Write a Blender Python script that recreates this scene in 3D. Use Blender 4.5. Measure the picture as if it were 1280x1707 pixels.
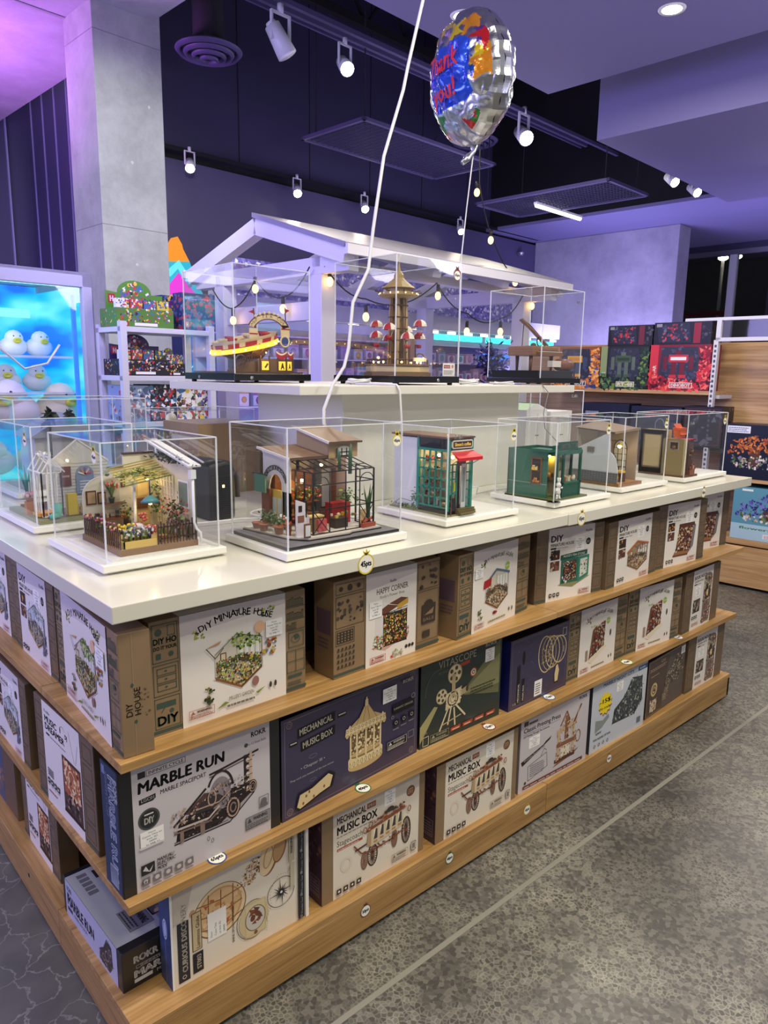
import bpy, bmesh, math, random
from mathutils import Vector, Matrix
R=math.radians
PI=math.pi
for o in list(bpy.data.objects): bpy.data.objects.remove(o)
sc=bpy.context.scene
COLL=sc.collection
# ---------------------------------------------------------------- camera, world, exposure
cd=bpy.data.cameras.new('camera'); cam=bpy.data.objects.new('camera',cd); COLL.objects.link(cam)
YAW,PITCH,ROLL,FPX=0.8350509,0.1880426,0.0144066,1215.18
f_=Vector((math.cos(YAW)*math.cos(PITCH),math.sin(YAW)*math.cos(PITCH),-math.sin(PITCH)))
r_=Vector((math.sin(YAW),-math.cos(YAW),0)); u_=r_.cross(f_)
r2=math.cos(ROLL)*r_+math.sin(ROLL)*u_; u2=-math.sin(ROLL)*r_+math.cos(ROLL)*u_
CAM=Vector((-0.48136,-1.26078,1.44299))
mw=Matrix(((r2.x,u2.x,-f_.x,CAM.x),(r2.y,u2.y,-f_.y,CAM.y),(r2.z,u2.z,-f_.z,CAM.z),(0,0,0,1)))
cam.matrix_world=mw
cd.sensor_fit='VERTICAL'; cd.sensor_height=36.0; cd.lens=36.0*FPX/1707.0
cd.clip_start=0.05; cd.clip_end=200
sc.camera=cam
sc.view_settings.view_transform='Standard'; sc.view_settings.look='None'
sc.view_settings.gamma=1.0; sc.view_settings.use_curve_mapping=False
sc.view_settings.exposure=0.0
sc.cycles.transparent_max_bounces=48
sc.cycles.max_bounces=8
w=bpy.data.worlds.new('world'); sc.world=w; w.use_nodes=True
bg=w.node_tree.nodes['Background']; bg.inputs[0].default_value=(0.52,0.52,0.60,1); bg.inputs[1].default_value=0.7
TH=R(3.4)                                  # the room is turned 3.4 degrees against the island
def uv(u,v,z=0.0): return Vector((u*math.cos(TH)-v*math.sin(TH),u*math.sin(TH)+v*math.cos(TH),z))
def light(name,kind,loc,energy,col,size=0.3,target=None,spot=None,sizey=None,blend=.5,spread=None):
    l=bpy.data.lights.new(name,kind); l.energy=energy; l.color=col
    if kind=='AREA':
        l.size=size
        if sizey: l.shape='RECTANGLE'; l.size_y=sizey
    if spread: l.spread=R(spread)
    if kind!='AREA': l.shadow_soft_size=size
    if kind=='SPOT': l.spot_size=R(spot or 90); l.spot_blend=blend
    o=bpy.data.objects.new(name,l); COLL.objects.link(o); o.location=loc
    if target is not None:
        o.rotation_euler=(Vector(target)-Vector(loc)).to_track_quat('-Z','Y').to_euler()
    return o
WARM=(1.0,.92,.76); VIO=(.36,.31,1.0); PINK=(.80,.30,1.0); CYAN=(.25,.75,1.0)
# daylight-free shop: warm downlights of the near soffit (first two have fixtures, others added out of view), added violet fills
for i,(u,v,p) in enumerate(((2.754,1.484,26),(3.424,.655,30),(.6,-.9,54),(-1.2,.2,24),(2.4,-1.6,54),(-.6,-2.6,40))):
    light('downlight_lamp','AREA',uv(u,v,3.285),p,WARM,.35,uv(u,v,0))
light('fill_pillar_front','SPOT',uv(1.0,1.2,3.2),300,(.94,1,.86),.1,uv(2.0,4.0,2.5),48,blend=.6)  # neutral spot added to brighten the pillar front, no fixture
light('wash_left','AREA',uv(-2.6,2.2,2.2),95,(.46,.42,1),1.6,uv(.5,1.0,.9))  # lavender light from the left, its lamp unseen
light('fill_pillar_side','AREA',uv(-.8,4.3,2.2),18,(.58,.55,1),1.0,uv(1.9,4.2,2.4))  # lavender fill added for the pillar's left face
light('fill_pink','AREA',uv(.4,5.4,2.5),85,(.62,.2,1),.8,uv(1.1,5.3,3.88),spread=110)  # magenta fill added under the concrete soffit
light('fill_gazebo','AREA',uv(.9,2.2,2.6),30,VIO,.8,uv(2.6,2.9,2.1))  # blue-violet fill added left of the gazebo
light('led_wash_inner','AREA',uv(3.5,2.8,1.0),14,VIO,1.2,uv(3.6,3.6,2.3))
light('fill_void','AREA',uv(5.5,3.2,2.6),38,(.68,.63,1),2.0,uv(5.5,3.4,4.0))  # fill aimed up into the void, no fixture
light('fill_right','AREA',uv(7.6,3.6,1.2),110,(.52,.47,1),1.2,uv(9.2,4.2,2.2))  # violet fill added to brighten the concrete wall
light('fill_ceiling','AREA',uv(8.3,1.0,1.2),60,(.55,.48,1),1.6,uv(8.3,1.0,3.4))  # violet fill aimed up at the right ceiling, no fixture
light('fill_soffit','AREA',uv(3.2,-1.6,2.35),34,(.72,.67,1),.7,uv(3.6,-.6,3.3))  # fill added to lift the near soffit from below
light('fill_aisle','AREA',uv(6.2,.4,3.05),30,(1,.93,.82),.5,uv(5.0,.2,.6))  # warm fill aimed at the oak gondola, no fixture
light('fill_corner','AREA',uv(.6,6.4,2.2),22,(.5,.38,1),.8,uv(2.85,6.4,2.4))  # violet fill added to brighten the return wall
# ---------------------------------------------------------------- materials
def lin(c): return tuple((x/12.92 if x<=.04045 else ((x+.055)/1.055)**2.4) for x in c)
def hx(s): s=s.lstrip('#'); return lin(tuple(int(s[i:i+2],16)/255 for i in (0,2,4)))
MATS={}
def newmat(name):
    m=bpy.data.materials.new(name); m.use_nodes=True; MATS[name]=m
    return m,m.node_tree,m.node_tree.nodes['Principled BSDF']
def plain(name,col,rough=.5,metal=0,coat=0,spec=.5,noise=0,nscale=30,emit=None,es=1.0,alpha=1,trans=0):
    m,nt,b=newmat(name); c=hx(col)
    b.inputs['Base Color'].default_value=(*c,1); b.inputs['Roughness'].default_value=rough
    b.inputs['Metallic'].default_value=metal; b.inputs['Specular IOR Level'].default_value=spec
    b.inputs['Coat Weight'].default_value=coat; b.inputs['Coat Roughness'].default_value=.12
    if trans: b.inputs['Transmission Weight'].default_value=trans
    if emit: b.inputs['Emission Color'].default_value=(*hx(emit),1); b.inputs['Emission Strength'].default_value=es
    if noise:
        tc=nt.nodes.new('ShaderNodeTexCoord'); n=nt.nodes.new('ShaderNodeTexNoise'); n.inputs['Scale'].default_value=nscale; n.inputs['Detail'].default_value=4
        mx=nt.nodes.new('ShaderNodeMix'); mx.data_type='RGBA'
        mx.inputs[6].default_value=(*[x*(1-noise) for x in c],1); mx.inputs[7].default_value=(*[min(1,x*(1+noise)) for x in c],1)
        nt.links.new(tc.outputs['Object'],n.inputs['Vector']); nt.links.new(n.outputs['Fac'],mx.inputs[0]); nt.links.new(mx.outputs[2],b.inputs['Base Color'])
    return m
def mat(name):
    if name in MATS: return MATS[name]
    if name.startswith('#'): return plain(name,name[:7],.42,spec=.4)
    if name.startswith('f#'): return plain(name,name[1:8],.2,metal=.45,coat=.6)
    if name.startswith('m#'): return plain(name,name[1:8],.28,metal=1)
    if name.startswith('e#'):
        p=name[1:].split('*'); return plain(name,'#111111',.5,emit=p[0],es=float(p[1]) if len(p)>1 else 1)
    raise KeyError(name)
def ramp(nt,stops):
    r=nt.nodes.new('ShaderNodeValToRGB'); e=r.color_ramp.elements
    while len(e)<len(stops): e.new(.5)
    for i,(p,c) in enumerate(stops): e[i].position=p; e[i].color=(*hx(c),1)
    return r
def wood(name,axis,c0,c1,c2,rough=.38,scale=1.0):
    m,nt,b=newmat(name); L=nt.links
    tc=nt.nodes.new('ShaderNodeTexCoord'); mp=nt.nodes.new('ShaderNodeMapping'); s=[26*scale]*3; s[axis]=1.6*scale
    mp.inputs['Scale'].default_value=s
    n=nt.nodes.new('ShaderNodeTexNoise'); n.inputs['Scale'].default_value=1.0; n.inputs['Detail'].default_value=7; n.inputs['Distortion'].default_value=.8; n.inputs['Roughness'].default_value=.62
    r=ramp(nt,[(.30,c0),(.5,c1),(.72,c2)])
    n2=nt.nodes.new('ShaderNodeTexNoise'); mp2=nt.nodes.new('ShaderNodeMapping'); s2=[150*scale]*3; s2[axis]=5*scale; mp2.inputs['Scale'].default_value=s2; n2.inputs['Scale'].default_value=1; n2.inputs['Detail'].default_value=3
    mx=nt.nodes.new('ShaderNodeMix'); mx.data_type='RGBA'; mx.blend_type='MULTIPLY'; mx.inputs[0].default_value=.35
    r2_=ramp(nt,[(.35,'#9a8a78'),(.6,'#ffffff')])
    L.new(tc.outputs['Object'],mp.inputs[0]); L.new(mp.outputs[0],n.inputs['Vector']); L.new(n.outputs['Fac'],r.inputs[0])
    L.new(tc.outputs['Object'],mp2.inputs[0]); L.new(mp2.outputs[0],n2.inputs['Vector']); L.new(n2.outputs['Fac'],r2_.inputs[0])
    L.new(r.outputs[0],mx.inputs[6]); L.new(r2_.outputs[0],mx.inputs[7]); L.new(mx.outputs[2],b.inputs['Base Color'])
    b.inputs['Roughness'].default_value=rough; return m
wood('wood_x',0,'#96713f','#b48c54','#c8a26c'); wood('wood_y',1,'#96713f','#b48c54','#c8a26c')
wood('wood_panel',1,'#b08a5c','#caa272','#dab688',.5,.6)
def concrete(name,c0,c1,rough=.75,scale=1.0):
    m,nt,b=newmat(name); L=nt.links
    tc=nt.nodes.new('ShaderNodeTexCoord'); n=nt.nodes.new('ShaderNodeTexNoise'); n.inputs['Scale'].default_value=2.2*scale; n.inputs['Detail'].default_value=10; n.inputs['Roughness'].default_value=.72; n.inputs['Distortion'].default_value=.1
    r=ramp(nt,[(.32,c0),(.68,c1)]); L.new(tc.outputs['Object'],n.inputs['Vector']); L.new(n.outputs['Fac'],r.inputs[0]); L.new(r.outputs[0],b.inputs['Base Color'])
    mu=nt.nodes.new('ShaderNodeTexNoise'); mu.inputs['Scale'].default_value=14*scale; mu.inputs['Detail'].default_value=6
    bp=nt.nodes.new('ShaderNodeBump'); bp.inputs['Strength'].default_value=.25; bp.inputs['Distance'].default_value=.01
    L.new(tc.outputs['Object'],mu.inputs['Vector']); L.new(mu.outputs['Fac'],bp.inputs['Height']); L.new(bp.outputs[0],b.inputs['Normal'])
    b.inputs['Roughness'].default_value=rough; return m
concrete('concrete','#8f8f8c','#b4b4b0'); concrete('concrete_wall','#84828e','#a5a3ae',scale=.8); concrete('concrete_soffit','#8d8990','#a8a4aa',scale=.8)
def floor_agg():
    m,nt,b=newmat('floor_aggregate'); L=nt.links
    tc=nt.nodes.new('ShaderNodeTexCoord'); n0=nt.nodes.new('ShaderNodeTexNoise'); n0.inputs['Scale'].default_value=40; n0.inputs['Detail'].default_value=3
    md=nt.nodes.new('ShaderNodeMixRGB'); md.blend_type='ADD'; md.inputs[0].default_value=.012
    L.new(tc.outputs['Object'],md.inputs[1]); L.new(n0.outputs['Color'],md.inputs[2]); L.new(tc.outputs['Object'],n0.inputs['Vector'])
    v=nt.nodes.new('ShaderNodeTexVoronoi'); v.inputs['Scale'].default_value=85; L.new(md.outputs[0],v.inputs['Vector'])
    sp=nt.nodes.new('ShaderNodeSeparateColor'); L.new(v.outputs['Color'],sp.inputs[0])
    r=ramp(nt,[(0,'#55544f'),(.3,'#6a6861'),(.55,'#7c7a70'),(.8,'#605e57'),(1,'#8f8c80')]); r.color_ramp.interpolation='CONSTANT'; L.new(sp.outputs[0],r.inputs[0])
    ve=nt.nodes.new('ShaderNodeTexVoronoi'); ve.feature='DISTANCE_TO_EDGE'; ve.inputs['Scale'].default_value=85; L.new(md.outputs[0],ve.inputs['Vector'])
    re=ramp(nt,[(.03,'#a09b86'),(.16,'#000000')]); L.new(ve.outputs[0],re.inputs[0])
    n=nt.nodes.new('ShaderNodeTexNoise'); n.inputs['Scale'].default_value=5; n.inputs['Detail'].default_value=8; n.inputs['Roughness'].default_value=.7; L.new(tc.outputs['Object'],n.inputs['Vector'])
    rn=ramp(nt,[(.42,'#000000'),(.62,'#ffffff')]); L.new(n.outputs['Fac'],rn.inputs[0])
    mm=nt.nodes.new('ShaderNodeMix'); mm.data_type='RGBA'; mm.blend_type='MULTIPLY'; mm.inputs[0].default_value=1; L.new(re.outputs[0],mm.inputs[6]); L.new(rn.outputs[0],mm.inputs[7])
    ms=nt.nodes.new('ShaderNodeMix'); ms.data_type='RGBA'; ms.blend_type='SCREEN'; ms.inputs[0].default_value=.6; L.new(r.outputs[0],ms.inputs[6]); L.new(mm.outputs[2],ms.inputs[7])
    n3=nt.nodes.new('ShaderNodeTexNoise'); n3.inputs['Scale'].default_value=1.3; n3.inputs['Detail'].default_value=4; L.new(tc.outputs['Object'],n3.inputs['Vector'])
    r3=ramp(nt,[(.35,'#b5b5b8'),(.65,'#ffffff')]); L.new(n3.outputs['Fac'],r3.inputs[0])
    mz=nt.nodes.new('ShaderNodeMix'); mz.data_type='RGBA'; mz.blend_type='MULTIPLY'; mz.inputs[0].default_value=1; L.new(ms.outputs[2],mz.inputs[6]); L.new(r3.outputs[0],mz.inputs[7])
    L.new(mz.outputs[2],b.inputs['Base Color']); b.inputs['Roughness'].default_value=.36
floor_agg()
def floor_dark():
    m,nt,b=newmat('floor_dark'); L=nt.links
    tc=nt.nodes.new('ShaderNodeTexCoord'); n0=nt.nodes.new('ShaderNodeTexNoise'); n0.inputs['Scale'].default_value=9; n0.inputs['Detail'].default_value=5
    md=nt.nodes.new('ShaderNodeMixRGB'); md.blend_type='ADD'; md.inputs[0].default_value=.16
    L.new(tc.outputs['Object'],md.inputs[1]); L.new(n0.outputs['Color'],md.inputs[2]); L.new(tc.outputs['Object'],n0.inputs['Vector'])
    v=nt.nodes.new('ShaderNodeTexVoronoi'); v.feature='DISTANCE_TO_EDGE'; v.inputs['Scale'].default_value=9; L.new(md.outputs[0],v.inputs['Vector'])
    r=ramp(nt,[(.0,'#b0afaa'),(.022,'#5c5b57')]); L.new(v.outputs[0],r.inputs[0])
    n=nt.nodes.new('ShaderNodeTexNoise'); n.inputs['Scale'].default_value=7; n.inputs['Detail'].default_value=8; L.new(tc.outputs['Object'],n.inputs['Vector'])
    r2=ramp(nt,[(.3,'#54534e'),(.7,'#7c7a72')]); L.new(n.outputs['Fac'],r2.inputs[0])
    n4=nt.nodes.new('ShaderNodeTexNoise'); n4.inputs['Scale'].default_value=4; L.new(tc.outputs['Object'],n4.inputs['Vector'])
    mx=nt.nodes.new('ShaderNodeMix'); mx.data_type='RGBA'; mx.inputs[0].default_value=.5; L.new(n4.outputs['Fac'],mx.inputs[0]); L.new(r2.outputs[0],mx.inputs[6]); L.new(r.outputs[0],mx.inputs[7])
    L.new(mx.outputs[2],b.inputs['Base Color']); b.inputs['Roughness'].default_value=.42
floor_dark()
def acrylic(name,tint,base,edge):
    m,nt,b=newmat(name); L=nt.links; nt.nodes.remove(b); out=nt.nodes['Material Output']
    t=nt.nodes.new('ShaderNodeBsdfTransparent'); t.inputs[0].default_value=(*tint,1)
    g=nt.nodes.new('ShaderNodeBsdfGlossy'); g.inputs['Roughness'].default_value=.03
    lw=nt.nodes.new('ShaderNodeLayerWeight'); lw.inputs['Blend'].default_value=.5
    mr=nt.nodes.new('ShaderNodeMapRange'); mr.inputs[1].default_value=0; mr.inputs[2].default_value=1; mr.inputs[3].default_value=base; mr.inputs[4].default_value=edge
    pw=nt.nodes.new('ShaderNodeMath'); pw.operation='POWER'; pw.inputs[1].default_value=2.5
    L.new(lw.outputs['Facing'],pw.inputs[0]); L.new(pw.outputs[0],mr.inputs[0])
    mx=nt.nodes.new('ShaderNodeMixShader'); L.new(mr.outputs[0],mx.inputs[0]); L.new(t.outputs[0],mx.inputs[1]); L.new(g.outputs[0],mx.inputs[2]); L.new(mx.outputs[0],out.inputs[0])
acrylic('acrylic',(.97,.98,.98),.05,.6)
acrylic('glass_dark',(.5,.5,.5),.10,.8)
def edge_mat(name,col,fac):
    m,nt,b=newmat(name); L=nt.links; out=nt.nodes['Material Output']
    b.inputs['Base Color'].default_value=(*hx(col),1); b.inputs['Roughness'].default_value=.15
    t=nt.nodes.new('ShaderNodeBsdfTransparent'); mx=nt.nodes.new('ShaderNodeMixShader'); mx.inputs[0].default_value=fac
    L.new(t.outputs[0],mx.inputs[1]); L.new(b.outputs[0],mx.inputs[2]); L.new(mx.outputs[0],out.inputs[0])
edge_mat('acrylic_edge','#f2f6fa',.55); edge_mat('shrink','#ffffff',.12)
plain('counter_white','#dcdacb',.22,coat=.3,noise=.02,nscale=2)
plain('fixture_white','#d6d4ca',.4)
plain('base_white','#ecebe4',.3)
plain('black_base','#0b0b0e',.25)
plain('void_black','#07070a',.8)
plain('kraft','#8a7253',.55,coat=.35,noise=.12,nscale=18); plain('kraft_dark','#6d5a44',.55,coat=.35,noise=.12,nscale=18)
plain('box_purple','#5a4652',.5,coat=.3); plain('box_black','#1c1d20',.4,coat=.4); plain('box_navy','#26324a',.4,coat=.4)
plain('paper','#e9e4dc',.45,coat=.25); plain('paper_grey','#c9c3c6',.45,coat=.25); plain('paper_blue','#c9ced6',.45,coat=.25)
plain('paper_cream','#e6ddcb',.45,coat=.25); plain('board_violet','#3a3450',.45,coat=.3); plain('board_green','#26332f',.45,coat=.3); plain('board_brown','#4b3b34',.45,coat=.3)
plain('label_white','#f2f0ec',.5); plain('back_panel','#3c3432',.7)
plain('white_paint','#cfcdd6',.5); plain('violet_wall','#4d4768',.55); plain('violet_dark','#34304c',.6); plain('violet_ceiling','#7b76a0',.7)
plain('metal_white','#cfcfd4',.35); plain('steel','#9c9ca4',.3,metal=.8); plain('black_metal','#101014',.45)
plain('cable_white','#dcdce0',.45); plain('cable_black','#121214',.5)
plain('dark_speaker','#202226',.5)
# ---------------------------------------------------------------- mesh builder
class MB:
    def __init__(s): s.v=[]; s.f=[]; s.m=[]; s.sm=[]; s.mats=[]; s.M=None
    def mi(s,n):
        if n not in s.mats: s.mats.append(n)
        return s.mats.index(n)
    def add(s,vs,fs,m,smooth=False):
        k=len(s.v); i=s.mi(m)
        if s.M is not None: vs=[s.M@Vector(p) for p in vs]
        s.v+= [tuple(p) for p in vs]
        for f in fs: s.f.append([k+a for a in f]); s.m.append(i); s.sm.append(smooth)
        return s
    def box(s,x0,x1,y0,y1,z0,z1,m):
        return s.add([(x0,y0,z0),(x1,y0,z0),(x1,y1,z0),(x0,y1,z0),(x0,y0,z1),(x1,y0,z1),(x1,y1,z1),(x0,y1,z1)],
            [(0,3,2,1),(4,5,6,7),(0,1,5,4),(1,2,6,5),(2,3,7,6),(3,0,4,7)],m)
    def cbox(s,c,d,m): return s.box(c[0]-d[0]/2,c[0]+d[0]/2,c[1]-d[1]/2,c[1]+d[1]/2,c[2]-d[2]/2,c[2]+d[2]/2,m)
    def bar(s,a,b,wd,m,ht=None):
        a=Vector(a); b=Vector(b); d=(b-a).normalized(); ht=ht or wd
        up=Vector((0,0,1)) if abs(d.z)<.95 else Vector((0,1,0)); x=d.cross(up).normalized()*wd/2; y=x.cross(d).normalized()*ht/2
        vs=[a-x-y,a+x-y,a+x+y,a-x+y,b-x-y,b+x-y,b+x+y,b-x+y]
        return s.add(vs,[(0,3,2,1),(4,5,6,7),(0,1,5,4),(1,2,6,5),(2,3,7,6),(3,0,4,7)],m)
    def tube(s,pts,r,m,n=8,closed=False):
        pts=[Vector(p) for p in pts]; N=len(pts); vs=[]; rr=r if isinstance(r,(list,tuple)) else [r]*N; px=None
        for i,p in enumerate(pts):
            d=(pts[min(i+1,N-1)]-pts[max(i-1,0)]).normalized() if not closed else (pts[(i+1)%N]-pts[i-1]).normalized()
            if px is None: up=Vector((0,0,1)) if abs(d.z)<.9 else Vector((1,0,0)); x=d.cross(up).normalized()
            else: x=(px-d*px.dot(d)).normalized()
            px=x; y=d.cross(x)
            for k in range(n): a=2*PI*k/n; vs.append(p+(x*math.cos(a)+y*math.sin(a))*rr[i])
        fs=[]
        for i in range(N if closed else N-1):
            for k in range(n): j=(i+1)%N; fs.append((i*n+k,i*n+(k+1)%n,j*n+(k+1)%n,j*n+k))
        if not closed: fs+= [tuple(range(n-1,-1,-1)),tuple(range((N-1)*n,N*n))]
        return s.add(vs,fs,m,True)
    def cyl(s,a,b,r,m,n=16,r2=None): return s.tube([a,b],[r,r if r2 is None else r2],m,n)
    def lathe(s,prof,m,c=(0,0,0),n=24,smooth=True):
        vs=[];fs=[];N=len(prof)
        for r,z in prof:
            for k in range(n): a=2*PI*k/n; vs.append((c[0]+r*math.cos(a),c[1]+r*math.sin(a),c[2]+z))
        for i in range(N-1):
            for k in range(n): fs.append((i*n+k,i*n+(k+1)%n,(i+1)*n+(k+1)%n,(i+1)*n+k))
        return s.add(vs,fs,m,smooth)
    def ball(s,c,r,m,n=12,sc3=(1,1,1)):
        vs=[];fs=[];h=n//2
        for i in range(h+1):
            t=PI*i/h
            for k in range(n): a=2*PI*k/n; vs.append((c[0]+r*sc3[0]*math.sin(t)*math.cos(a),c[1]+r*sc3[1]*math.sin(t)*math.sin(a),c[2]+r*sc3[2]*math.cos(t)))
        for i in range(h):
            for k in range(n): fs.append((i*n+k,(i+1)*n+k,(i+1)*n+(k+1)%n,i*n+(k+1)%n))
        return s.add(vs,fs,m,True)
    def prism(s,pts,a,b,m,plane='xy'):
        n=len(pts)
        def P(p,h): return {'xy':(p[0],p[1],h),'xz':(p[0],h,p[1]),'yz':(h,p[0],p[1])}[plane]
        vs=[P(p,a) for p in pts]+[P(p,b) for p in pts]
        return s.add(vs,[tuple(range(n-1,-1,-1)),tuple(range(n,2*n))]+[(i,(i+1)%n,n+(i+1)%n,n+i) for i in range(n)],m)
    def build(s,name,parent=None,loc=None,rz=0,bevel=0,seg=2,kind=None):
        me=bpy.data.meshes.new(name); me.from_pydata(s.v,[],s.f)
        for n in s.mats: me.materials.append(mat(n))
        me.polygons.foreach_set('material_index',s.m); me.polygons.foreach_set('use_smooth',s.sm); me.update()
        o=bpy.data.objects.new(name,me); COLL.objects.link(o)
        if loc is not None: o.location=loc
        o.rotation_euler.z=rz
        if parent: o.parent=parent
        if bevel:
            b=o.modifiers.new('bevel','BEVEL'); b.width=bevel; b.segments=seg; b.limit_method='ANGLE'
        if kind: o['kind']=kind
        return o
def thing(name,label,cat,loc=(0,0,0),rz=0,group=None):
    o=bpy.data.objects.new(name,None); COLL.objects.link(o); o.location=loc; o.rotation_euler.z=rz; o.empty_display_size=.05
    o['label']=label; o['category']=cat
    if group: o['group']=group
    return o
def tag(o,label,cat,group=None,kind=None):
    o['label']=label; o['category']=cat
    if group: o['group']=group
    if kind: o['kind']=kind
    return o
def copy_tree(o,parent=None):
    c=o.copy(); COLL.objects.link(c); c.parent=parent
    for ch in list(o.children): copy_tree(ch,c)
    return c
# ---------------------------------------------------------------- flat printed artwork
_tc={}
def glyphs(s,bold=0.0):
    k=(s,bold)
    if k in _tc: return _tc[k]
    cu=bpy.data.curves.new('t','FONT'); cu.body=s; cu.size=1; cu.resolution_u=2
    ob=bpy.data.objects.new('t',cu); COLL.objects.link(ob)
    dg=bpy.context.evaluated_depsgraph_get(); me=bpy.data.meshes.new_from_object(ob.evaluated_get(dg))
    vs=[(v.co.x,v.co.y) for v in me.vertices]; fs=[tuple(p.vertices) for p in me.polygons]
    if bold>0:
        n=len(vs); f0=list(fs); v0=list(vs); b=bold*1.9
        for k,(dx,dy) in enumerate(((b,0),(-b,0),(0,b*.7),(0,-b*.7))):
            vs+=[(x+dx,y+dy) for x,y in v0]; fs+=[tuple(i+n*(k+1) for i in f) for f in f0]
    bpy.data.objects.remove(ob); bpy.data.curves.remove(cu); bpy.data.meshes.remove(me)
    if vs: x0=min(v[0] for v in vs); x1=max(v[0] for v in vs)
    else: x0,x1=0,.3
    _tc[k]=(vs,fs,x0,max(x1-x0,1e-4)); return _tc[k]
def inpoly(x,y,P):
    c=False; n=len(P)
    for i in range(n):
        x1,y1=P[i]; x2,y2=P[(i+1)%n]
        if (y1>y)!=(y2>y) and x<(x2-x1)*(y-y1)/(y2-y1)+x1: c=not c
    return c
class Art:
    """prints flat shapes on a face; coordinates run 0..1 over the face (x right, y up); f maps face metres + lift to 3-D"""
    def __init__(s,mb,w,h,f,seed=1): s.mb=mb; s.w=w; s.h=h; s.f=f; s.l=.0004; s.r=random.Random(seed); s.T=None
    def _p(s,pts,l):
        if s.T: pts=[s.T(x,y) for x,y in pts]
        return [s.f(x*s.w,y*s.h,l) for x,y in pts]
    def poly(s,pts,c,l=None):
        if l is None: s.l+=.00003; l=s.l
        s.mb.add(s._p(pts,l),[tuple(range(len(pts)))],c)
    def rect(s,x0,y0,x1,y1,c,l=None): s.poly([(x0,y0),(x1,y0),(x1,y1),(x0,y1)],c,l)
    def frame(s,x0,y0,x1,y1,t,c):
        tx=t*s.h/s.w; s.l+=.00003
        for a in [(x0,y0,x1,y0+t),(x0,y1-t,x1,y1),(x0,y0,x0+tx,y1),(x1-tx,y0,x1,y1)]: s.rect(*a,c,s.l)
    def ell(s,x,y,rx,ry,c,n=20,rot=0,a0=0,a1=2*PI):
        # rx, ry in face-height units
        k=s.h/s.w; P=[]
        for i in range(n+ (0 if a1-a0>6.28 else 1)):
            a=a0+(a1-a0)*i/n; ex=rx*math.cos(a); ey=ry*math.sin(a)
            P.append((x+(ex*math.cos(rot)-ey*math.sin(rot))*k,y+ex*math.sin(rot)+ey*math.cos(rot)))
        s.poly(P,c)
    def ring(s,x,y,rx,ry,t,c,n=24,rot=0,a0=0,a1=2*PI):
        k=s.h/s.w; V=[]; s.l+=.00003
        for i in range(n+1):
            a=a0+(a1-a0)*i/n
            for q in (0,1):
                ex=(rx-q*t)*math.cos(a); ey=(ry-q*t)*math.sin(a)
                V.append((x+(ex*math.cos(rot)-ey*math.sin(rot))*k,y+ex*math.sin(rot)+ey*math.cos(rot)))
        s.mb.add(s._p(V,s.l),[(2*i,2*i+2,2*i+3,2*i+1) for i in range(n)],c)
    def line(s,pts,t,c):
        s.l+=.00003; k=s.h/s.w
        for (x0,y0),(x1,y1) in zip(pts,pts[1:]):
            dx=(x1-x0)/k; dy=y1-y0; L=math.hypot(dx,dy) or 1; nx=-dy/L*t/2*k; ny=dx/L*t/2
            s.poly([(x0+nx,y0+ny),(x1+nx,y1+ny),(x1-nx,y1-ny),(x0-nx,y0-ny)],c,s.l)
    def text(s,t,x0,y,hh,c,x1=None,bold=0.0,shear=0.0,rot=0.0,center=False):
        vs,fs,gx,gw=glyphs(t,bold); k=s.h/s.w; sy=hh/.70; sx=sy*k
        if x1 is not None: sx=(x1-x0)/gw
        ox=x0-(gw*sx/2 if center else 0); P=[]
        for a,b in vs:
            X=(a-gx)*sx; Y=b*sy; X+=Y*shear*k
            if rot: xr=X/k; X,Y=(xr*math.cos(rot)-Y*math.sin(rot))*k,xr*math.sin(rot)+Y*math.cos(rot)
            P.append((ox+X,y+Y))
        s.l+=.00003; s.mb.add(s._p(P,s.l),fs,c)
    def arc_text(s,t,x0,x1,y,rise,hh,c,bold=0.0,n=None,jit=0):
        L=len(t)
        for i,ch in enumerate(t):
            if ch==' ': continue
            u=i/(L-1); X=x0+(x1-x0)*u; Y=y+rise*(1-(2*u-1)**2); sl=math.atan2(-rise*4*(2*u-1)*s.h,(x1-x0)*s.w)
            s.text(ch,X,Y+s.r.uniform(-jit,jit),hh*s.r.uniform(1-jit*8,1+jit*8),c,bold=bold,rot=sl*.8,center=True)
    def lines(s,x0,y0,x1,y1,n,c,fill=.5,rag=.15):
        # small print that the photograph shows only as grey rows
        hgt=(y1-y0)/n; s.l+=.00003
        for i in range(n):
            x=x0; yy=y1-(i+1)*hgt; xe=x1-(x1-x0)*rag*s.r.random()
            while x<xe:
                wd=s.r.uniform(.04,.13)*(x1-x0); s.rect(x,yy,min(x+wd,xe),yy+hgt*fill,c,s.l); x+=wd+.02*(x1-x0)
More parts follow.
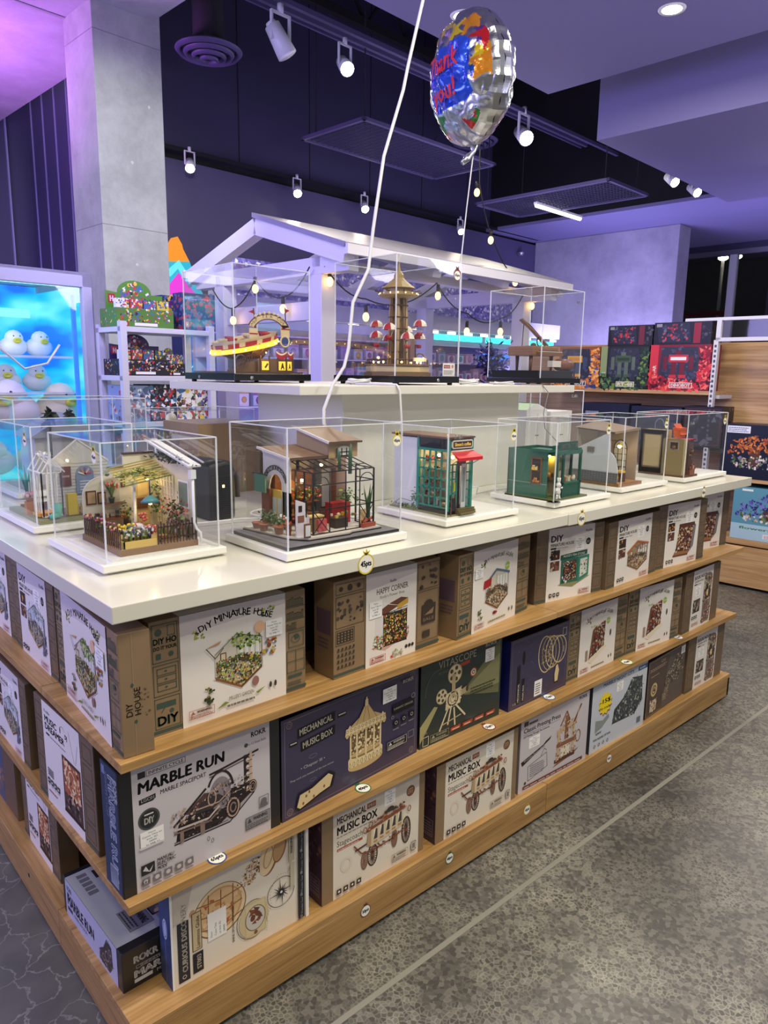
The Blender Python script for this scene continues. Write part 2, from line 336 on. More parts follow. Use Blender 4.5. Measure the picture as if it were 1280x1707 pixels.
    def clutter(s,P,cols,n,size,ang=None,kinds='tqe'):
        xs=[p[0] for p in P]; ys=[p[1] for p in P]; k=s.h/s.w; base=s.l+.00003; i=0; tries=0
        while i<n and tries<n*8:
            tries+=1; x=s.r.uniform(min(xs),max(xs)); y=s.r.uniform(min(ys),max(ys))
            if not inpoly(x,y,P): continue
            c=s.r.choice(cols); a=s.r.uniform(0,6.28) if ang is None else ang; z=size*s.r.uniform(.5,1.4); q=s.r.choice(kinds)
            if q=='t': sh=[(0,z),(-z*.6,-z*.5),(z*.6,-z*.3)]
            elif q=='q': sh=[(-z*.7,-z*.4),(z*.7,-z*.4),(z*.7,z*.4),(-z*.7,z*.4)]
            elif q=='l': sh=[(-z*1.6,-z*.12),(z*1.6,-z*.12),(z*1.6,z*.12),(-z*1.6,z*.12)]
            else: sh=[(z*.6*math.cos(b),z*.6*math.sin(b)) for b in (0,.9,1.8,2.7,3.6,4.5,5.4)]
            s.poly([(x+(p*math.cos(a)-r*math.sin(a))*k,y+p*math.sin(a)+r*math.cos(a)) for p,r in sh],c,base+(i%14)*.000012); i+=1
        s.l=base+.0002
# ---------------------------------------------------------------- room shell (u,v room axes, turned by TH)
def room(mb,name,kind='structure',bevel=0):
    o=mb.build(name,rz=TH,bevel=bevel)
    if kind: o['kind']=kind
    return o
m=MB(); m.box(.04,14,-6,9,-.06,0,'floor_aggregate'); o=m.build('floor',kind='structure')
m=MB(); m.box(-8,.04,-6,9,-.06,0,'floor_dark'); o=m.build('floor',kind='structure')
m=MB(); m.box(.1,9,-.17,-.155,0,.0012,'#8d8b80'); m.box(.3,9,-2.4,-2.385,0,.0012,'#5a594f')
for x in (3.35,6.4): m.box(x,x+.012,-3,-.17,0,.0012,'#6d6b62')
m.build('trim_1',kind='structure')
# back wall with panel seams above the black slot
m=MB(); VB=5.24
m.box(2.85,9.3,VB,VB+.15,0,3.36,'violet_wall'); m.box(2.85,9.3,VB+.06,VB+.15,3.36,3.44,'void_black'); m.box(2.85,9.3,VB,VB+.15,3.44,5.6,'violet_dark')
for u in (3.02,3.92,4.82,5.72,6.62,7.52,8.4): m.box(u,u+.012,VB-.002,VB,3.44,5.6,'void_black')
room(m,'wall_back')
m=MB(); m.box(-5,3.4,7.7,7.85,0,4.6,'violet_wall')
for i in range(22): u=-3.6+i*.31; m.box(u,u+.012,7.67,7.7,0,4.6,'#aaa4d0')
room(m,'wall_left_back')
m=MB(); m.box(2.85,3.0,5.25,7.7,0,4.6,'violet_wall')
for i in range(8): m.box(2.838,2.85,5.4+.31*i,5.412+.31*i,0,4.6,'#aaa4d0')
room(m,'wall_return')
# concrete wall on the right and the window wall behind it
m=MB(); m.box(9.2,9.55,3.05,5.24,0,3.4,'concrete_wall'); room(m,'wall_concrete',bevel=.01)
m=MB(); m.box(14.6,14.7,-6,9,0,6,'void_black'); room(m,'wall_outside')
m=MB()
for v in (5.1,2.99,.9,-1.2): m.box(11.1,11.2,v,v+.10,0,3.24,'metal_white')
m.box(11.1,11.2,-6,5.2,3.24,3.31,'steel'); m.box(11.1,11.2,-6,5.2,3.31,3.4,'violet_dark'); m.box(11.16,11.2,3.1,5.1,2.38,2.45,'#7a1f1c')
wf=room(m,'window_1'); wf['kind']='structure'
m=MB(); m.add([(11.15,-6,0),(11.15,5.2,0),(11.15,5.2,3.24),(11.15,-6,3.24)],[(0,1,2,3)],'glass_dark'); g=m.build('pane',parent=wf)
# concrete pillar
m=MB(); m.box(1.905,2.41,4.0,4.45,0,4.6,'concrete')
for z in (1.2,2.45,3.7): m.box(1.903,2.412,3.998,4.452,z,z+.006,'#7f7f7b')
for (u,z) in ((2.15,2.2),(2.15,2.9),(2.3,3.3)): m.cyl((u,4.0,z),(u,3.994,z),.012,'#b9b9b5')
room(m,'pillar',bevel=.012)
m=MB(); m.box(-.9,-.62,5.0,5.4,0,3.9,'concrete'); room(m,'pillar',bevel=.01)
# soffits and ceilings
m=MB(); m.box(-6,2.36,1.76,7.85,3.88,4.1,'concrete_soffit'); m.box(-6,2.36,4.4,4.43,3.874,3.88,'#8a868c'); room(m,'ceiling_concrete')
m=MB(); m.box(-6,4.0,-6,1.75,3.3,3.9,'violet_ceiling'); room(m,'ceiling')
m=MB(); m.box(4.5,7.03,-6,1.65,3.1,4.2,'violet_ceiling'); room(m,'ceiling_bulkhead')
m=MB(); m.box(8.05,11.2,-6,5.4,3.4,3.44,'violet_ceiling'); m.box(7.03,8.05,-6,1.7,3.4,3.44,'violet_ceiling'); room(m,'ceiling_right')
m=MB(); m.box(2.3,11,-6,7.7,5.6,5.7,'void_black'); room(m,'ceiling_void')
m=MB(); m.box(8.05,8.1,-6,5.3,3.44,5.6,'void_black'); room(m,'wall_void')
# dark steel trusses in the open void
for v,z in ((2.35,4.55),(5.0,5.1)):
    m=MB(); m.bar((2.4,v,z),(9.1,v,z),.07,'void_black',.09); m.bar((2.4,v,z+.42),(9.1,v,z+.42),.07,'void_black',.09)
    for i in range(20): a=2.4+i*.335; m.bar((a,v,z if i%2 else z+.42),(a+.335,v,z+.42 if i%2 else z),.03,'void_black')
    o=room(m,'roof_truss',None); tag(o,'dark steel roof truss up in the black ceiling void, '+('nearest the white soffit' if v<3 else 'close to the panelled back wall'),'beam')
# lighting tracks and spotlights
def ctr(u,v,z): return uv(u,v,z)
tracks=[('track_rail',2.45,8.0,3.36,4.02,'long grey lighting track crossing the dark ceiling, carrying the three largest spotlights'),
        ('track_rail',2.45,8.0,3.78,4.2,'thin twin conduit track running across the dark panelled ceiling void behind the spotlights'),
        ('track_rail',2.3,9.1,5.12,3.40,'thin track high on the back wall carrying the row of four small spotlights'),
        ('track_rail',5.6,7.6,1.88,3.34,'short track beside the purple bulkhead with two bright round lamps')]
for n,u0,u1,v,z,lab in tracks:
    m=MB(); m.box(u0,u1,v-.018,v+.018,z,z+.035,'violet_wall' if z>3.9 else 'black_metal')
    if z==4.2: m.box(u0,u1,v+.06,v+.08,z,z+.02,'violet_wall')
    if v==1.88:
        for q in (5.75,6.5,6.98): m.box(q,q+.03,1.65,v,z+.005,z+.03,'black_metal')
    tag(room(m,n,None),lab,'lighting track')
def spotlight(u,v,z,sz,lit,label,aim=(0,-.5,-1),emi=60,power=0,group=None):
    """can spotlight in a U-shaped yoke under its track; z = centre of the can"""
    t=thing('track_spotlight',label,'spotlight',uv(u,v,z),TH,group)
    m=MB(); m.box(-.45*sz,.45*sz,-.06*sz,.06*sz,.93*sz,1.0*sz,'metal_white'); m.box(-.45*sz,-.38*sz,-.06*sz,.06*sz,0,.95*sz,'metal_white'); m.box(.38*sz,.45*sz,-.06*sz,.06*sz,0,.95*sz,'metal_white')
    m.cyl((0,0,.98*sz),(0,0,1.3*sz),.12*sz,'metal_white'); m.build('yoke',t)
    d=Vector(aim).normalized(); a=-d*.62*sz; b=d*.5*sz
    m=MB(); m.cyl(a,b,.3*sz,'metal_white',20,.38*sz); m.cyl(a-d*.12*sz,a,.2*sz,'metal_white',16); m.build('lamp_head',t)
    m=MB(); m.cyl(b-d*.02*sz,b+d*.015*sz,.34*sz,('e#fff2d8*%g'%emi) if lit else 'base_white',20); m.build('lens',t)
    if power:
        p=uv(u,v,z)+Matrix.Rotation(TH,3,'Z')@(d*.6*sz); light('spot_light','SPOT',p,power,WARM,.04,p+Matrix.Rotation(TH,3,'Z')@d,95)
    return t
spotlight(3.0,3.36,3.76,.19,False,'unlit white can spotlight on its yoke, tilted, top centre of the picture',(.5,-.3,-1))
spotlight(3.62,3.36,3.78,.15,True,'lit spotlight hanging between the tilted unlit white can and the loose white cable',(-.35,-.8,-.65),60,60)
spotlight(6.05,3.36,3.82,.2,True,'lit warm spotlight in a white yoke to the right of the foil balloon',(-.5,-.8,-.6),40,60)
wl=['first lit wall spotlight right of the concrete pillar','lit wall spotlight directly over the peak of the white gazebo','lit wall spotlight just left of the loose white cable','lit wall spotlight just left of the balloon string']
for (u,l) in zip((3.273,4.522,5.489,7.211),wl): spotlight(u,5.08,3.29,.12,True,l,(-.35,-.6,-.6),60,35,'wall spotlights under the slot')
spotlight(6.27,1.88,3.2,.12,True,'left of the two round lamps at the edge of the purple bulkhead',(-.4,-.8,-.6),45,0)
spotlight(6.775,1.88,3.2,.12,True,'right of the two round lamps at the edge of the purple bulkhead',(-.4,-.8,-.6),45,0)
m=MB(); m.lathe([(0,-.05),(.035,-.045),(.05,-.02),(.055,0)],'steel',n=16); tag(m.build('security_camera',loc=uv(8.77,5.2,3.2)),'small dome camera on the back wall near the concrete wall','camera')
# recessed downlights in the near soffit
for i,(u,v,l) in enumerate(((2.754,1.484,'round recessed ceiling downlight right behind the foil balloon'),(3.424,.655,'round recessed ceiling downlight at the top right of the picture'))):
    t=thing('downlight',l,'ceiling light',uv(u,v,3.3)); m=MB(); m.lathe([(.05,-.004),(.066,-.006),(.07,0)],'base_white'); m.build('trim_ring',t)
    m=MB(); m.cyl((0,0,-.001),(0,0,-.004),.052,'e#fffbe8*35',24); m.build('diffuser',t)
# dark grille frames hung level under the void, one with a fluorescent tube
def grille(name,u0,u1,v0,v1,z,lab):
    t=thing(name,lab,'ceiling panel',uv(u0,v0,z),TH); a=u1-u0; b=v1-v0
    m=MB()
    for x0,x1,y0,y1 in ((0,a,0,.03),(0,a,b-.03,b),(0,.03,0,b),(a-.03,a,0,b)): m.box(x0,x1,y0,y1,-.015,.015,'violet_wall')
    m.build('panel_frame',t)
    m=MB(); n=int(b/.035)
    for i in range(n): m.box(a*(.0 if z>3.58 else .0),a,i*.035+.03,i*.035+.036,-.004,.004,'violet_dark')
    k=int(a/.07)
    for i in range(k): m.box(i*.07+.03,i*.07+.036,0,b,-.004,.004,'violet_dark')
    m.build('mesh_grid',t)
    for x,y in ((.1,.1),(a-.1,.1),(.1,b-.1),(a-.1,b-.1)): m=MB(); m.cyl((x,y,0),(x,y,1.9),.006,'void_black',6); m.build('hanger_rod',t)
    return t
grille('ceiling_grille',4.14,6.05,3.68,4.54,3.6,'dark rectangular grille hung level over the gazebo, left of the balloon string')
grille('ceiling_grille',6.24,7.1,2.48,4.1,3.3,'dark mesh grille beside the bulkhead with the bright tube light under it')
t=thing('tube_light','bright fluorescent tube fixed beneath the dark mesh grille','light',uv(6.6,3.53,3.265),TH)
m=MB(); m.cyl((0,0,0),(.93,0,0),.02,'e#f4f4e4*9',12); m.build('lamp_tube',t); m=MB(); m.box(-.02,.95,-.02,.02,.01,.035,'base_white'); m.build('tube_housing',t)
# round ceiling diffusers with their ducts
def diffuser(u,v,z,r,lab,top):
    t=thing('air_diffuser',lab,'air vent',uv(u,v,z)); m=MB()
    for k in range(4):
        q=r*(1-.24*k); m.lathe([(q,-.02*k),(q*.9,-.02*k-.03),(q*.78,-.02*k+.01),(q*.8,-.02*k+.03),(q,-.02*k)],'violet_wall',n=36)
    m.build('cone_ring',t); m=MB(); m.cyl((0,0,.02),(0,0,top-z),r*.46,'void_black',24); m.build('duct',t)
diffuser(3.069,4.397,4.0,.27,'round dark air diffuser on a black duct right of the concrete pillar',5.6)
diffuser(6.9,4.65,4.2,.28,'round dark air diffuser seen just under the foil balloon',5.6)
# ---------------------------------------------------------------- the island: wooden shelf units, countertop, tier
HC,Z1,Z2,Z3=1.021,.711,.406,.1165
JX=1.405
def shelf_unit(lab,x0,x1,y0,y1,sides):
    t=thing('shelf_unit',lab,'display shelf',(x0,y0,0)); W=x1-x0; D=y1-y0
    ax='wood_y' if 'L' in sides and 'F' not in sides else 'wood_x'
    m=MB(); m.box(0,W,0,D,Z3-.018,Z3,ax); m.box(0,W,0,.018,.012,Z3-.018,ax) if 'F' in sides else None
    if 'L' in sides: m.box(0,.018,0,D,.012,Z3-.018,'wood_y')
    if 'R' in sides: m.box(W-.018,W,0,D,.012,Z3-.018,'wood_y')
    m.box(.02,W-.02,.02,D,0,.012,'void_black')
    m.build('plinth',t,bevel=.0015)
    for z in (Z2,Z1):
        m=MB(); m.box(0,W,0,D,z-.02,z,ax); m.build('shelf_board',t,bevel=.0012)
    return t
ua=shelf_unit('oak shelf unit at the near corner, holding the big marble and music puzzle boxes',0,JX-.001,0,.46,'FL')
ub=shelf_unit('oak shelf unit at the far right end of the island, past the base gap',JX+.001,2.81,0,.46,'FR')
uc=shelf_unit('oak shelf unit on the left side of the island going back from the corner',0,.46,.462,1.75,'L')
m=MB(); m.cyl((-.0005,.44,.075),(.002,.44,.075),.006,'void_black',12); m.build('screw_hole',uc,loc=(0,-.2,0))
# shelf backs (dark inner carcass)
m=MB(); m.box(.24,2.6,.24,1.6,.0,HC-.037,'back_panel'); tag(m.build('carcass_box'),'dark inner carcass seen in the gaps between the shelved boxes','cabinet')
m=MB(); m.box(0,1.43,0,1.75,HC-.034,HC,'counter_white'); ct=m.build('countertop',bevel=.002); tag(ct,'left and larger glossy white countertop, over the near corner of the island','countertop')
m=MB(); m.box(1.4325,2.81,-.003,1.75,HC-.036,HC+.0005,'counter_white'); ct2=m.build('countertop',bevel=.002); tag(ct2,'right white countertop piece, past the thin joint line','countertop')
# upper tier
m=MB(); m.box(.974,1.866,.546,1.04,HC,1.378,'fixture_white'); tag(m.build('plinth_block',bevel=.003),'plain white plinth block standing on the countertop under the raised shelf','plinth')
m=MB(); m.box(.74,2.10,.45,1.26,1.378,1.405,'fixture_white'); tag(m.build('raised_shelf',bevel=.002),'long white raised shelf carrying the three black-based display cases','shelf')
# price stickers stuck on the shelf edges
def sticker(parent,w,pos,rz,txt,ring,flat=False):
    """round points tag with a knot on top; stands 0.3 mm proud of its surface"""
    m=MB()
    if flat: f=lambda x,y,l:(x-w/2,y-w/2,l)
    else: f=lambda x,y,l:(x-w/2,-l,y-w/2)
    a=Art(m,w,w,f); a.ell(.5,.5,.5,.5,ring,28); a.ell(.5,.5,.43,.43,'#f6f4ea',28)
    a.poly([(.38,.92),(.28,1.18),(.45,1.08),(.52,1.25),(.6,1.08),(.75,1.16),(.63,.92)],ring); a.poly([(.44,.93),(.38,1.08),(.5,1.03),(.62,1.08),(.57,.93)],'#3a3a2a')
    a.text(txt,.16,.40,.26,'#1b1c2c',.84,.03)
    o=m.build('price_sticker',parent); o.location=Vector(pos)-parent.location; o.rotation_euler.z=rz; return o
YE='#d8c336'
sticker(ct,.05,(.605,-.0002,1.001),0,'45pts',YE)
sticker(ct2,.045,(1.50,-.0032,1.0),0,'45pts',YE); sticker(ct2,.04,(2.35,-.0032,1.0),0,'45pts',YE)
# ---------------------------------------------------------------- printed pictures used on the cartons
GREENS=['#4f6b2c','#6f8f3a','#8fae4c','#2f4a22','#b3c25a']
WOODS=['#7a4b2c','#a56b3d','#c89a62','#5a3623','#e0c08c']
MIXED=['#7a4b2c','#a56b3d','#d8c49a','#2f2a28','#8c2f2a','#4f6b2c','#c9a13a','#5c7a94','#e8e0cc','#b5573a']
def iso_room(a,x,y,w,h,wall='#cfc9b8',base='#8a5a35',floor='#c6b48c',cols=MIXED,roof=None,n=260,top=GREENS,plinth='#d9d2c4'):
    """cut-away corner room: two back walls, a diamond floor, furniture clutter"""
    X=lambda s:x+s*w; Y=lambda t:y+t*h
    L,Fr,Rr,B=(X(.04),Y(.30)),(X(.55),Y(.03)),(X(.98),Y(.30)),(X(.47),Y(.50))
    a.poly([(X(0),Y(.27)),(X(.55),Y(-.03)),(X(1.03),Y(.27)),(X(.48),Y(.5))],plinth)
    a.poly([(L[0],L[1]-.05*h),(Fr[0],Fr[1]-.05*h),Fr,L],base); a.poly([(Fr[0],Fr[1]-.05*h),(Rr[0],Rr[1]-.05*h),Rr,Fr],'#6d4528')
    a.poly([L,Fr,Rr,B],floor); a.poly([L,B,(B[0],Y(.98)),(L[0],Y(.70))],wall); a.poly([B,Rr,(Rr[0],Y(.82)),(B[0],Y(.98))],wall)
    for i in range(4):
        s=.52+.11*i; a.rect(X(s),Y(.48),X(s+.075),Y(.84),'#b9c0bd'); a.rect(X(s+.01),Y(.5),X(s+.03),Y(.82),'#f3f3ea'); a.rect(X(s+.04),Y(.5),X(s+.065),Y(.82),'#f3f3ea')
    a.rect(X(.14),Y(.55),X(.26),Y(.7),'#6b4a35'); a.rect(X(.16),Y(.57),X(.24),Y(.68),'#d6c9a8')
    if top: a.clutter([(X(.3),Y(.9)),(X(.5),Y(.7)),(X(.95),Y(.7)),(X(.98),Y(.84)),(X(.5),Y(1.0))],top,int(n*.4),h*.035)
    a.poly([(X(.06),Y(.33)),(X(.5),Y(.50)),(X(.5),Y(.60)),(X(.06),Y(.50))],'#5c5138'); a.poly([(X(.5),Y(.50)),(X(.96),Y(.33)),(X(.96),Y(.48)),(X(.5),Y(.60))],'#4d4a34')
    a.clutter([(X(.06),Y(.30)),(X(.55),Y(.05)),(X(.96),Y(.3)),(X(.96),Y(.54)),(X(.5),Y(.62)),(X(.07),Y(.56))],cols+['#2c2a22','#3a4a28'],int(n*1.6),h*.027)
    a.line([L,(B[0],B[1]),(Rr[0],Rr[1])],h*.006,'#8a8272'); a.line([(L[0],Y(.70)),(B[0],Y(.98)),(Rr[0],Y(.82)),Rr],h*.010,'#5c5548'); a.line([B,(B[0],Y(.98))],h*.006,'#8a8272')
    if roof: a.poly([(X(.0),Y(.72)),(X(.45),Y(1.02)),(X(.5),Y(.99)),(X(.04),Y(.66))],roof); a.poly([(X(.45),Y(1.03)),(X(1.02),Y(.86)),(X(1.02),Y(.80)),(X(.46),Y(.97))],roof)
def shop_front(a,x,y,w,h,main='#2e6b5a',cols=MIXED,sign="ALICE'S TEA STORE"):
    X=lambda s:x+s*w; Y=lambda t:y+t*h
    a.poly([(X(-.03),Y(.08)),(X(.45),Y(-.04)),(X(1.02),Y(.2)),(X(.6),Y(.3))],'#8d8a5c')
    a.rect(X(.05),Y(.1),X(.62),Y(.82),main); a.poly([(X(.62),Y(.06)),(X(.98),Y(.24)),(X(.98),Y(.84)),(X(.62),Y(.82))],'#3c806c')
    a.rect(X(.12),Y(.18),X(.55),Y(.74),'#3a2a26'); a.clutter([(X(.12),Y(.18)),(X(.55),Y(.18)),(X(.55),Y(.74)),(X(.12),Y(.74))],cols+['#c24a3a','#e7d7a8'],170,h*.03)
    a.poly([(X(.68),Y(.2)),(X(.92),Y(.3)),(X(.92),Y(.76)),(X(.68),Y(.74))],'#cfd8cc'); a.clutter([(X(.68),Y(.22)),(X(.92),Y(.32)),(X(.92),Y(.7)),(X(.68),Y(.66))],cols,40,h*.03)
    a.poly([(X(.02),Y(.8)),(X(.9),Y(.86)),(X(.9),Y(1.0)),(X(.02),Y(.94))],'#245446'); a.text(sign,X(.1),Y(.87),h*.06,'#e6e2cf',X(.82))
    a.clutter([(X(.1),Y(.1)),(X(.28),Y(.1)),(X(.28),Y(.34)),(X(.1),Y(.34))],['#f2f2f2','#d0d0d0','#2c2c2c'],26,h*.035)
def corner_shop(a,x,y,w,h):
    X=lambda s:x+s*w; Y=lambda t:y+t*h
    a.poly([(X(-.02),Y(.12)),(X(.35),Y(.0)),(X(1.02),Y(.2)),(X(.6),Y(.3))],'#c9a99a')
    a.poly([(X(.08),Y(.18)),(X(.3),Y(.08)),(X(.3),Y(.72)),(X(.08),Y(.78))],'#dcd6d2'); a.rect(X(.3),Y(.08),X(.95),Y(.74),'#3a2b22')
    a.poly([(X(.04),Y(.78)),(X(.42),Y(.92)),(X(.72),Y(.84)),(X(.32),Y(.72))],'#6d4434'); a.poly([(X(.45),Y(.93)),(X(.78),Y(1.0)),(X(.98),Y(.95)),(X(.68),Y(.86))],'#6d4434'); a.poly([(X(.68),Y(.86)),(X(.98),Y(.95)),(X(.98),Y(.84)),(X(.68),Y(.76))],'#c9a13a')
    a.clutter([(X(.3),Y(.08)),(X(.92),Y(.16)),(X(.95),Y(.74)),(X(.3),Y(.7))],['#d9a93a','#f0d060','#a03226','#4f6b2c','#e4d7b0','#2f2a28','#7d9c3a','#c94b3b'],330,h*.026)
    for s in (.3,.45,.6,.78,.95): a.line([(X(s),Y(.08)),(X(s),Y(.76))],h*.012,'#1b1d22')
    for t in (.1,.3,.6,.74): a.line([(X(.3),Y(t)),(X(.96),Y(t+.05))],h*.01,'#1b1d22')
    a.clutter([(X(0),Y(.12)),(X(.3),Y(.03)),(X(.3),Y(.3)),(X(.08),Y(.36))],GREENS+['#b5573a','#c5463c','#ffffff'],70,h*.026)
    a.clutter([(X(.6),Y(.1)),(X(1.0),Y(.15)),(X(1.0),Y(.4)),(X(.85),Y(.3))],['#b5463a','#4f6b2c','#94503a'],40,h*.025)
def coach(a,x,y,w,h):
    X=lambda s:x+s*w; Y=lambda t:y+t*h; D='#4a2f25'; M='#8a5138'
    for cx,cy,rx,ry in ((.30,.22,.15,.24),(.17,.19,.10,.2),(.86,.38,.14,.30),(.66,.33,.09,.2)):
        c=D if cx in (.3,.86) else '#8a6a58'
        a.ring(X(cx),Y(cy),rx*h*.9,ry*h,.03*h,c,26)
        for k in range(10): t=PI*k/10; a.line([(X(cx)-rx*h*.85*math.cos(t)*a.h/a.w,Y(cy)-ry*h*.95*math.sin(t)),(X(cx)+rx*h*.85*math.cos(t)*a.h/a.w,Y(cy)+ry*h*.95*math.sin(t))],h*.014,c)
        a.ell(X(cx),Y(cy),.025*h,.035*h,M)
    a.line([(X(.0),Y(.62)),(X(.12),Y(.38)),(X(.3),Y(.33)),(X(.62),Y(.36)),(X(.85),Y(.45))],h*.03,M)
    a.line([(X(.02),Y(.5)),(X(.2),Y(.53)),(X(.3),Y(.42))],h*.035,D)
    a.poly([(X(.27),Y(.42)),(X(.8),Y(.55)),(X(.8),Y(.88)),(X(.27),Y(.78))],'#d9c7a4')
    a.poly([(X(.2),Y(.5)),(X(.27),Y(.42)),(X(.27),Y(.78)),(X(.22),Y(.74))],'#b49a74')
    for i in range(5):
        s=.31+i*.1; dy=.025*i
        a.rect(X(s),Y(.55+dy),X(s+.06),Y(.76+dy),'#4c4440'); a.poly([(X(s),Y(.55+dy)),(X(s+.03),Y(.76+dy)),(X(s),Y(.76+dy))],'#f1ead8'); a.rect(X(s),Y(.47+dy),X(s+.06),Y(.52+dy),'#b98e62')
    a.poly([(X(.18),Y(.77)),(X(.84),Y(.9)),(X(.82),Y(.97)),(X(.24),Y(.84))],M)
    a.clutter([(X(.2),Y(.78)),(X(.84),Y(.9)),(X(.84),Y(1.04)),(X(.26),Y(.94))],[M,'#a3512f','#6d3f2c','#c98a5c'],60,h*.035)
    a.ell(X(.58),Y(1.04),.09*h,.05*h,'#3b3230'); a.rect(X(.48),Y(.98),X(.68),Y(1.04),'#4a3d38')
    for cx,cy in ((.17,.84),(.26,.9),(.9,.84)): a.ring(X(cx),Y(cy),.05*h,.07*h,.018*h,M,14)
    a.clutter([(X(.3),Y(.34)),(X(.62),Y(.3)),(X(.75),Y(.45)),(X(.3),Y(.42))],[M,'#a3512f',D],34,h*.03)
def carousel(a,x,y,w,h):
    X=lambda s:x+s*w; Y=lambda t:y+t*h; A,B,C='#e3cfa0','#c7ab76','#8c7247'
    a.ell(X(.5),Y(.08),.42*w*a.w/a.h,.08*h,B); a.rect(X(.08),Y(.08),X(.92),Y(.2),A); a.ell(X(.5),Y(.2),.42*w*a.w/a.h,.07*h,A)
    for i in range(9): a.ring(X(.12+i*.095),Y(.12),.022*h,.04*h,.008*h,C,12)
    a.ell(X(.5),Y(.24),.38*w*a.w/a.h,.055*h,C); a.rect(X(.14),Y(.24),X(.86),Y(.52),'#6b5638')
    a.ell(X(.5),Y(.25),.37*w*a.w/a.h,.04*h,B)
    a.clutter([(X(.16),Y(.26)),(X(.84),Y(.26)),(X(.84),Y(.5)),(X(.16),Y(.5))],[A,B,'#f3e3ba',C],90,h*.025)
    for s in (.13,.28,.5,.7,.86): a.rect(X(s-.02),Y(.18),X(s+.02),Y(.56),A)
    for s,t in ((.32,.34),(.55,.38),(.72,.33)): a.ell(X(s),Y(t),.035*h,.022*h,A); a.rect(X(s+.04),Y(t),X(s+.08),Y(t+.05),A); a.rect(X(s-.05),Y(t-.06),X(s-.03),Y(t),A)
    a.poly([(X(.0),Y(.56)),(X(1.0),Y(.56)),(X(.98),Y(.66)),(X(.02),Y(.66))],A)
    for i in range(11): a.ell(X(.05+i*.09),Y(.555),.028*h,.028*h,B,12); a.ring(X(.05+i*.09),Y(.62),.022*h,.022*h,.007*h,C,12)
    for i in range(9): a.poly([(X(.06+i*.1),Y(.66)),(X(.15+i*.1),Y(.66)),(X(.105+i*.1),Y(.70))],A)
    a.poly([(X(.1),Y(.665)),(X(.9),Y(.665)),(X(.66),Y(.76)),(X(.56),Y(.88)),(X(.44),Y(.88)),(X(.34),Y(.76))],B)
    for s in (.25,.42,.58,.75): a.line([(X(s),Y(.67)),(X(.5+(s-.5)*.25),Y(.87))],h*.008,C)
    a.rect(X(.46),Y(.88),X(.54),Y(.93),A); a.ell(X(.5),Y(.95),.028*h,.028*h,A); a.rect(X(.485),Y(.96),X(.515),Y(1.0),A)
def projector(a,x,y,w,h):
    X=lambda s:x+s*w; Y=lambda t:y+t*h; A,B,C='#ddcda6','#b9a57c','#4d4632'
    for p,q in (((.35,.32),(.08,.0)),((.55,.3),(.6,.0)),((.6,.34),(.95,.1)),((.45,.32),(.35,.05))): a.line([(X(p[0]),Y(p[1])),(X(q[0]),Y(q[1]))],h*.03,A)
    a.line([(X(.15),Y(.08)),(X(.8),Y(.14))],h*.02,B)
    for cx,cy,r in ((.55,.84,.155),(.12,.55,.12)):
        a.ell(X(cx),Y(cy),r*h,r*h,B,28); a.ell(X(cx),Y(cy),r*h*.88,r*h*.88,A,28)
        for k in range(5): t=1.26*k; a.ell(X(cx)+.6*r*h*math.cos(t)*a.h/a.w,Y(cy)+.6*r*h*math.sin(t),r*h*.22,r*h*.22,C,14)
        a.ell(X(cx),Y(cy),r*h*.14,r*h*.14,C)
    a.rect(X(.45),Y(.5),X(.57),Y(.84),B); a.poly([(X(.25),Y(.3)),(X(.75),Y(.34)),(X(.78),Y(.6)),(X(.28),Y(.56))],A)
    a.ring(X(.5),Y(.45),.12*h,.12*h,.025*h,C,24); a.ring(X(.5),Y(.45),.07*h,.07*h,.02*h,B,20)
    a.poly([(X(.75),Y(.44)),(X(.98),Y(.48)),(X(.98),Y(.58)),(X(.75),Y(.54))],B); a.ell(X(.98),Y(.53),.03*h,.05*h,C)
    a.clutter([(X(.26),Y(.32)),(X(.76),Y(.34)),(X(.78),Y(.6)),(X(.28),Y(.56))],[A,B,C,'#efe0b8'],60,h*.022)
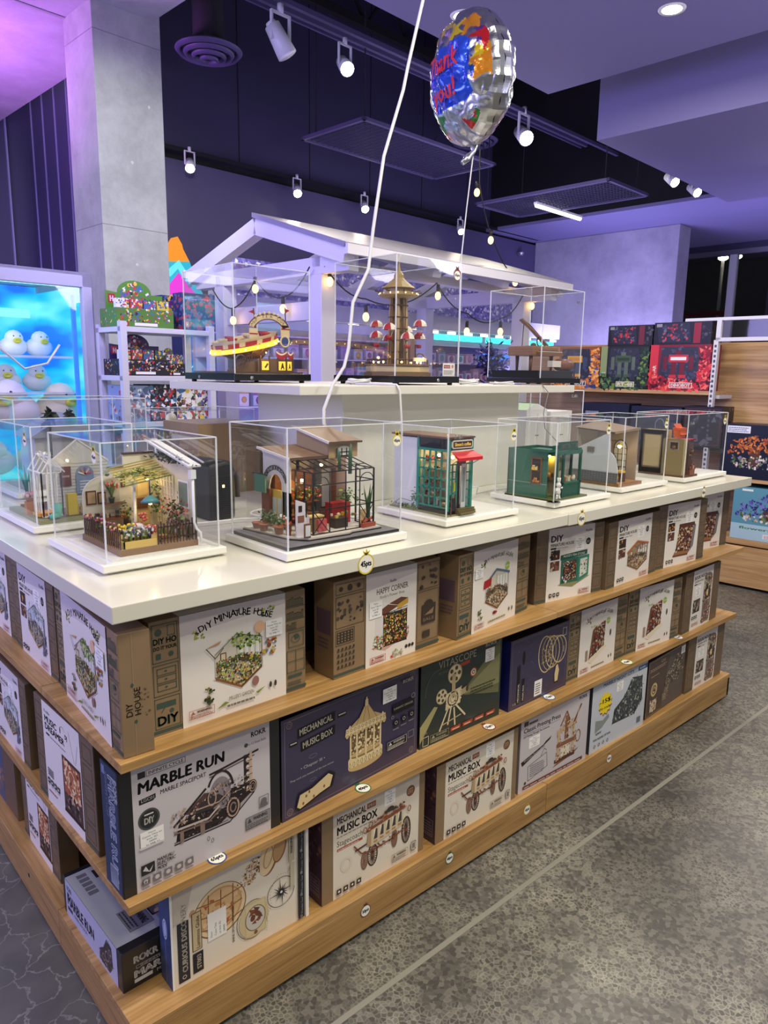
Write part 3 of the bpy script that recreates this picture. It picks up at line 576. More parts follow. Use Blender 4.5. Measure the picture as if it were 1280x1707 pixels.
def spaceport(a,x,y,w,h):
    X=lambda s:x+s*w; Y=lambda t:y+t*h; K='#2b2526'; B='#5b4340'; A='#b79b86'
    a.poly([(X(.0),Y(.02)),(X(.62),Y(.0)),(X(.92),Y(.3)),(X(.3),Y(.3))],'#a9a3a4'); a.line([(X(.0),Y(.03)),(X(.62),Y(.01)),(X(.92),Y(.32))],h*.02,K); a.line([(X(0),Y(.06)),(X(.6),Y(.05))],h*.012,B)
    a.poly([(X(.02),Y(.06)),(X(.5),Y(.04)),(X(.9),Y(.34)),(X(.86),Y(.5)),(X(.4),Y(.55)),(X(.05),Y(.3))],K)
    a.poly([(X(.12),Y(.42)),(X(.34),Y(.62)),(X(.42),Y(.58)),(X(.22),Y(.36))],B); a.line([(X(.0),Y(.3)),(X(.36),Y(.68))],h*.035,K)
    a.ring(X(.52),Y(.55),.22*h,.32*h,.035*h,K,30,0,.1,2.7); a.ell(X(.52),Y(.52),.17*h,.25*h,'#8b8287',24); a.ring(X(.52),Y(.5),.1*h,.16*h,.03*h,A,20,0,.4,4)
    a.line([(X(.4),Y(.86)),(X(.55),Y(.88)),(X(.98),Y(.96))],h*.03,K); a.line([(X(.4),Y(.82)),(X(.93),Y(.9))],h*.015,B)
    a.rect(X(.8),Y(.35),X(.86),Y(.95),K); a.rect(X(.87),Y(.4),X(.9),Y(.98),'#c9ab8e')
    for i in range(5): a.ell(X(.845),Y(.42+i*.11),.03*h,.035*h,'#d6c7bb'); a.rect(X(.81),Y(.40+i*.11),X(.9),Y(.41+i*.11),B)
    a.line([(X(0),Y(.24)),(X(.36),Y(.2)),(X(.5),Y(.32))],h*.022,'#a89a94'); a.line([(X(0),Y(.19)),(X(.38),Y(.15)),(X(.52),Y(.27))],h*.02,B)
    for cx,cy,r in ((.66,.22,.15),(.9,.42,.09)):
        a.ell(X(cx),Y(cy),r*h*.8,r*h*1.15,K,24); a.ring(X(cx),Y(cy),r*h*.7,r*h*1.0,r*h*.16,A,26); a.ring(X(cx),Y(cy),r*h*.38,r*h*.55,r*h*.16,'#8d7468',20)
    a.clutter([(X(.04),Y(.08)),(X(.5),Y(.06)),(X(.9),Y(.4)),(X(.8),Y(.7)),(X(.4),Y(.66)),(X(.05),Y(.3))],[K,B,K,'#463a3a','#cdb9ab','#3a3032',A],260,h*.022,kinds='tql')
    a.poly([(X(.22),Y(.36)),(X(.42),Y(.34)),(X(.58),Y(.42)),(X(.5),Y(.52)),(X(.3),Y(.5))],'#3a3436'); a.line([(X(.24),Y(.42)),(X(.5),Y(.4)),(X(.62),Y(.5))],h*.02,A); a.ring(X(.42),Y(.5),.07*h,.12*h,.018*h,A,20); a.rect(X(.04),Y(.09),X(.5),Y(.15),K); a.rect(X(.06),Y(.02),X(.1),Y(.2),'#8d7468'); a.rect(X(.28),Y(.02),X(.33),Y(.2),'#8d7468'); a.line([(X(0),Y(.25)),(X(.38),Y(.22)),(X(.5),Y(.34))],h*.028,'#c9bab0'); a.line([(X(0),Y(.2)),(X(.38),Y(.17)),(X(.52),Y(.29))],h*.024,'#7d6a62')
    a.clutter([(X(-.02),Y(.3)),(X(.12),Y(.3)),(X(.12),Y(.52)),(X(-.02),Y(.52))],['#cdb9ab','#7a6258',A],26,h*.03)
def press(a,x,y,w,h):
    X=lambda s:x+s*w; Y=lambda t:y+t*h; A,B,C='#c9ab84','#8f5f42','#5a3a2a'
    a.poly([(X(.0),Y(.0)),(X(.7),Y(.08)),(X(.9),Y(.16)),(X(.2),Y(.08))],B); a.rect(X(.05),Y(.06),X(.75),Y(.13),C)
    a.rect(X(.12),Y(.1),X(.2),Y(.62),A); a.rect(X(.62),Y(.12),X(.7),Y(.7),A); a.rect(X(.1),Y(.34),X(.76),Y(.42),B); a.rect(X(.25),Y(.13),X(.55),Y(.34),'#e6d9c2')
    a.poly([(X(.08),Y(.6)),(X(.75),Y(.68)),(X(.75),Y(.76)),(X(.08),Y(.68))],A); a.rect(X(.36),Y(.45),X(.48),Y(.9),B); a.line([(X(.2),Y(.74)),(X(.4),Y(.98)),(X(.52),Y(.78))],h*.03,B); a.line([(X(.66),Y(.7)),(X(.9),Y(1.0))],h*.035,C); a.line([(X(.74),Y(.7)),(X(.84),Y(.98))],h*.02,A)
    a.ring(X(.84),Y(.4),.08*h,.12*h,.02*h,B,20)
    a.clutter([(X(.1),Y(.1)),(X(.8),Y(.14)),(X(.8),Y(.8)),(X(.35),Y(.85)),(X(.1),Y(.66))],[A,B,C,'#e2c8a0','#a37a5a'],150,h*.024)
def machine(a,x,y,w,h,cols,n=260):
    X=lambda s:x+s*w; Y=lambda t:y+t*h
    P=[(X(.0),Y(.04)),(X(.75),Y(.0)),(X(1),Y(.3)),(X(.95),Y(.92)),(X(.6),Y(1)),(X(.35),Y(.6)),(X(.05),Y(.4))]
    a.poly(P,cols[0]); a.clutter(P,cols,n,h*.045,kinds='tqel')
    for cx,cy,r in ((.6,.45,.17),(.35,.28,.12),(.82,.7,.1)): a.ring(X(cx),Y(cy),r*h*.8,r*h,.022*h,cols[-1],22); a.ring(X(cx),Y(cy),r*h*.45,r*h*.6,.015*h,cols[0],18)
def rings(a,x,y,w,h):
    X=lambda s:x+s*w; Y=lambda t:y+t*h
    for i in range(5): a.ring(X(.38+.11*i),Y(.5),.30*h,(.48-.03*i)*h,.028*h,'#d2bd8c' if i%2==0 else '#a8925f',36,.12)
    a.clutter([(X(.25),Y(.3)),(X(.6),Y(.25)),(X(.6),Y(.75)),(X(.25),Y(.7))],['#d9c48f','#8c7747','#6b5a38','#efdcab'],90,h*.03)
def globe(a,x,y,w,h):
    X=lambda s:x+s*w; Y=lambda t:y+t*h; A,B,C='#c49a6c','#8a5f3c','#e6cfa2'
    a.ell(X(.36),Y(.36),.37*h,.36*h,B,36); a.ell(X(.36),Y(.365),.355*h,.345*h,C,36); a.ell(X(.36),Y(.37),.31*h,.30*h,A,36); a.ell(X(.36),Y(.375),.285*h,.275*h,'#dbb684',36)
    a.clutter([(X(.2),Y(.2)),(X(.5),Y(.16)),(X(.56),Y(.45)),(X(.36),Y(.6)),(X(.18),Y(.5))],['#b9603a','#c98a55','#e2c494','#d0a070'],46,h*.05,kinds='et')
    for t in (-.12,0,.12): a.line([(X(.16),Y(.37+t*1.4)),(X(.36),Y(.31+t*1.6)),(X(.56),Y(.37+t*1.4))],h*.014,B)
    for s in (.25,.36,.47): a.line([(X(s),Y(.12)),(X(s+.01),Y(.64))],h*.014,B)
    a.ell(X(.36),Y(.34),.03*h,.03*h,'#efe0be'); a.ell(X(.36),Y(.05),.06*h,.03*h,B); a.ell(X(.12),Y(.5),.04*h,.05*h,A)
    a.clutter([(X(.5),Y(.55)),(X(.66),Y(.5)),(X(.82),Y(.8)),(X(.66),Y(.86))],[B,A,'#6b4528','#d9b98c'],110,h*.022)
    a.ell(X(.83),Y(.76),.13*h,.26*h,B,30,-.25); a.ell(X(.815),Y(.765),.12*h,.25*h,C,30,-.25); a.ring(X(.815),Y(.765),.07*h,.16*h,.02*h,A,24,-.25); a.ell(X(.93),Y(.82),.10*h,.2*h,B,26,-.25); a.ell(X(.925),Y(.82),.085*h,.18*h,A,26,-.25)
def arch_nook(a,x0,y0,x1,y1):
    a.rect(x0,y0,x1,y1,'#7d7068'); a.ell((x0+x1)/2,y1-.02,(x1-x0)*.5*a.w/a.h,.07,'#7d7068'); mx=(x0+x1)/2
    a.ring(mx,y1-.1,(x1-x0)*.42*a.w/a.h,.1,.02,'#cbb994',20); a.ell(mx,y1-.28,(x1-x0)*.36*a.w/a.h,.13,'#2e2a28'); a.ell(mx,y1-.3,(x1-x0)*.14*a.w/a.h,.06,'#d7c68a')
    a.clutter([(x0,y0),(x1,y0),(x1,y1),(x0,y1)],['#4b3a34','#8c5a4a','#b9a384','#3c3a3c','#8a2f2f','#d9c9a0'],120,.03)
def note_label(a,x0,y0,x1,y1):
    """white shop label stuck on the carton"""
    a.rect(x0,y0,x1,y1,'#f6f5f1'); H=(y1-y0); W=x1-x0
    for i,(t,p,q) in enumerate((('Note',.35,.65),('Casse-Tête en',.08,.92),('bois 3D',.27,.73),('34990',.36,.68),('31.99$ +1',.22,.8))): a.text(t,x0+W*p,y1-H*(.2+.17*i),H*.10,'#3a3a44',x0+W*q)
def flap(a,x0,x1,s):
    """kraft flap with dark-green line drawings"""
    D='#3f5248'; W=x1-x0; K=a.r
    a.rect(x0,.02,x1,.05,D)
    if s==0:
        a.frame(x0+W*.08,.06,x1-W*.06,.33,.006,D); a.text('DIY',x0+W*.15,.09,.08,D,x1-W*.12,.03); a.rect(x0+W*.15,.24,x1-W*.2,.29,D); a.line([(x0+W*.3,.2),(x0+W*.5,.27)],.008,D); a.ell(x0+W*.65,.2,.02,.02,D)
        a.frame(x0+W*.08,.35,x1-W*.06,.62,.006,D); 
        for i in range(3): a.frame(x0+W*.2,.39+i*.07,x1-W*.15,.45+i*.07,.006,D); a.ell(x0+W*.5,.42+i*.07,.012,.008,D)
        a.frame(x0+W*.08,.64,x1-W*.06,.97,.006,D); a.text('DIY HO',x0+W*.12,.80,.05,D,x1-W*.1,.02); a.text('DO IT YOUR',x0+W*.12,.75,.03,D,x1-W*.1,.02); a.ell(x0+W*.3,.9,.03,.03,D); a.frame(x0+W*.6,.86,x0+W*.85,.95,.005,D); a.rect(x0+W*.2,.67,x0+W*.36,.72,D); a.ell(x0+W*.7,.7,.022,.022,D)
    elif s==1:
        for k,(q0,q1) in enumerate(((.84,.97),(.72,.83),(.62,.71))):
            a.line([(x0,q0),(x1,q0)],.006,D)
            for i in range(7):
                if k==2 and i>3: continue
                xx=x0+W*(.08+.12*i); a.frame(xx,q0+.01,xx+W*.09,q0+.01+(q1-q0)*.7*K.uniform(.6,1),.006,D)
        a.frame(x0+W*.15,.45,x1-W*.1,.6,.006,D); a.ring(x0+W*.5,.53,.05,.04,.006,D,20); a.ell(x0+W*.55,.55,.025,.025,D)
        a.frame(x0+W*.06,.2,x1-W*.06,.42,.006,D); a.line([(x0+W*.5,.2),(x0+W*.5,.42)],.006,D); a.line([(x0+W*.06,.31),(x1-W*.06,.31)],.006,D); a.rect(x0+W*.1,.15,x1-W*.2,.175,D); a.lines(x0+W*.1,.07,x1-W*.2,.12,2,D)
    elif s==2:
        D='#3e342c'; a.frame(x0+W*.06,.86,x1-W*.05,.97,.005,D)
        for i in range(3): a.ell(x0+W*(.22+.28*i),.915,.025+.01*(i==1),.025+.01*(i==1),D)
        a.frame(x0+W*.06,.52,x1-W*.05,.84,.005,D); a.clutter([(x0+W*.12,.55),(x1-W*.1,.55),(x1-W*.1,.82),(x0+W*.12,.82)],[D,'#51463b'],22,.03)
        a.frame(x0+W*.06,.34,x0+W*.65,.5,.005,D); a.rect(x0+W*.1,.36,x0+W*.61,.48,D); 
        for i in range(5):
            for j in range(4): a.rect(x0+W*(.13+.1*i),.37+.028*j,x0+W*(.17+.1*i),.385+.028*j,'#8a7253')
        for j in range(4):
            a.line([(x0+W*.08,.1+.06*j),(x1-W*.35,.1+.06*j)],.005,D)
            for i in range(5): a.ell(x0+W*(.14+.12*i),.12+.06*j,.012,.016,D,8)
    elif s==3:
        D='#3e342c'; a.frame(x0+W*.05,.68,x1-W*.05,.97,.005,D); a.clutter([(x0+W*.1,.7),(x1-W*.1,.7),(x1-W*.1,.95),(x0+W*.1,.95)],[D,'#51463b'],16,.035)
        a.frame(x0+W*.05,.08,x1-W*.05,.66,.005,D); a.rect(x0+W*.25,.28,x1-W*.18,.5,D); a.ell((x0+x1)/2+W*.03,.5,.07,.05,D); a.text('SALE',x0+W*.3,.31,.035,'#8a7253',x1-W*.24); a.poly([(x0+W*.35,.38),(x1-W*.25,.45),(x1-W*.3,.38)],'#8a7253'); a.rect(x0+W*.3,.12,x0+W*.6,.2,D)
    else:
        D='#5c4c3a'; 
        for j in range(5): a.frame(x0+W*.15,.08+j*.18,x1-W*.15,.22+j*.18,.005,D)
def icons(a,x,y,n,s,c='#2a2a2c'):
    k=a.h/a.w
    for i in range(n):
        xx=x+i*s*1.45*k; a.rect(xx,y,xx+s*k,y+s,c); a.ell(xx+s*k/2,y+s/2,s*.22,s*.22,'#e9e4dc',10); a.lines(xx,y-s*.35,xx+s*k,y-s*.08,1,'#8a8688')
def warn(a,x0,y0,x1,y1,c='#a86a5c',bg=None):
    if bg: a.rect(x0,y0,x1,y1,bg)
    a.frame(x0,y0,x1,y1,.004,c); H=y1-y0; a.text('WARNING:',x0+(x1-x0)*.3,y1-H*.42,H*.28,c,x1-(x1-x0)*.1,.03); a.poly([(x0+(x1-x0)*.06,y0+H*.5),(x0+(x1-x0)*.24,y0+H*.5),(x0+(x1-x0)*.15,y0+H*.9)],c); a.lines(x0+(x1-x0)*.05,y0+H*.06,x1-(x1-x0)*.05,y0+H*.46,3,c)
def grey_band(a,x0,x1): a.poly([(x0,.82),(x1,.90),(x1,1),(x0,1)],'#cfc8c8')  # slanted light grey band across the sleeve top
# ---------------------------------------------------------------- face designs; each returns nothing, prints on art a
def d_garden(a,s0=.17,s1=.85,paper='paper'):
    flap(a,0,s0,0); flap(a,s1,1,1); a.rect(s0,0,s1,1,paper); grey_band(a,s0,s1); W=s1-s0
    a.arc_text('DIY MINIATURE HOUSE',s0+W*.2,s1-W*.16,.81,.08,.06,'#3d3f2e',.01,jit=.01)
    a.clutter([(s0+W*.12,.76),(s0+W*.24,.76),(s0+W*.24,.84),(s0+W*.12,.84)],['#7d8f3a','#3d3f2e','#b5b04c'],14,.02); a.clutter([(s0+W*.76,.84),(s0+W*.88,.84),(s0+W*.88,.92),(s0+W*.76,.92)],['#7d8f3a','#3d3f2e','#b5b04c'],14,.02)
    iso_room(a,s0+W*.28,.22,W*.48,.52,cols=GREENS+['#b5573a','#d9b13a','#6b4226','#5c7a94','#3a2c26','#e4dcc0'])
    a.ell(s0+W*.73,.74,.055,.055,'#e5b994'); a.line([(s0+W*.22,.66),(s0+W*.3,.55),(s0+W*.38,.63)],.008,'#6b5a44'); a.poly([(s0+W*.22,.66),(s0+W*.36,.70),(s0+W*.34,.67)],'#c49a6c')
    a.clutter([(s0+W*.77,.46),(s0+W*.89,.46),(s0+W*.89,.6),(s0+W*.77,.6)],MIXED,24,.03); a.clutter([(s0+W*.2,.16),(s0+W*.28,.16),(s0+W*.28,.3),(s0+W*.2,.3)],['#8a6a2c','#4f6b2c','#2f3a22'],16,.03); a.ell(s0+W*.68,.24,.035,.045,'#9a6c64')
    a.text("MILLER'S GARDEN",s0+W*.42,.13,.035,'#6b6f4c',s0+W*.66); a.lines(s0+W*.40,.07,s0+W*.68,.11,1,'#7a7468'); a.poly([(s0+W*.3,.08),(s0+W*.38,.13),(s0+W*.42,.11)],'#7d8f3a'); a.poly([(s0+W*.68,.13),(s0+W*.78,.16),(s0+W*.7,.11)],'#7d8f3a')
    warn(a,s0+W*.05,.06,s0+W*.28,.14); note_label(a,s0+W*.79,.62,s0+W*.96,.78)
    for i in range(2): a.ell(s0+W*(.83+.05*i),.16,.014,.03,'#3a3a34',8)
def d_happy(a,s0=.27,s1=.75):
    flap(a,0,s0,2); flap(a,s1,1,3); a.rect(s0,0,s1,1,'paper'); grey_band(a,s0,s1); W=s1-s0
    a.text('Rolife',s0+W*.46,.86,.03,'#4a4a4a',s0+W*.58,.01); a.text('HAPPY CORNER',s0+W*.2,.76,.062,'#3c3a38',s0+W*.82,.005); a.text("Emily's Flower Shop",s0+W*.27,.71,.03,'#5a5652',s0+W*.75); 
    corner_shop(a,s0+W*.12,.13,W*.72,.54); note_label(a,s0+W*.06,.52,s0+W*.3,.7)
    for i in range(3): a.ell(s0+W*(.8+.065*i),.1,.02,.02,'#26262a')
    a.clutter([(s0+W*.5,.03),(s0+W*.74,.03),(s0+W*.74,.1),(s0+W*.5,.1)],['#c5463c','#9aa06c','#b5b0a0'],20,.022); warn(a,s0+W*.08,.03,s0+W*.38,.1,'#b03a38')
def d_mini(a,s0=.18,s1=.80,cols=None,variant=0):
    flap(a,0,s0,0); flap(a,s1,1,1); a.rect(s0,0,s1,1,'paper'); grey_band(a,s0,s1); W=s1-s0
    a.arc_text('DIY MINIATURE HOUSE',s0+W*.26,s1-W*.14,.80,.05,.045,'#55604a',.01,jit=.01); a.clutter([(s0+W*.17,.75),(s0+W*.27,.75),(s0+W*.27,.84),(s0+W*.17,.84)],['#7d8f3a','#3d3f2e'],12,.02)
    a.ell(s0+W*.76,.70,.05,.05,'#9ab84c'); a.text('NEW',s0+W*.7,.69,.02,'#f4f4e8',s0+W*.82)
    if variant==0:
        iso_room(a,s0+W*.25,.2,W*.55,.5,cols=['#5a3a30','#c9b090','#a03a34','#4a6a7a','#d9cfb8','#2f2a28','#7a5240'],top=None,base='#7a4b2c',roof='#5b6f84')
        X0=s0+W*.27; a.poly([(X0-.02,.6),(X0+.08,.62),(X0+.07,.52),(X0-.03,.5)],'#a8232c'); a.ell(s0+W*.5,.16,.05,.02,'#a8323a'); a.clutter([(s0+W*.12,.12),(s0+W*.2,.12),(s0+W*.2,.28),(s0+W*.12,.28)],['#5a4a38','#4f6b2c'],10,.025)
        a.ell(s0+W*.48,.165,.03,.02,'#7c1f28')
    else:
        P=[(s0+W*.3,.22),(s0+W*.66,.34),(s0+W*.68,.72),(s0+W*.38,.66)]; a.poly([(s0+W*.24,.17),(s0+W*.34,.13),(s0+W*.74,.31),(s0+W*.66,.36)],'#e2d6bb'); a.poly(P,'#54362c'); a.clutter(P,['#6b3f2c','#c9b090','#a03a34','#d9cfb8','#2f2a28','#8a5a3c','#3a2622'],230,.022)
        a.poly([(s0+W*.3,.22),(s0+W*.38,.66),(s0+W*.34,.64),(s0+W*.26,.2)],'#7a5238'); a.ell(s0+W*.84,.5,.02,.05,'#4a4440'); a.rect(s0+W*.17,.2,s0+W*.23,.36,'#9a8474')
    note_label(a,s0+W*.03,.66,s0+W*.2,.78) if variant==0 else a.text('Rolife',s0+W*.28,.68,.03,'#9ab84c',s0+W*.42)
    warn(a,s0+W*.05,.04,s0+W*.26,.1); a.lines(s0+W*.35,.06,s0+W*.75,.1,1,'#8b8a5c')
    for i in range(2): a.ell(s0+W*(.83+.07*i),.13,.012,.028,'#3a3a34',8)
def d_diy(a,s0=.16,s1=.84,pic='shop',paper='paper',sub="Alice's Tea Store",seedc=MIXED):
    flap(a,0,s0,4); flap(a,s1,1,4); a.rect(s0,0,s1,1,paper); grey_band(a,s0,s1); W=s1-s0
    a.text('DIY',s0+W*.05,.82,.085,'#2c2426',s0+W*.31,.02); a.text('MINIATURE HOUSE',s0+W*.05,.755,.042,'#2c2426',s0+W*.55,.015); a.rect(s0+W*.05,.715,s0+W*.17,.74,'#2c2426'); a.text(sub,s0+W*.19,.715,.022,'#4a4446',s0+W*.42)
    a.text('Rolife',s0+W*.8,.9,.034,'#5c5658',s0+W*.95,.01); a.ell(s0+W*.87,.76,.048,.048,'#26242a'); a.text('3D',s0+W*.83,.74,.035,'#cfcac4',s0+W*.91,.01); note_label(a,s0+W*.58,.66,s0+W*.78,.84)
    for i,c in enumerate((['#3a2a26','#d9963a','#1f1a1a'],['#5b3a30','#c8b094','#8a5a48'])):
        y=.57-.15*i; a.rect(s0+W*.06,y,s0+W*.25,y+.13,c[0]); a.clutter([(s0+W*.07,y+.01),(s0+W*.24,y+.01),(s0+W*.24,y+.12),(s0+W*.07,y+.12)],c[1:]+[c[0]],12,.03)
    if pic=='shop': shop_front(a,s0+W*.26,.17,W*.66,.48)
    elif pic=='house': iso_room(a,s0+W*.3,.15,W*.62,.46,cols=['#5a4030','#b08a5c','#7a6a94','#c46a44','#d9c9a8','#3a4a5c','#4a3a30'],top=['#c9763f','#8a5238','#5c6a7c'],wall='#9c8468',roof='#b3663f')
    elif pic=='shop2':
        x0,x1=s0+W*.3,s0+W*.86; P=[(x0+.02,.22),(x1-.06,.2),(x1-.02,.62),(x0+.06,.62)]; a.poly([(x0-.03,.16),(x1-.1,.15),(x1,.26),(x0+.02,.24)],'#9c6a44'); a.poly([(x0-.03,.14),(x1-.1,.13),(x1-.1,.155),(x0-.03,.165)],'#6b3f2c'); a.poly(P,'#4a2f28'); a.clutter(P,['#6b4030','#c98a5c','#e0c898','#3a2622','#8a5238','#a8785a','#d6dadc'],200,.026); a.poly([(x1-.06,.2),(x1,.26),(x1+.03,.6),(x1-.02,.66)],'#7a7478'); a.rect(x0+.06,.6,x1,.66,'#5a3326')
    elif pic=='green':
        iso_room(a,s0+W*.28,.2,W*.62,.46,wall='#b9c4c9',floor='#b9a888',base='#c2a04c',cols=['#8c9aa0','#cdd6d8','#5f6f78','#a58e64','#6f7f5a','#42505a','#b98c70'],top=['#6f7f6a','#9fb0a8','#c6d0d2'])
        X0=s0+W*.3
        a.line([(X0,.45),(X0+.06,.66),(X0+W*.4,.68),(X0+W*.56,.5),(X0+W*.58,.3)],.012,'#e4eaec'); a.line([(X0+.06,.66),(X0+.1,.36)],.01,'#e4eaec'); a.line([(X0+W*.4,.68),(X0+W*.4,.36)],.01,'#e4eaec'); a.clutter([(X0+W*.5,.16),(X0+W*.6,.2),(X0+W*.62,.4),(X0+W*.52,.36)],['#54606f','#6b7a6a','#7a6f8c'],30,.03)
    icons(a,s0+W*.06,.06,3,.05); warn(a,s0+W*.7,.03,s0+W*.95,.1,'#b0605a')
def d_booknook(a,s0=.2,s1=.78):
    flap(a,0,s0,4); a.rect(s0,0,s1,1,'paper'); grey_band(a,s0,s1); W=s1-s0
    a.text('Rolife',s0+W*.06,.93,.02,'#6a6466',s0+W*.2); a.text('BOOK NOOK',s0+W*.06,.845,.058,'#2c2426',s0+W*.68,.02); a.text('GARDEN HOUSE',s0+W*.06,.79,.036,'#4a4446',s0+W*.5,.01); a.rect(s0+W*.06,.75,s0+W*.2,.77,'#2c2426'); a.lines(s0+W*.22,.75,s0+W*.42,.77,1,'#4a4446')
    note_label(a,s0+W*.14,.56,s0+W*.4,.72); a.rect(s0+W*.08,.28,s0+W*.42,.5,'#4a403c'); a.clutter([(s0+W*.1,.3),(s0+W*.4,.3),(s0+W*.4,.48),(s0+W*.1,.48)],['#8a7a6c','#2a2624','#b9a890'],16,.04)
    arch_nook(a,s0+W*.56,.04,s0+W*.95,.84); icons(a,s0+W*.06,.18,3,.05); a.lines(s0+W*.08,.06,s0+W*.42,.12,3,'#b98a84')
def d_marble(a,s0=.07,s1=.93,paper='paper_grey'):
    a.rect(0,0,1,1,'box_black'); a.rect(s0,0,s1,1,paper); W=s1-s0; X=lambda t:s0+W*t
    a.rect(X(.04),.905,X(.09),.955,'#2a2a2c'); a.frame(X(.095),.905,X(.36),.955,.004,'#2a2a2c'); a.text('INFINITE CYCLE',X(.11),.917,.026,'#3a3a3c',X(.345),.01)
    a.text('MARBLE RUN',X(.035),.79,.085,'#1e1e20',X(.64),.025,.06); a.poly([(X(.04),.70),(X(.04),.74),(X(.15),.75),(X(.15),.715),(X(.13),.70)],'#1e1e20'); a.text('LGC01',X(.055),.713,.026,'#c9c3c6',X(.14),.01)
    a.text('MARBLE SPACEPORT',X(.18),.725,.034,'#3a3a3c',X(.5),.008,.1); a.text('ROKR',X(.85),.905,.042,'#1e1e20',X(.97),.02); a.ell(X(.81),.85,.018,.018,'#4a4a4c'); a.text('x 12 Steel Balls',X(.83),.84,.022,'#5a5a5c',X(.97))
    a.ell(X(.1),.565,.085,.085,'#4a4c4c',30); a.ell(X(.1),.565,.07,.07,'#2b2d2d',28); a.text('DIY',X(.068),.53,.05,'#d8d6cc',X(.135),.02,0,.0); a.rect(X(.07),.6,X(.13),.61,'#d8d6cc')
    spaceport(a,X(.26),.24,W*.66,.56); note_label(a,X(.035),.34,X(.19),.48); a.poly([(X(.02),.36),(X(.035),.34),(X(.19),.34),(X(.19),.355)],'#d8d2d2')
    warn(a,X(.79),.1,X(.99),.21,'#4a484a','#8f8b8d'); a.frame(X(.9),.25,X(.98),.35,.005,'#6a686a'); a.ell(X(.94),.3,.03,.03,'#6a686a'); a.rect(X(.91),.255,X(.97),.28,'#6a686a')
    a.rect(X(.03),.13,X(.12),.215,'#2a2a2c'); a.poly([(X(.04),.17),(X(.06),.2),(X(.08),.15),(X(.11),.19),(X(.09),.14)],'#c9c3c6')
    for i,t in enumerate(('MANUAL/','ELECTRIC','MODE')): a.text(t,X(.135),.195-.035*i,.026,'#2a2a2c',X((.25,.26,.2)[i]),.015,.2)
    for i in range(5): a.rect(X(.03+.075*i),.045,X(.085+.075*i),.105,'#77747a'); a.ell(X(.057+.075*i),.075,.018,.018,'#c9c3c6',10); a.lines(X(.03+.075*i),.02,X(.085+.075*i),.035,1,'#77747a')
    a.text('14+',X(.035),.06,.025,'#2a2a2c',X(.08)); a.ring(X(.5),.19,.012,.02,.004,'#4a4a4c',12); a.ring(X(.53),.16,.012,.02,.004,'#4a4a4c',12)
def marble_spine(a,d1='#2f3d58'):
    a.rect(0,0,1,1,d1); a.rect(0,0,.12,1,'#1d2436')
def d_music(a):
    a.rect(0,0,1,1,'board_violet'); a.frame(.02,.03,.98,.97,.004,'#8c7c78')
    for x,y in ((.05,.07),(.95,.07),(.05,.93),(.95,.93)): a.ring(x,y,.035,.035,.006,'#8c7c78',16); a.ring(x,y,.018,.018,.005,'#8c7c78',12)
    a.poly([(.10,.76),(.35,.79),(.35,.89),(.10,.86)],'#15151a'); a.text('MECHANICAL',.115,.785,.062,'#e9e2cf',.335,.012,0,.055)
    a.poly([(.12,.62),(.35,.65),(.35,.75),(.12,.72)],'#15151a'); a.text('MUSIC BOX',.135,.645,.062,'#e9e2cf',.335,.012,0,.055)
    a.rect(.05,.71,.1,.75,'#15151a'); a.rect(.37,.80,.43,.84,'#15151a'); a.text('"""',.055,.71,.03,'#e9e2cf',.095,.02); a.text('"""',.375,.80,.03,'#e9e2cf',.425,.02)
    a.text('• Chapter III •',.12,.44,.03,'#b9b3b4',.28); a.text('They took you instead of the lost names',.05,.36,.02,'#b9b3b4',.34); a.ring(.2,.53,.05,.02,.003,'#8c8690',16); a.ring(.2,.29,.04,.015,.003,'#8c8690',16)
    carousel(a,.42,.14,.31,.76); a.poly([(.08,.08),(.1,.04),(.24,.1),(.33,.13),(.35,.25),(.31,.3),(.18,.23),(.1,.22)],'#17161b'); a.poly([(.09,.09),(.11,.06),(.24,.12),(.31,.14),(.33,.24),(.30,.28),(.19,.21),(.11,.2)],'#d9c394')
    for p in ((.15,.16),(.2,.12),(.13,.1),(.27,.17),(.17,.19)): a.ell(p[0],p[1],.012,.016,'#8c5a3c',10)
    a.rect(.36,.26,.36,.26,'#8c7c78'); note_label(a,.70,.74,.81,.90); a.ell(.87,.63,.12,.055,'#15151a'); a.rect(.78,.575,.96,.685,'#15151a'); a.text('ROMANTIC CAROUSEL',.79,.62,.022,'#d8d2c4',.95,.01); a.ring(.95,.7,.03,.03,.008,'#8c8690',10); a.ring(.78,.55,.02,.02,.006,'#8c8690',10)
    for i in range(3): a.rect(.79+.065*i,.44+.01*i,.83+.065*i,.51+.01*i,'#15151a'); a.ring(.81+.065*i,.475+.01*i,.02,.02,.005,'#c9c3b8',12); a.lines(.785+.065*i,.4+.01*i,.835+.065*i,.425+.01*i,1,'#8c8690')
    warn(a,.74,.2,.9,.29,'#c9c3b8','#17161b'); a.frame(.91,.23,.96,.31,.006,'#8c8690'); a.text('ROKR',.86,.88,.036,'#c9c1b4',.95,.02)
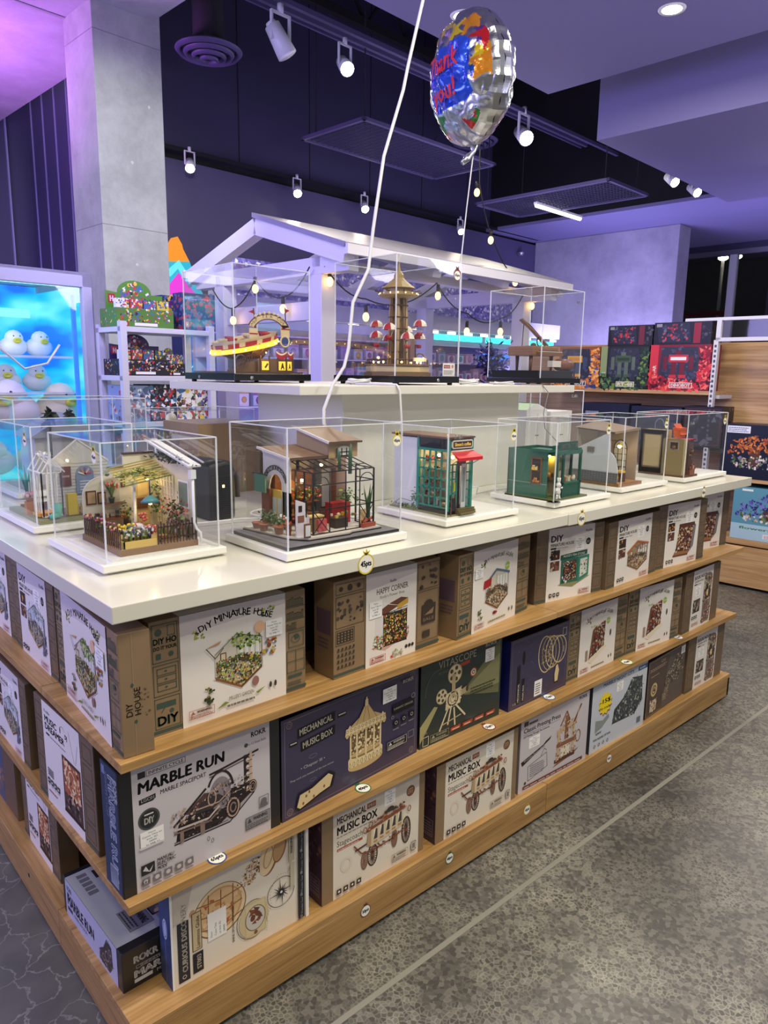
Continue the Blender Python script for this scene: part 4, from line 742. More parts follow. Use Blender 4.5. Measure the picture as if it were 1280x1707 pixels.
def d_vita(a):
    a.rect(0,0,1,1,'board_green'); a.poly([(.52,.50),(.98,.98),(.98,.30),(.52,.44)],'#6b6c4a'); a.poly([(.52,.49),(.98,.80),(.98,.42),(.52,.45)],'#8c8a62')
    a.text('VITASCOPE',.2,.86,.085,'#a9a88c',.66,-.005); a.text('MECHANICAL GEAR',.2,.79,.03,'#8c8b73',.42,.01); a.poly([(.46,.80),(.58,.81),(.58,.85),(.46,.84)],'#a8412e'); a.text('ROKR',.78,.93,.04,'#d6d2bc',.93,.02)
    note_label(a,.78,.74,.9,.9); a.ell(.63,.68,.055,.055,'#a8412e'); a.ell(.63,.68,.042,.042,'#cfc7a8'); a.ring(.63,.68,.025,.025,.01,'#26332f',14)
    a.poly([(.0,.06),(.0,.26),(.16,.44),(.2,.42),(.06,.16)],'#a9a26e'); projector(a,.2,.12,.36,.74); a.ring(.2,.6,.2,.26,.004,'#7a7c64',30,0,1.4,3.2)
    for i in range(3): a.lines(.6,.48-.035*i,.93,.505-.035*i,1,'#33362a')
    for i in range(4): a.poly([(.36+.15*i,.06),(.48+.15*i,.065),(.48+.15*i,.11),(.36+.15*i,.105)],'#b0452f'); a.lines(.38+.15*i,.07,.47+.15*i,.1,1,'#e0c8b0')
    warn(a,.12,.03,.34,.12,'#a9a88c'); a.frame(.03,.02,.1,.13,.008,'#cfc7a8'); a.text('(1/8)',.03,.16,.02,'#8c8b73',.08)
def d_rings(a):
    a.rect(0,0,1,1,'board_violet'); a.frame(.03,.03,.97,.97,.005,'#6d6670'); rings(a,.38,.33,.56,.58)
    a.text('ROKR',.065,.06,.03,'#c9c1b4',.13,.02,0,0); a.poly([(.12,.06),(.17,.06),(.17,.62),(.12,.62)],'#15151a'); a.poly([(.2,.06),(.25,.06),(.25,.4),(.2,.4)],'#15151a')
    a.text('MECHANICAL',.16,.08,.03,'#e9e2cf',None,.02,0,PI/2); a.text('MUSIC BOX',.24,.08,.03,'#e9e2cf',None,.02,0,PI/2); a.ell(.22,.7,.03,.1,'#15151a')
    a.poly([(.77,.12),(.84,.12),(.86,.3),(.82,.42),(.78,.4),(.76,.25)],'#17161b'); a.poly([(.78,.14),(.83,.14),(.85,.3),(.82,.4),(.79,.38),(.77,.25)],'#d9c394')
    a.rect(.42,.05,.55,.28,'#f6f5f1'); a.lines(.44,.08,.53,.25,5,'#3a3a44'); a.frame(.88,.8,.95,.92,.008,'#c9c1b4'); a.lines(.9,.55,.93,.74,1,'#8c8690')
    for i in range(40): a.ell(a.r.uniform(.1,.95),a.r.uniform(.1,.95),.004,.004,'#a8a2b4',5)
def d_coach(a,s0=.10,s1=.94):
    a.rect(0,0,s0,1,'kraft'); a.rect(s1,0,1,1,'kraft'); a.rect(s0,0,s1,1,'paper_cream'); W=s1-s0; X=lambda t:s0+W*t
    a.rect(X(0),.84,X(1),1,'#d3cabb'); a.text('MECHANICAL',X(.04),.86,.075,'#3a2f2c',X(.36),.02); a.rect(X(.37),.87,X(.47),.935,'#8a4a34'); a.text('AMKA1',X(.38),.885,.035,'#e6ddcb',X(.46),.01); a.text('MUSIC BOX',X(.04),.735,.09,'#3a2f2c',X(.49),.025); a.lines(X(.04),.70,X(.44),.72,1,'#8a8078',rag=.02)
    a.text('Stagecoach',X(.04),.60,.065,'#5a4f48',X(.32),.0); a.rect(X(.04),.545,X(.32),.575,'#a8503c'); a.lines(X(.05),.552,X(.31),.57,1,'#e6ddcb')
    a.ell(X(.89),.84,.065,.065,'#7a5238'); a.text('DIY',X(.855),.81,.04,'#d9c09a',X(.925),.015); a.lines(X(.86),.86,X(.92),.88,1,'#d9c09a'); note_label(a,X(.57),.8,X(.7),.98)
    a.ring(X(.14),.35,.08,.09,.03,'#dfd2bf',20); coach(a,X(.22),.17,W*.72,.56); warn(a,X(.66),.06,X(.86),.16,'#7a6e62'); a.rect(X(.9),.08,X(.965),.19,'#8a8076'); a.frame(X(.905),.09,X(.96),.18,.01,'#e6ddcb')
    icons(a,X(.03),.05,4,.062,'#3a332f')
def d_press(a):
    a.rect(0,0,1,1,'paper_grey'); a.poly([(0,.86),(1,.92),(1,1),(0,1)],'#bdb4b8'); a.text('ROKR',.84,.93,.04,'#2a2426',.96,.02)
    a.rect(.04,.89,.1,.95,'#4a3a34'); a.lines(.11,.89,.24,.95,1,'#4a3a34'); a.text('Classic Printing Press',.04,.80,.06,'#2f282a',.56,.012); a.line([(.04,.775),(.56,.775)],.004,'#4a4446'); a.text('DIY Printing Through The Centuries',.04,.735,.026,'#3f383a',.4,.01)
    note_label(a,.12,.56,.27,.71); a.poly([(.02,.42),(.42,.56),(.44,.60),(.36,.56),(.3,.5),(.04,.36)],'#2c2624'); a.text('Wooden Puzzle Craft',.06,.40,.03,'#d8d0cc',.36,.01,0,.22)
    a.line([(.12,.32),(.13,.12),(.4,.2),(.38,.4),(.12,.32)],.006,'#4a4446'); a.line([(.3,.38),(.34,.47),(.38,.43)],.006,'#4a4446'); a.lines(.15,.16,.36,.33,6,'#8a8486')
    press(a,.48,.12,.44,.74); a.poly([(.06,.03),(.94,.03),(.94,.075),(.06,.075)],'#6b3a34'); a.lines(.08,.04,.92,.065,1,'#d8b8a8'); a.ell(.09,.11,.02,.02,'#3a332f')
def d_blue(a):
    a.rect(0,0,1,1,'paper_blue'); a.poly([(0,.9),(1,.9),(1,1),(0,1)],'#aab2be'); a.rect(.82,.9,1,.97,'#3a527c'); a.text('ROKR',.85,.92,.026,'#e8ecf2',.96,.02); a.text('MARBLE NIGHT CITY',.18,.91,.05,'#4c525c',.74,.012)
    machine(a,.38,.25,.56,.6,['#3c4144','#6c7472','#9aa29a','#24282c','#b8bcae','#58605c']); P=[]
    for i in range(24): r=.17 if i%2 else .135; t=2*PI*i/24; P.append((.23+r*math.cos(t)*a.h/a.w,.66+r*math.sin(t)))
    a.poly([(x+.006,y-.02) for x,y in P],'#8c2f6c'); a.poly(P,'#f0d81c'); a.text('-15$',.13,.67,.06,'#3a2f1c',.32,.02); a.text('No trade',.14,.58,.04,'#3a2f1c',.32,.01)
    a.poly([(.08,.28),(.2,.32),(.32,.42),(.3,.48),(.2,.42),(.08,.46)],'#8b9490'); a.text('DIY',.1,.24,.03,'#3c4248',.2,.02); note_label(a,.42,.74,.54,.88); a.text('FOR HOURS OF FUN',.06,.16,.03,'#4c545c',.36,.01)
    for i in range(4): a.ring(.09+.075*i,.08,.025,.025,.008,'#5c646c',12)
    a.rect(.86,.08,.93,.17,'#6c747c')
def d_brown(a):
    a.rect(0,0,1,1,'board_brown'); a.frame(.015,.02,.985,.98,.008,'#a08a70'); a.poly([(.4,.02),(.97,.02),(.97,.94),(.55,.94)],'#5c5450'); a.text('CAR',.32,.88,.055,'#c4a88c',.44,.02); a.lines(.05,.8,.5,.86,2,'#a8907c'); a.lines(.08,.70,.3,.73,1,'#a8907c')
    machine(a,.45,.38,.5,.5,['#4c443c','#8c7c68','#b8a688','#2c2826','#c8b898','#6c6054']); a.ell(.18,.46,.12,.12,'#c9b080',26); a.ring(.18,.46,.08,.08,.02,'#5c4a3c',20); a.poly([(.15,.44),(.18,.52),(.2,.46),(.22,.42)],'#4b3b34')
    machine(a,.4,.14,.18,.32,['#6c5c4c','#b8a688','#2c2826','#c8b898'],60); a.rect(.1,.08,.26,.28,'#c9b8a0'); a.clutter([(.1,.08),(.26,.08),(.26,.28),(.1,.28)],['#8c5a3c','#e8dcc8'],14,.04); note_label(a,.86,.82,.97,.96)
def d_globe(a):
    a.rect(0,0,1,1,'paper_cream'); a.rect(0,0,.012,1,'#f4f4f4'); a.T=None
    globe(a,.05,.30,.78,.72); a.poly([(.02,.62),(.1,.66),(.16,1),(.02,1)],'#cbc1b2')
    k=a.h/a.w
    def side(t,x,y,hh,c,b=.01): a.text(t,x,y,hh,c,None,b,0,PI/2)
    a.rect(.04,.04,.115,.63,'#2b2c33'); side('CURIOUS DISCOVERY',.10,.13,.048,'#cfc6b4',.02); a.ring(.077,.085,.02,.02,.006,'#cfc6b4',12)
    a.rect(.135,.28,.20,.66,'#5b4f3c'); a.rect(.14,.287,.195,.653,'#c9b48c'); side('Luminous Globe',.185,.30,.034,'#3b342a',.01); a.rect(.135,.06,.205,.26,'#22232a'); side('ST003',.19,.09,.04,'#cfc6b4',.02)
    a.rect(.24,.3,.37,.58,'#f2efe8'); 
    for i in range(4): side(('Note','Casse-Tête','en bois 3D','34990')[i],.27+.03*i,.33,.02,'#4a4a50',0)
    side('SHINE UPON THE WORLD',.425,.16,.022,'#4a443a',.005)
    a.ring(.56,.29,.17,.2,.006,'#5b4f3c',30); a.ell(.57,.29,.16,.19,'#cdbc92',30); a.rect(.5,.12,.66,.46,'#c9b68a'); a.rect(.51,.13,.65,.45,'#d3c49c'); a.ell(.58,.29,.1,.12,'#c9c5bc',26); a.ring(.58,.29,.11,.13,.008,'#6b5a40',28); a.clutter([(.53,.27),(.6,.22),(.63,.33),(.58,.39),(.53,.34)],['#6b3f2c','#7d4a34'],16,.04,kinds='et'); a.ell(.58,.14,.02,.02,'#7d5a3c')
    cx,cy=.78,.42; a.ring(cx,cy,.155,.155,.006,'#2b2c33',40)
    for i in range(16):
        t=PI*i/8+.1; L=(.14 if i%4==0 else .10 if i%2==0 else .07); b=.02
        a.poly([(cx+L*math.cos(t)*k,cy+L*math.sin(t)),(cx+b*math.cos(t+.8)*k,cy+b*math.sin(t+.8)),(cx,cy)],'#2b2c33'); a.line([(cx,cy),(cx+L*math.cos(t)*k,cy+L*math.sin(t))],.003,'#2b2c33')
    a.ell(cx,cy,.014,.014,'#e6ddcb',10)
    P=[(.66,.1),(.67,.18),(.66,.24),(.70,.33),(.69,.45),(.72,.56),(.76,.62),(.83,.60),(.86,.66)]
    for (p,q) in zip(P,P[1:]):
        for i in range(4): s=i/4; a.ell(p[0]+(q[0]-p[0])*s,p[1]+(q[1]-p[1])*s,.004,.004,'#4a443a',5)
    a.rect(.915,.02,.965,.98,'#22242c'); 
    for i in range(4): side('Wooden Gear DIY',.952,.06+.24*i,.022,'#b9c0c9',.005); a.ring(.94,.04+.24*i,.012,.012,.004,'#b9c0c9',10)
    a.rect(.84,.70,.885,.98,'#b6ad92'); side('WARNING:',.87,.78,.026,'#3b342a',.02); a.rect(.85,.42,.885,.68,'#bdb59c'); a.rect(.975,0,1,1,'#f0efec')
def d_dreamer(a,s0=.16,s1=.80):
    flap(a,0,s0,4); flap(a,s1,1,4); a.rect(s0,0,s1,1,'paper'); W=s1-s0; X=lambda t:s0+W*t
    a.text('Rolife',X(.06),.90,.03,'#4a4446',X(.22),.01); a.text('MUSIC',X(.06),.815,.06,'#26242a',X(.40),.025); a.text('DREAMER',X(.06),.74,.06,'#26242a',X(.60),.025); a.ell(X(.5),.86,.012,.03,'#26242a'); a.ring(X(.56),.88,.05,.03,.005,'#26242a',12,0,0,3.1); a.text('DJ',X(.62),.82,.04,'#26242a',X(.68),.03)
    a.rect(X(.08),.69,X(.18),.71,'#26242a'); a.lines(X(.2),.69,X(.66),.71,1,'#6a6466'); a.line([(X(.72),.92),(X(.84),.66)],.004,'#7a7476'); a.line([(X(.94),.86),(X(.87),.66)],.004,'#7a7476')
    a.rect(X(.5),.12,X(.98),.64,'#4a2f24'); a.rect(X(.53),.15,X(.95),.61,'#a8623c'); a.rect(X(.53),.15,X(.95),.3,'#4c3a34'); a.clutter([(X(.54),.3),(X(.94),.3),(X(.94),.6),(X(.54),.6)],['#c98a5c','#e8c898','#7a3f2a','#b5573a','#f0d8a8'],70,.035); a.clutter([(X(.54),.16),(X(.94),.16),(X(.94),.3),(X(.54),.3)],['#8a6a54','#2c2624','#c9a888'],30,.03); a.ring(X(.74),.45,.09,.11,.015,'#e8c898',22)
    a.ell(X(.66),.22,.03,.04,'#1f1b1c'); a.ell(X(.84),.22,.03,.04,'#1f1b1c'); a.rect(X(.5),.10,X(1.0),.125,'#2c201a')
    for i in range(4): a.rect(X(.06),.345-.02*i,X(.22),.355-.02*i,'#4a4446')
    icons(a,X(.04),.2,4,.055); a.lines(X(.06),.12,X(.3),.15,1,'#b0605a')
def d_blank(a,c='kraft'): flap(a,0,1,1)
# ---------------------------------------------------------------- cartons
def carton(label,w,h,d,loc,ang,design,body='kraft',group=None,side=None,seed=3,cover='cover_print',top=None,rx=0,cat='box',**kw):
    """loc = bottom near-left corner of the printed face; local +x along the face, printed face looks to local -y"""
    t=thing('puzzle_carton',label,cat,loc,R(ang),group)
    m=MB(); m.box(0,w,0,d,0,h,body); b=m.build('carton_body',t,bevel=.0018)
    m=MB(); a=Art(m,w,h,lambda x,y,l:(x,-l,y),seed); design(a,**kw); p=m.build(cover,t)
    if side:
        m=MB(); a=Art(m,d,h,lambda x,y,l:(-l,d-x,y),seed); side(a); m.build('side_print',t)
    if top:
        m=MB(); a=Art(m,w,d,lambda x,y,l:(x,y,h+l),seed); top(a); m.build('top_print',t)
    return t
def s_purple(a): a.rect(.15,.45,.85,.7,'#6a5460'); a.lines(.2,.3,.8,.42,3,'#6a5460')
def s_plain(a): a.line([(.5,0),(.5,1)],.004,'#7d6850'); a.rect(.1,.9,.9,.905,'#5d4c3a')
def s_diyhouse(a):
    a.line([(.42,0),(.42,1)],.006,'#9a836a'); a.text('DIY',.36,.33,.05,'#4a3d30',None,.01,0,PI/2); a.text('HOUSE',.62,.33,.05,'#4a3d30',None,.01,0,PI/2); a.ell(.38,.58,.012,.016,'#3f5248'); a.ell(.45,.28,.012,.016,'#3f5248'); a.clutter([(.55,.3),(.9,.3),(.9,.55),(.55,.55)],['#5d4c3a'],14,.012)
def top_sleeve(s0,s1,c='paper'):
    def f(a): a.rect(s0,0,s1,1,c)
    return f
def s_coach(a): a.rect(0,0,1,1,'#4d3640'); a.clutter([(.1,.4),(.9,.4),(.9,.95),(.1,.95)],['#6b4a50','#8a5a4c','#3a2830'],26,.04); a.frame(.2,.08,.85,.3,.01,'#8a7a80'); a.lines(.25,.1,.8,.28,5,'#8a7a80')
def s_spine(a):
    a.rect(0,0,1,1,'#2c3a55'); a.rect(.9,0,1,1,'#14161c'); a.text('MARBLE RUN',.42,.93,.10,'#aab6cc',None,.03,0,-PI/2); a.text('ROKR',.74,.93,.05,'#c2c9d4',None,.03,0,-PI/2); a.text('INFINITE CYCLE',.24,.93,.035,'#8a97b0',None,.01,0,-PI/2)
    a.rect(.06,.90,.24,.97,'#6f7f9c'); a.frame(.28,.03,.72,.19,.004,'#b9c2cf'); a.rect(.3,.035,.7,.185,'#b9c2cf')
    for i in range(14): a.rect(.3,.04+.0105*i,.7,.045+.0105*i,'#2c3a55')
def s_blue(a): a.rect(0,0,1,1,'#1b1f63')
def s_globe(a): a.rect(0,0,1,1,'#34456c'); a.ell(.5,.55,.045,.1,'#b9c6dc',20); a.ring(.5,.55,.035,.08,.008,'#34456c',18); a.line([(.5,.02),(.5,.45)],.008,'#6c7ea4')
G='puzzle cartons shown on the island shelves'
# top shelf, front run
zt=Z1
carton('white-sleeved garden house carton with drawer and armchair drawings, first on the top front shelf',.378,.244,.06,(.092,.057,zt),0,d_garden,group=None,seed=11,top=top_sleeve(.17,.85))
carton('flower shop carton titled in capitals, kraft flaps with shelves and a sale bag drawing',.379,.245,.075,(.545,.046,zt),2.2,d_happy,side=s_purple,seed=12,top=top_sleeve(.27,.75))
carton('tilted white carton with a small coffee shop picture, third on the top front shelf',.385,.244,.075,(.971,.034,zt),7.0,d_mini,side=s_purple,seed=13,variant=0,top=top_sleeve(.18,.8))
carton('carton with a green tea shop picture, right under the countertop joint line',.322,.245,.06,(1.403,.091,zt),-8.3,d_diy,body='kraft_dark',side=s_plain,seed=14,pic='shop',top=top_sleeve(.16,.84))
carton('carton picturing a brown cottage with orange roof, right of the green tea shop carton',.375,.238,.06,(1.735,.034,zt),2.1,d_diy,body='kraft_dark',side=s_plain,seed=15,pic='house',sub='Garden Cottage')
carton('brown shop room carton, second from the right end of the top shelf',.345,.25,.045,(2.122,.055,zt),-4.6,d_diy,body='kraft_dark',side=s_plain,seed=16,pic='shop2',sub='Magic Emporium')
carton('brown shop room carton at the right end of the top shelf',.355,.246,.06,(2.447,.118,zt),-6.8,d_diy,body='kraft_dark',seed=16,pic='shop2',sub='Magic Emporium')
# middle shelf, front run
zt=Z2
carton('large black and grey carton with a marble machine picture and blue spine',.373,.272,.085,(.003,.026,zt),.8,d_marble,body='box_black',side=s_spine,seed=21)
carton('dark violet carton with a wooden carousel picture and piece of cheese',.469,.256,.055,(.382,.032,zt),3.5,d_music,body='box_black',seed=22)
carton('dark green carton with an old wooden film projector and its light beam',.343,.258,.05,(.863,.063,zt),-.8,d_vita,body='box_black',seed=23)
carton('small violet carton with golden rings and a blue spine, sideways lettering',.316,.232,.075,(1.238,.048,zt),.5,d_rings,body='#23232b',side=s_blue,seed=24)
carton('left of two white cartons with a brown bookshop picture on the middle shelf',.380,.245,.055,(1.568,.06,zt),.1,d_mini,side=s_purple,seed=25,variant=1,s1=.8)
carton('right of two white cartons with a brown bookshop picture on the middle shelf',.357,.252,.055,(1.955,.06,zt),-5,d_mini,side=s_purple,seed=25,variant=1,s1=.82)
carton('kraft book nook carton at the right end of the middle shelf',.34,.257,.075,(2.335,.024,zt),1.9,d_booknook,body='kraft_dark',side=s_purple,seed=27)
# bottom shelf, front run
zt=Z3
carton('cream carton lying sideways with a lamp globe and compass rose, bottom shelf near corner',.357,.25,.055,(.103,.045,zt),-.7,d_globe,body='#dad6cc',side=s_globe,seed=31)
carton('left of two cream cartons with a stagecoach picture',.356,.243,.062,(.501,.037,zt),-.8,d_coach,side=s_coach,seed=32)
carton('right of two cream cartons with a stagecoach picture',.366,.243,.062,(.894,.022,zt),-.2,d_coach,side=s_coach,seed=32)
carton('pale grey carton with a wooden printing press picture and a letter',.365,.258,.055,(1.28,.025,zt),-2.2,d_press,body='#8a7f80',seed=33)
carton('pale blue carton with a yellow star-shaped price burst',.37,.262,.06,(1.673,.015,zt),-.7,d_blue,body='#3a3c46',seed=34)
carton('dark brown carton with a wooden car picture and round gold seal',.345,.238,.05,(2.076,.021,zt),3.0,d_brown,body='#2c2422',seed=35)
carton('kraft book nook carton at the right end of the bottom shelf',.345,.252,.075,(2.428,.030,zt),-.1,d_booknook,body='kraft_dark',side=s_plain,seed=27)
# left run, faces look to -x: top shelf
def lcart(label,w,h,d,x,yfar,z,design,**kw): return carton(label,w,h,d,(x,yfar,z),-90+kw.pop('da',0),design,**kw)
t=lcart('garden house carton standing at the corner, its plain kraft end facing front',.417,.25,.062,.036,.432,Z1,d_garden,da=-3.2,seed=11,s0=.14,s1=.86)
m=MB(); a=Art(m,.062,.25,lambda x,y,l:(.417+l,x,y),5); s_diyhouse(a); m.build('end_print',t)
lcart('greenhouse picture carton on the left top shelf, next to the corner carton',.335,.238,.06,.042,.785,Z1,d_diy,body='kraft_dark',seed=41,pic='green',sub='Cathy Greenhouse',da=-.6)
lcart('greenhouse picture carton on the left top shelf, cut by the left picture edge',.335,.238,.06,.045,1.13,Z1,d_diy,body='kraft_dark',seed=41,pic='green',sub='Cathy Greenhouse')
lcart('carton titled for a music player, with a tall brown radio picture, left middle shelf',.357,.263,.05,.005,.543,Z2,d_dreamer,body='kraft_dark',seed=42,da=1.5)
lcart('greenhouse picture carton on the left middle shelf, at the left picture edge',.335,.24,.05,.014,.985,Z2,d_diy,body='kraft_dark',seed=41,pic='green',sub='Cathy Greenhouse')
lcart('carton with the brown radio picture on the left bottom shelf',.30,.255,.05,.037,.85,Z3,d_dreamer,body='kraft_dark',seed=42)
lcart('shrink-wrapped kraft and blue carton at the left edge of the bottom shelf',.33,.25,.05,.036,1.24,Z3,lambda a:(a.rect(0,0,1,1,'#6a5646'),a.rect(.1,0,.62,1,'#4a5470'),a.clutter([(.1,0),(.6,0),(.6,.6),(.1,.6)],['#8a6a50','#3c465e','#a8846a','#6a5a5c'],60,.06)),seed=43)
# lying marble run carton
t=thing('puzzle_carton','grey marble machine carton lying flat on the bottom shelf at the near corner','box',(.019,.108,Z3),R(1.0))
m=MB(); m.box(0,.26,0,.343,0,.098,'box_black'); m.build('carton_body',t,bevel=.002)
m=MB(); a=Art(m,.343,.098,lambda x,y,l:(-l,.343-x,y),50)
a.rect(.05,0,.93,1,'#b4b6cc'); a.text('ROKR',.08,.74,.13,'#3a3a46',.17,.02); a.text('MARBLE RUN',.08,.36,.27,'#34343f',.56,.03); a.rect(.08,.60,.12,.68,'#34343f'); a.text('INFINITE CYCLE',.14,.6,.07,'#44445a',.3); a.text('MARBLE SPACEPORT',.2,.2,.09,'#44445a',.44); a.rect(.08,.2,.17,.3,'#34343f'); machine(a,.64,.08,.22,.8,['#3a3438','#6a5a58','#8a7a74','#2a2628','#a89890'],80)
m.build('side_print',t)
m=MB(); a=Art(m,.343,.26,lambda x,y,l:(y,.343-x,.098+l),51); a.rect(.05,.0,.93,1,'#a3a7a6')
a.rect(.1,.22,.2,.34,'#2a2a2c')
for i,tt in enumerate(('MANUAL/','ELECTRIC','MODE')): a.text(tt,.1+.01,.40+.045*i,.03,'#2a2a2c',.2,.02)
for i in range(5): a.rect(.09+.055*i,.08,.13+.055*i,.17,'#6a6a6c')
warn(a,.64,.16,.86,.38,'#3a3a3c','#7a7c7c'); a.rect(.8,.42,.9,.56,'#7f8182'); a.ell(.85,.49,.04,.04,'#3a3a3c'); a.rect(.41,.4,.8,.99,'#5a5252'); a.clutter([(.42,.42),(.79,.42),(.79,.98),(.42,.98)],['#2b2526','#5b4340','#b79b86','#463a3a','#8d7468'],90,.045); a.frame(.40,.39,.81,1.0,.012,'#1e1e20')
m.build('top_print',t)
m=MB(); a=Art(m,.26,.098,lambda x,y,l:(x,-l,y),52); a.text('ROKR',.1,.62,.16,'#d8d6d2',.32,.03); a.frame(.12,.46,.52,.54,.01,'#b9b7b4'); a.text('INFINITE CYCLE',.16,.475,.05,'#b9b7b4',.5); a.text('MARBLE RUN',.1,.25,.17,'#e4e2de',.8,.03); a.rect(.1,.12,.26,.21,'#d8d6d2'); a.text('MARBLE SPACEPORT',.3,.12,.08,'#c9c7c4',.8); m.build('end_print',t)
# small round price stickers on the wooden edges
def wst(par,x,z,txt,ring,w=.034,flat=False,y=0): sticker(par,w,(x,-.0004 if not flat else y,z),0,txt,ring,flat)
sticker(ua,.042,(.205,.02,Z2+.0006),0,'65pts','#2f4f8c',True)
sticker(ua,.042,(.62,.02,Z2+.0006),0,'40pts','#2f7a3c',True)
sticker(ua,.040,(1.12,.025,Z2+.0006),0,'55pts','#8c3c3c',True)
sticker(ub,.042,(1.43,.03,Z2+.0006),0,'15pts','#2f6fae',True)
sticker(ub,.045,(1.90,.02,Z2+.0006),0,'45pts','#9ab84c',True)
sticker(ub,.040,(2.30,.02,Z2+.0006),0,'35pts','#7a6a94',True)
wst(ua,.615,.068,'50pts','#6b3a34'); wst(ua,.935,.068,'40pts','#2f7a3c'); wst(ua,1.30,.068,'45pts',YE); wst(ub,1.79,.068,'45pts','#b07a3a')
# ---------------------------------------------------------------- acrylic display cases and the miniature models in them
def case(label,x,y,a,b,h,zb,base='base_white',bh=.022,rim=.013,rz=0,name='display_case',group=None,edge=.0032):
    t=thing(name,label,'display case',(x,y,zb),rz,group)
    m=MB()
    if base=='base_white':
        m.box(-rim,a+rim,-rim,b+rim,.006,bh,base); m.box(-rim+.012,a+rim-.012,-rim+.012,b+rim-.012,0,.006,base)
    else:
        m.box(-rim,a+rim,-rim,b+rim,.008,bh,base)
        for i,j in ((.02,.02),(a-.02,.02),(.02,b-.02),(a-.02,b-.02)): m.cyl((i,j,0),(i,j,.01),.009,base,12)
    m.build('case_base',t,bevel=.002)
    m=MB(); e=edge
    F=[((0,0,bh),(a,0,bh),(a,0,bh+h),(0,0,bh+h)),((a,0,bh),(a,b,bh),(a,b,bh+h),(a,0,bh+h)),((a,b,bh),(0,b,bh),(0,b,bh+h),(a,b,bh+h)),((0,b,bh),(0,0,bh),(0,0,bh+h),(0,b,bh+h)),((0,0,bh+h),(a,0,bh+h),(a,b,bh+h),(0,b,bh+h))]
    for f in F: m.add(f,[(0,1,2,3)],'acrylic')
    for p,q in (((0,0),(0,0)),((a,0),(a,0)),((a,b),(a,b)),((0,b),(0,b))): m.bar((p[0],p[1],bh),(p[0],p[1],bh+h),e,'acrylic_edge')
    c=[(0,0),(a,0),(a,b),(0,b)]
    for i in range(4): m.bar((*c[i],bh+h),(*c[(i+1)%4],bh+h),e*.8,'acrylic_edge')
    m.build('acrylic_cover',t); return t
def case_tag(t,x,z,y=-.0006,w=.03,txt='45pts',ring=YE,rz=0):
    m=MB(); a=Art(m,w,w,lambda p,q,l:(p-w/2,-l,q-w/2)); a.ell(.5,.5,.5,.55,ring,24); a.ell(.5,.42,.42,.42,'#f6f4ea',24); a.poly([(.35,.9),(.25,1.35),(.5,1.15),(.75,1.35),(.65,.9)],ring); a.ell(.5,1.0,.16,.12,'#3a3a2a'); a.text(txt,.16,.34,.24,'#1b1c2c',.84,.03)
    o=m.build('price_sticker',t); o.location=(x,y,z); o.rotation_euler.z=rz; return o
def leafy(m,c,r,n,cols,s,rd,up=0):
    for i in range(n):
        p=Vector(c)+Vector((rd.gauss(0,.45)*r[0],rd.gauss(0,.45)*r[1],rd.gauss(0,.45)*r[2])); d=Vector((rd.uniform(-1,1),rd.uniform(-1,1),rd.uniform(-.6,1)+up)).normalized(); e=d.cross(Vector((rd.uniform(-1,1),rd.uniform(-1,1),rd.uniform(-1,1)))).normalized(); z=s*rd.uniform(.6,1.4)
        m.add([p-d*z*.5,p+e*z*.28,p+d*z*.7,p-e*z*.28],[(0,1,2,3)],rd.choice(cols))
def blades(m,c,n,h,cols,rd,sp=.3,w=.12):
    for i in range(n):
        a=rd.uniform(0,6.28); q=Vector((math.cos(a),math.sin(a),0)); k=Vector((-q.y,q.x,0))*h*w*.5; hh=h*rd.uniform(.7,1.1); b=Vector(c); mid=b+q*hh*sp*.4+Vector((0,0,hh*.6)); tip=b+q*hh*sp+Vector((0,0,hh))
        m.add([b-k,b+k,mid+k*.8,mid-k*.8,tip],[(0,1,2,3),(3,2,4)],rd.choice(cols))
def flowers(m,c,r,n,cols,s,rd):
    for i in range(n): p=(c[0]+rd.uniform(-1,1)*r[0],c[1]+rd.uniform(-1,1)*r[1],c[2]+rd.uniform(-1,1)*r[2]); m.ball(p,s*rd.uniform(.7,1.2),rd.choice(cols),6)
def fence(m,p,q,h,n,c,t=.0022):
    p=Vector(p); q=Vector(q)
    for i in range(n+1):
        a=p.lerp(q,i/n); m.bar(a,a+Vector((0,0,h*(1 if i%2 else .9))),t,c)
    for z in (.25,.75): m.bar(p+Vector((0,0,h*z)),q+Vector((0,0,h*z)),t,c)
def pot(m,c,r,h,col='#a05a3c'): m.lathe([(0,0),(r*.7,0),(r,h*.85),(r*1.12,h*.85),(r*1.12,h),(r*.9,h),(r*.85,h*.8),(0,h*.8)],col,c,12)
def gridwall(m,p,q,z0,z1,nx,nz,t,c):
    p=Vector((*p,0)); q=Vector((*q,0)); Z=Vector((0,0,1))
    for i in range(nx+1): a=p.lerp(q,i/nx); m.bar(a+Z*z0,a+Z*z1,t,c)
    for j in range(nz+1): z=z0+(z1-z0)*j/nz; m.bar(p+Z*z,q+Z*z,t,c)
def clutter_shelf(m,x0,x1,y0,y1,z,n,cols,s,rd):
    for i in range(n):
        x=rd.uniform(x0,x1); y=rd.uniform(y0,y1); w=s*rd.uniform(.5,1.2); h=s*rd.uniform(.6,1.8); c=rd.choice(cols)
        if rd.random()<.5: m.box(x,x+w,y,y+w*.8,z,z+h,c)
        else: m.lathe([(0,0),(w*.4,0),(w*.5,h*.6),(w*.25,h),(0,h)],c,(x,y,z),8)
def wtext(m,s,o,ux,uz,h,c,width=None,bold=0):
    vs,fs,gx,gw=glyphs(s,bold); k=h/.7; kx=(width/gw) if width else k
    m.add([Vector(o)+Vector(ux)*((a-gx)*kx)+Vector(uz)*(b*k) for a,b in vs],fs,c)
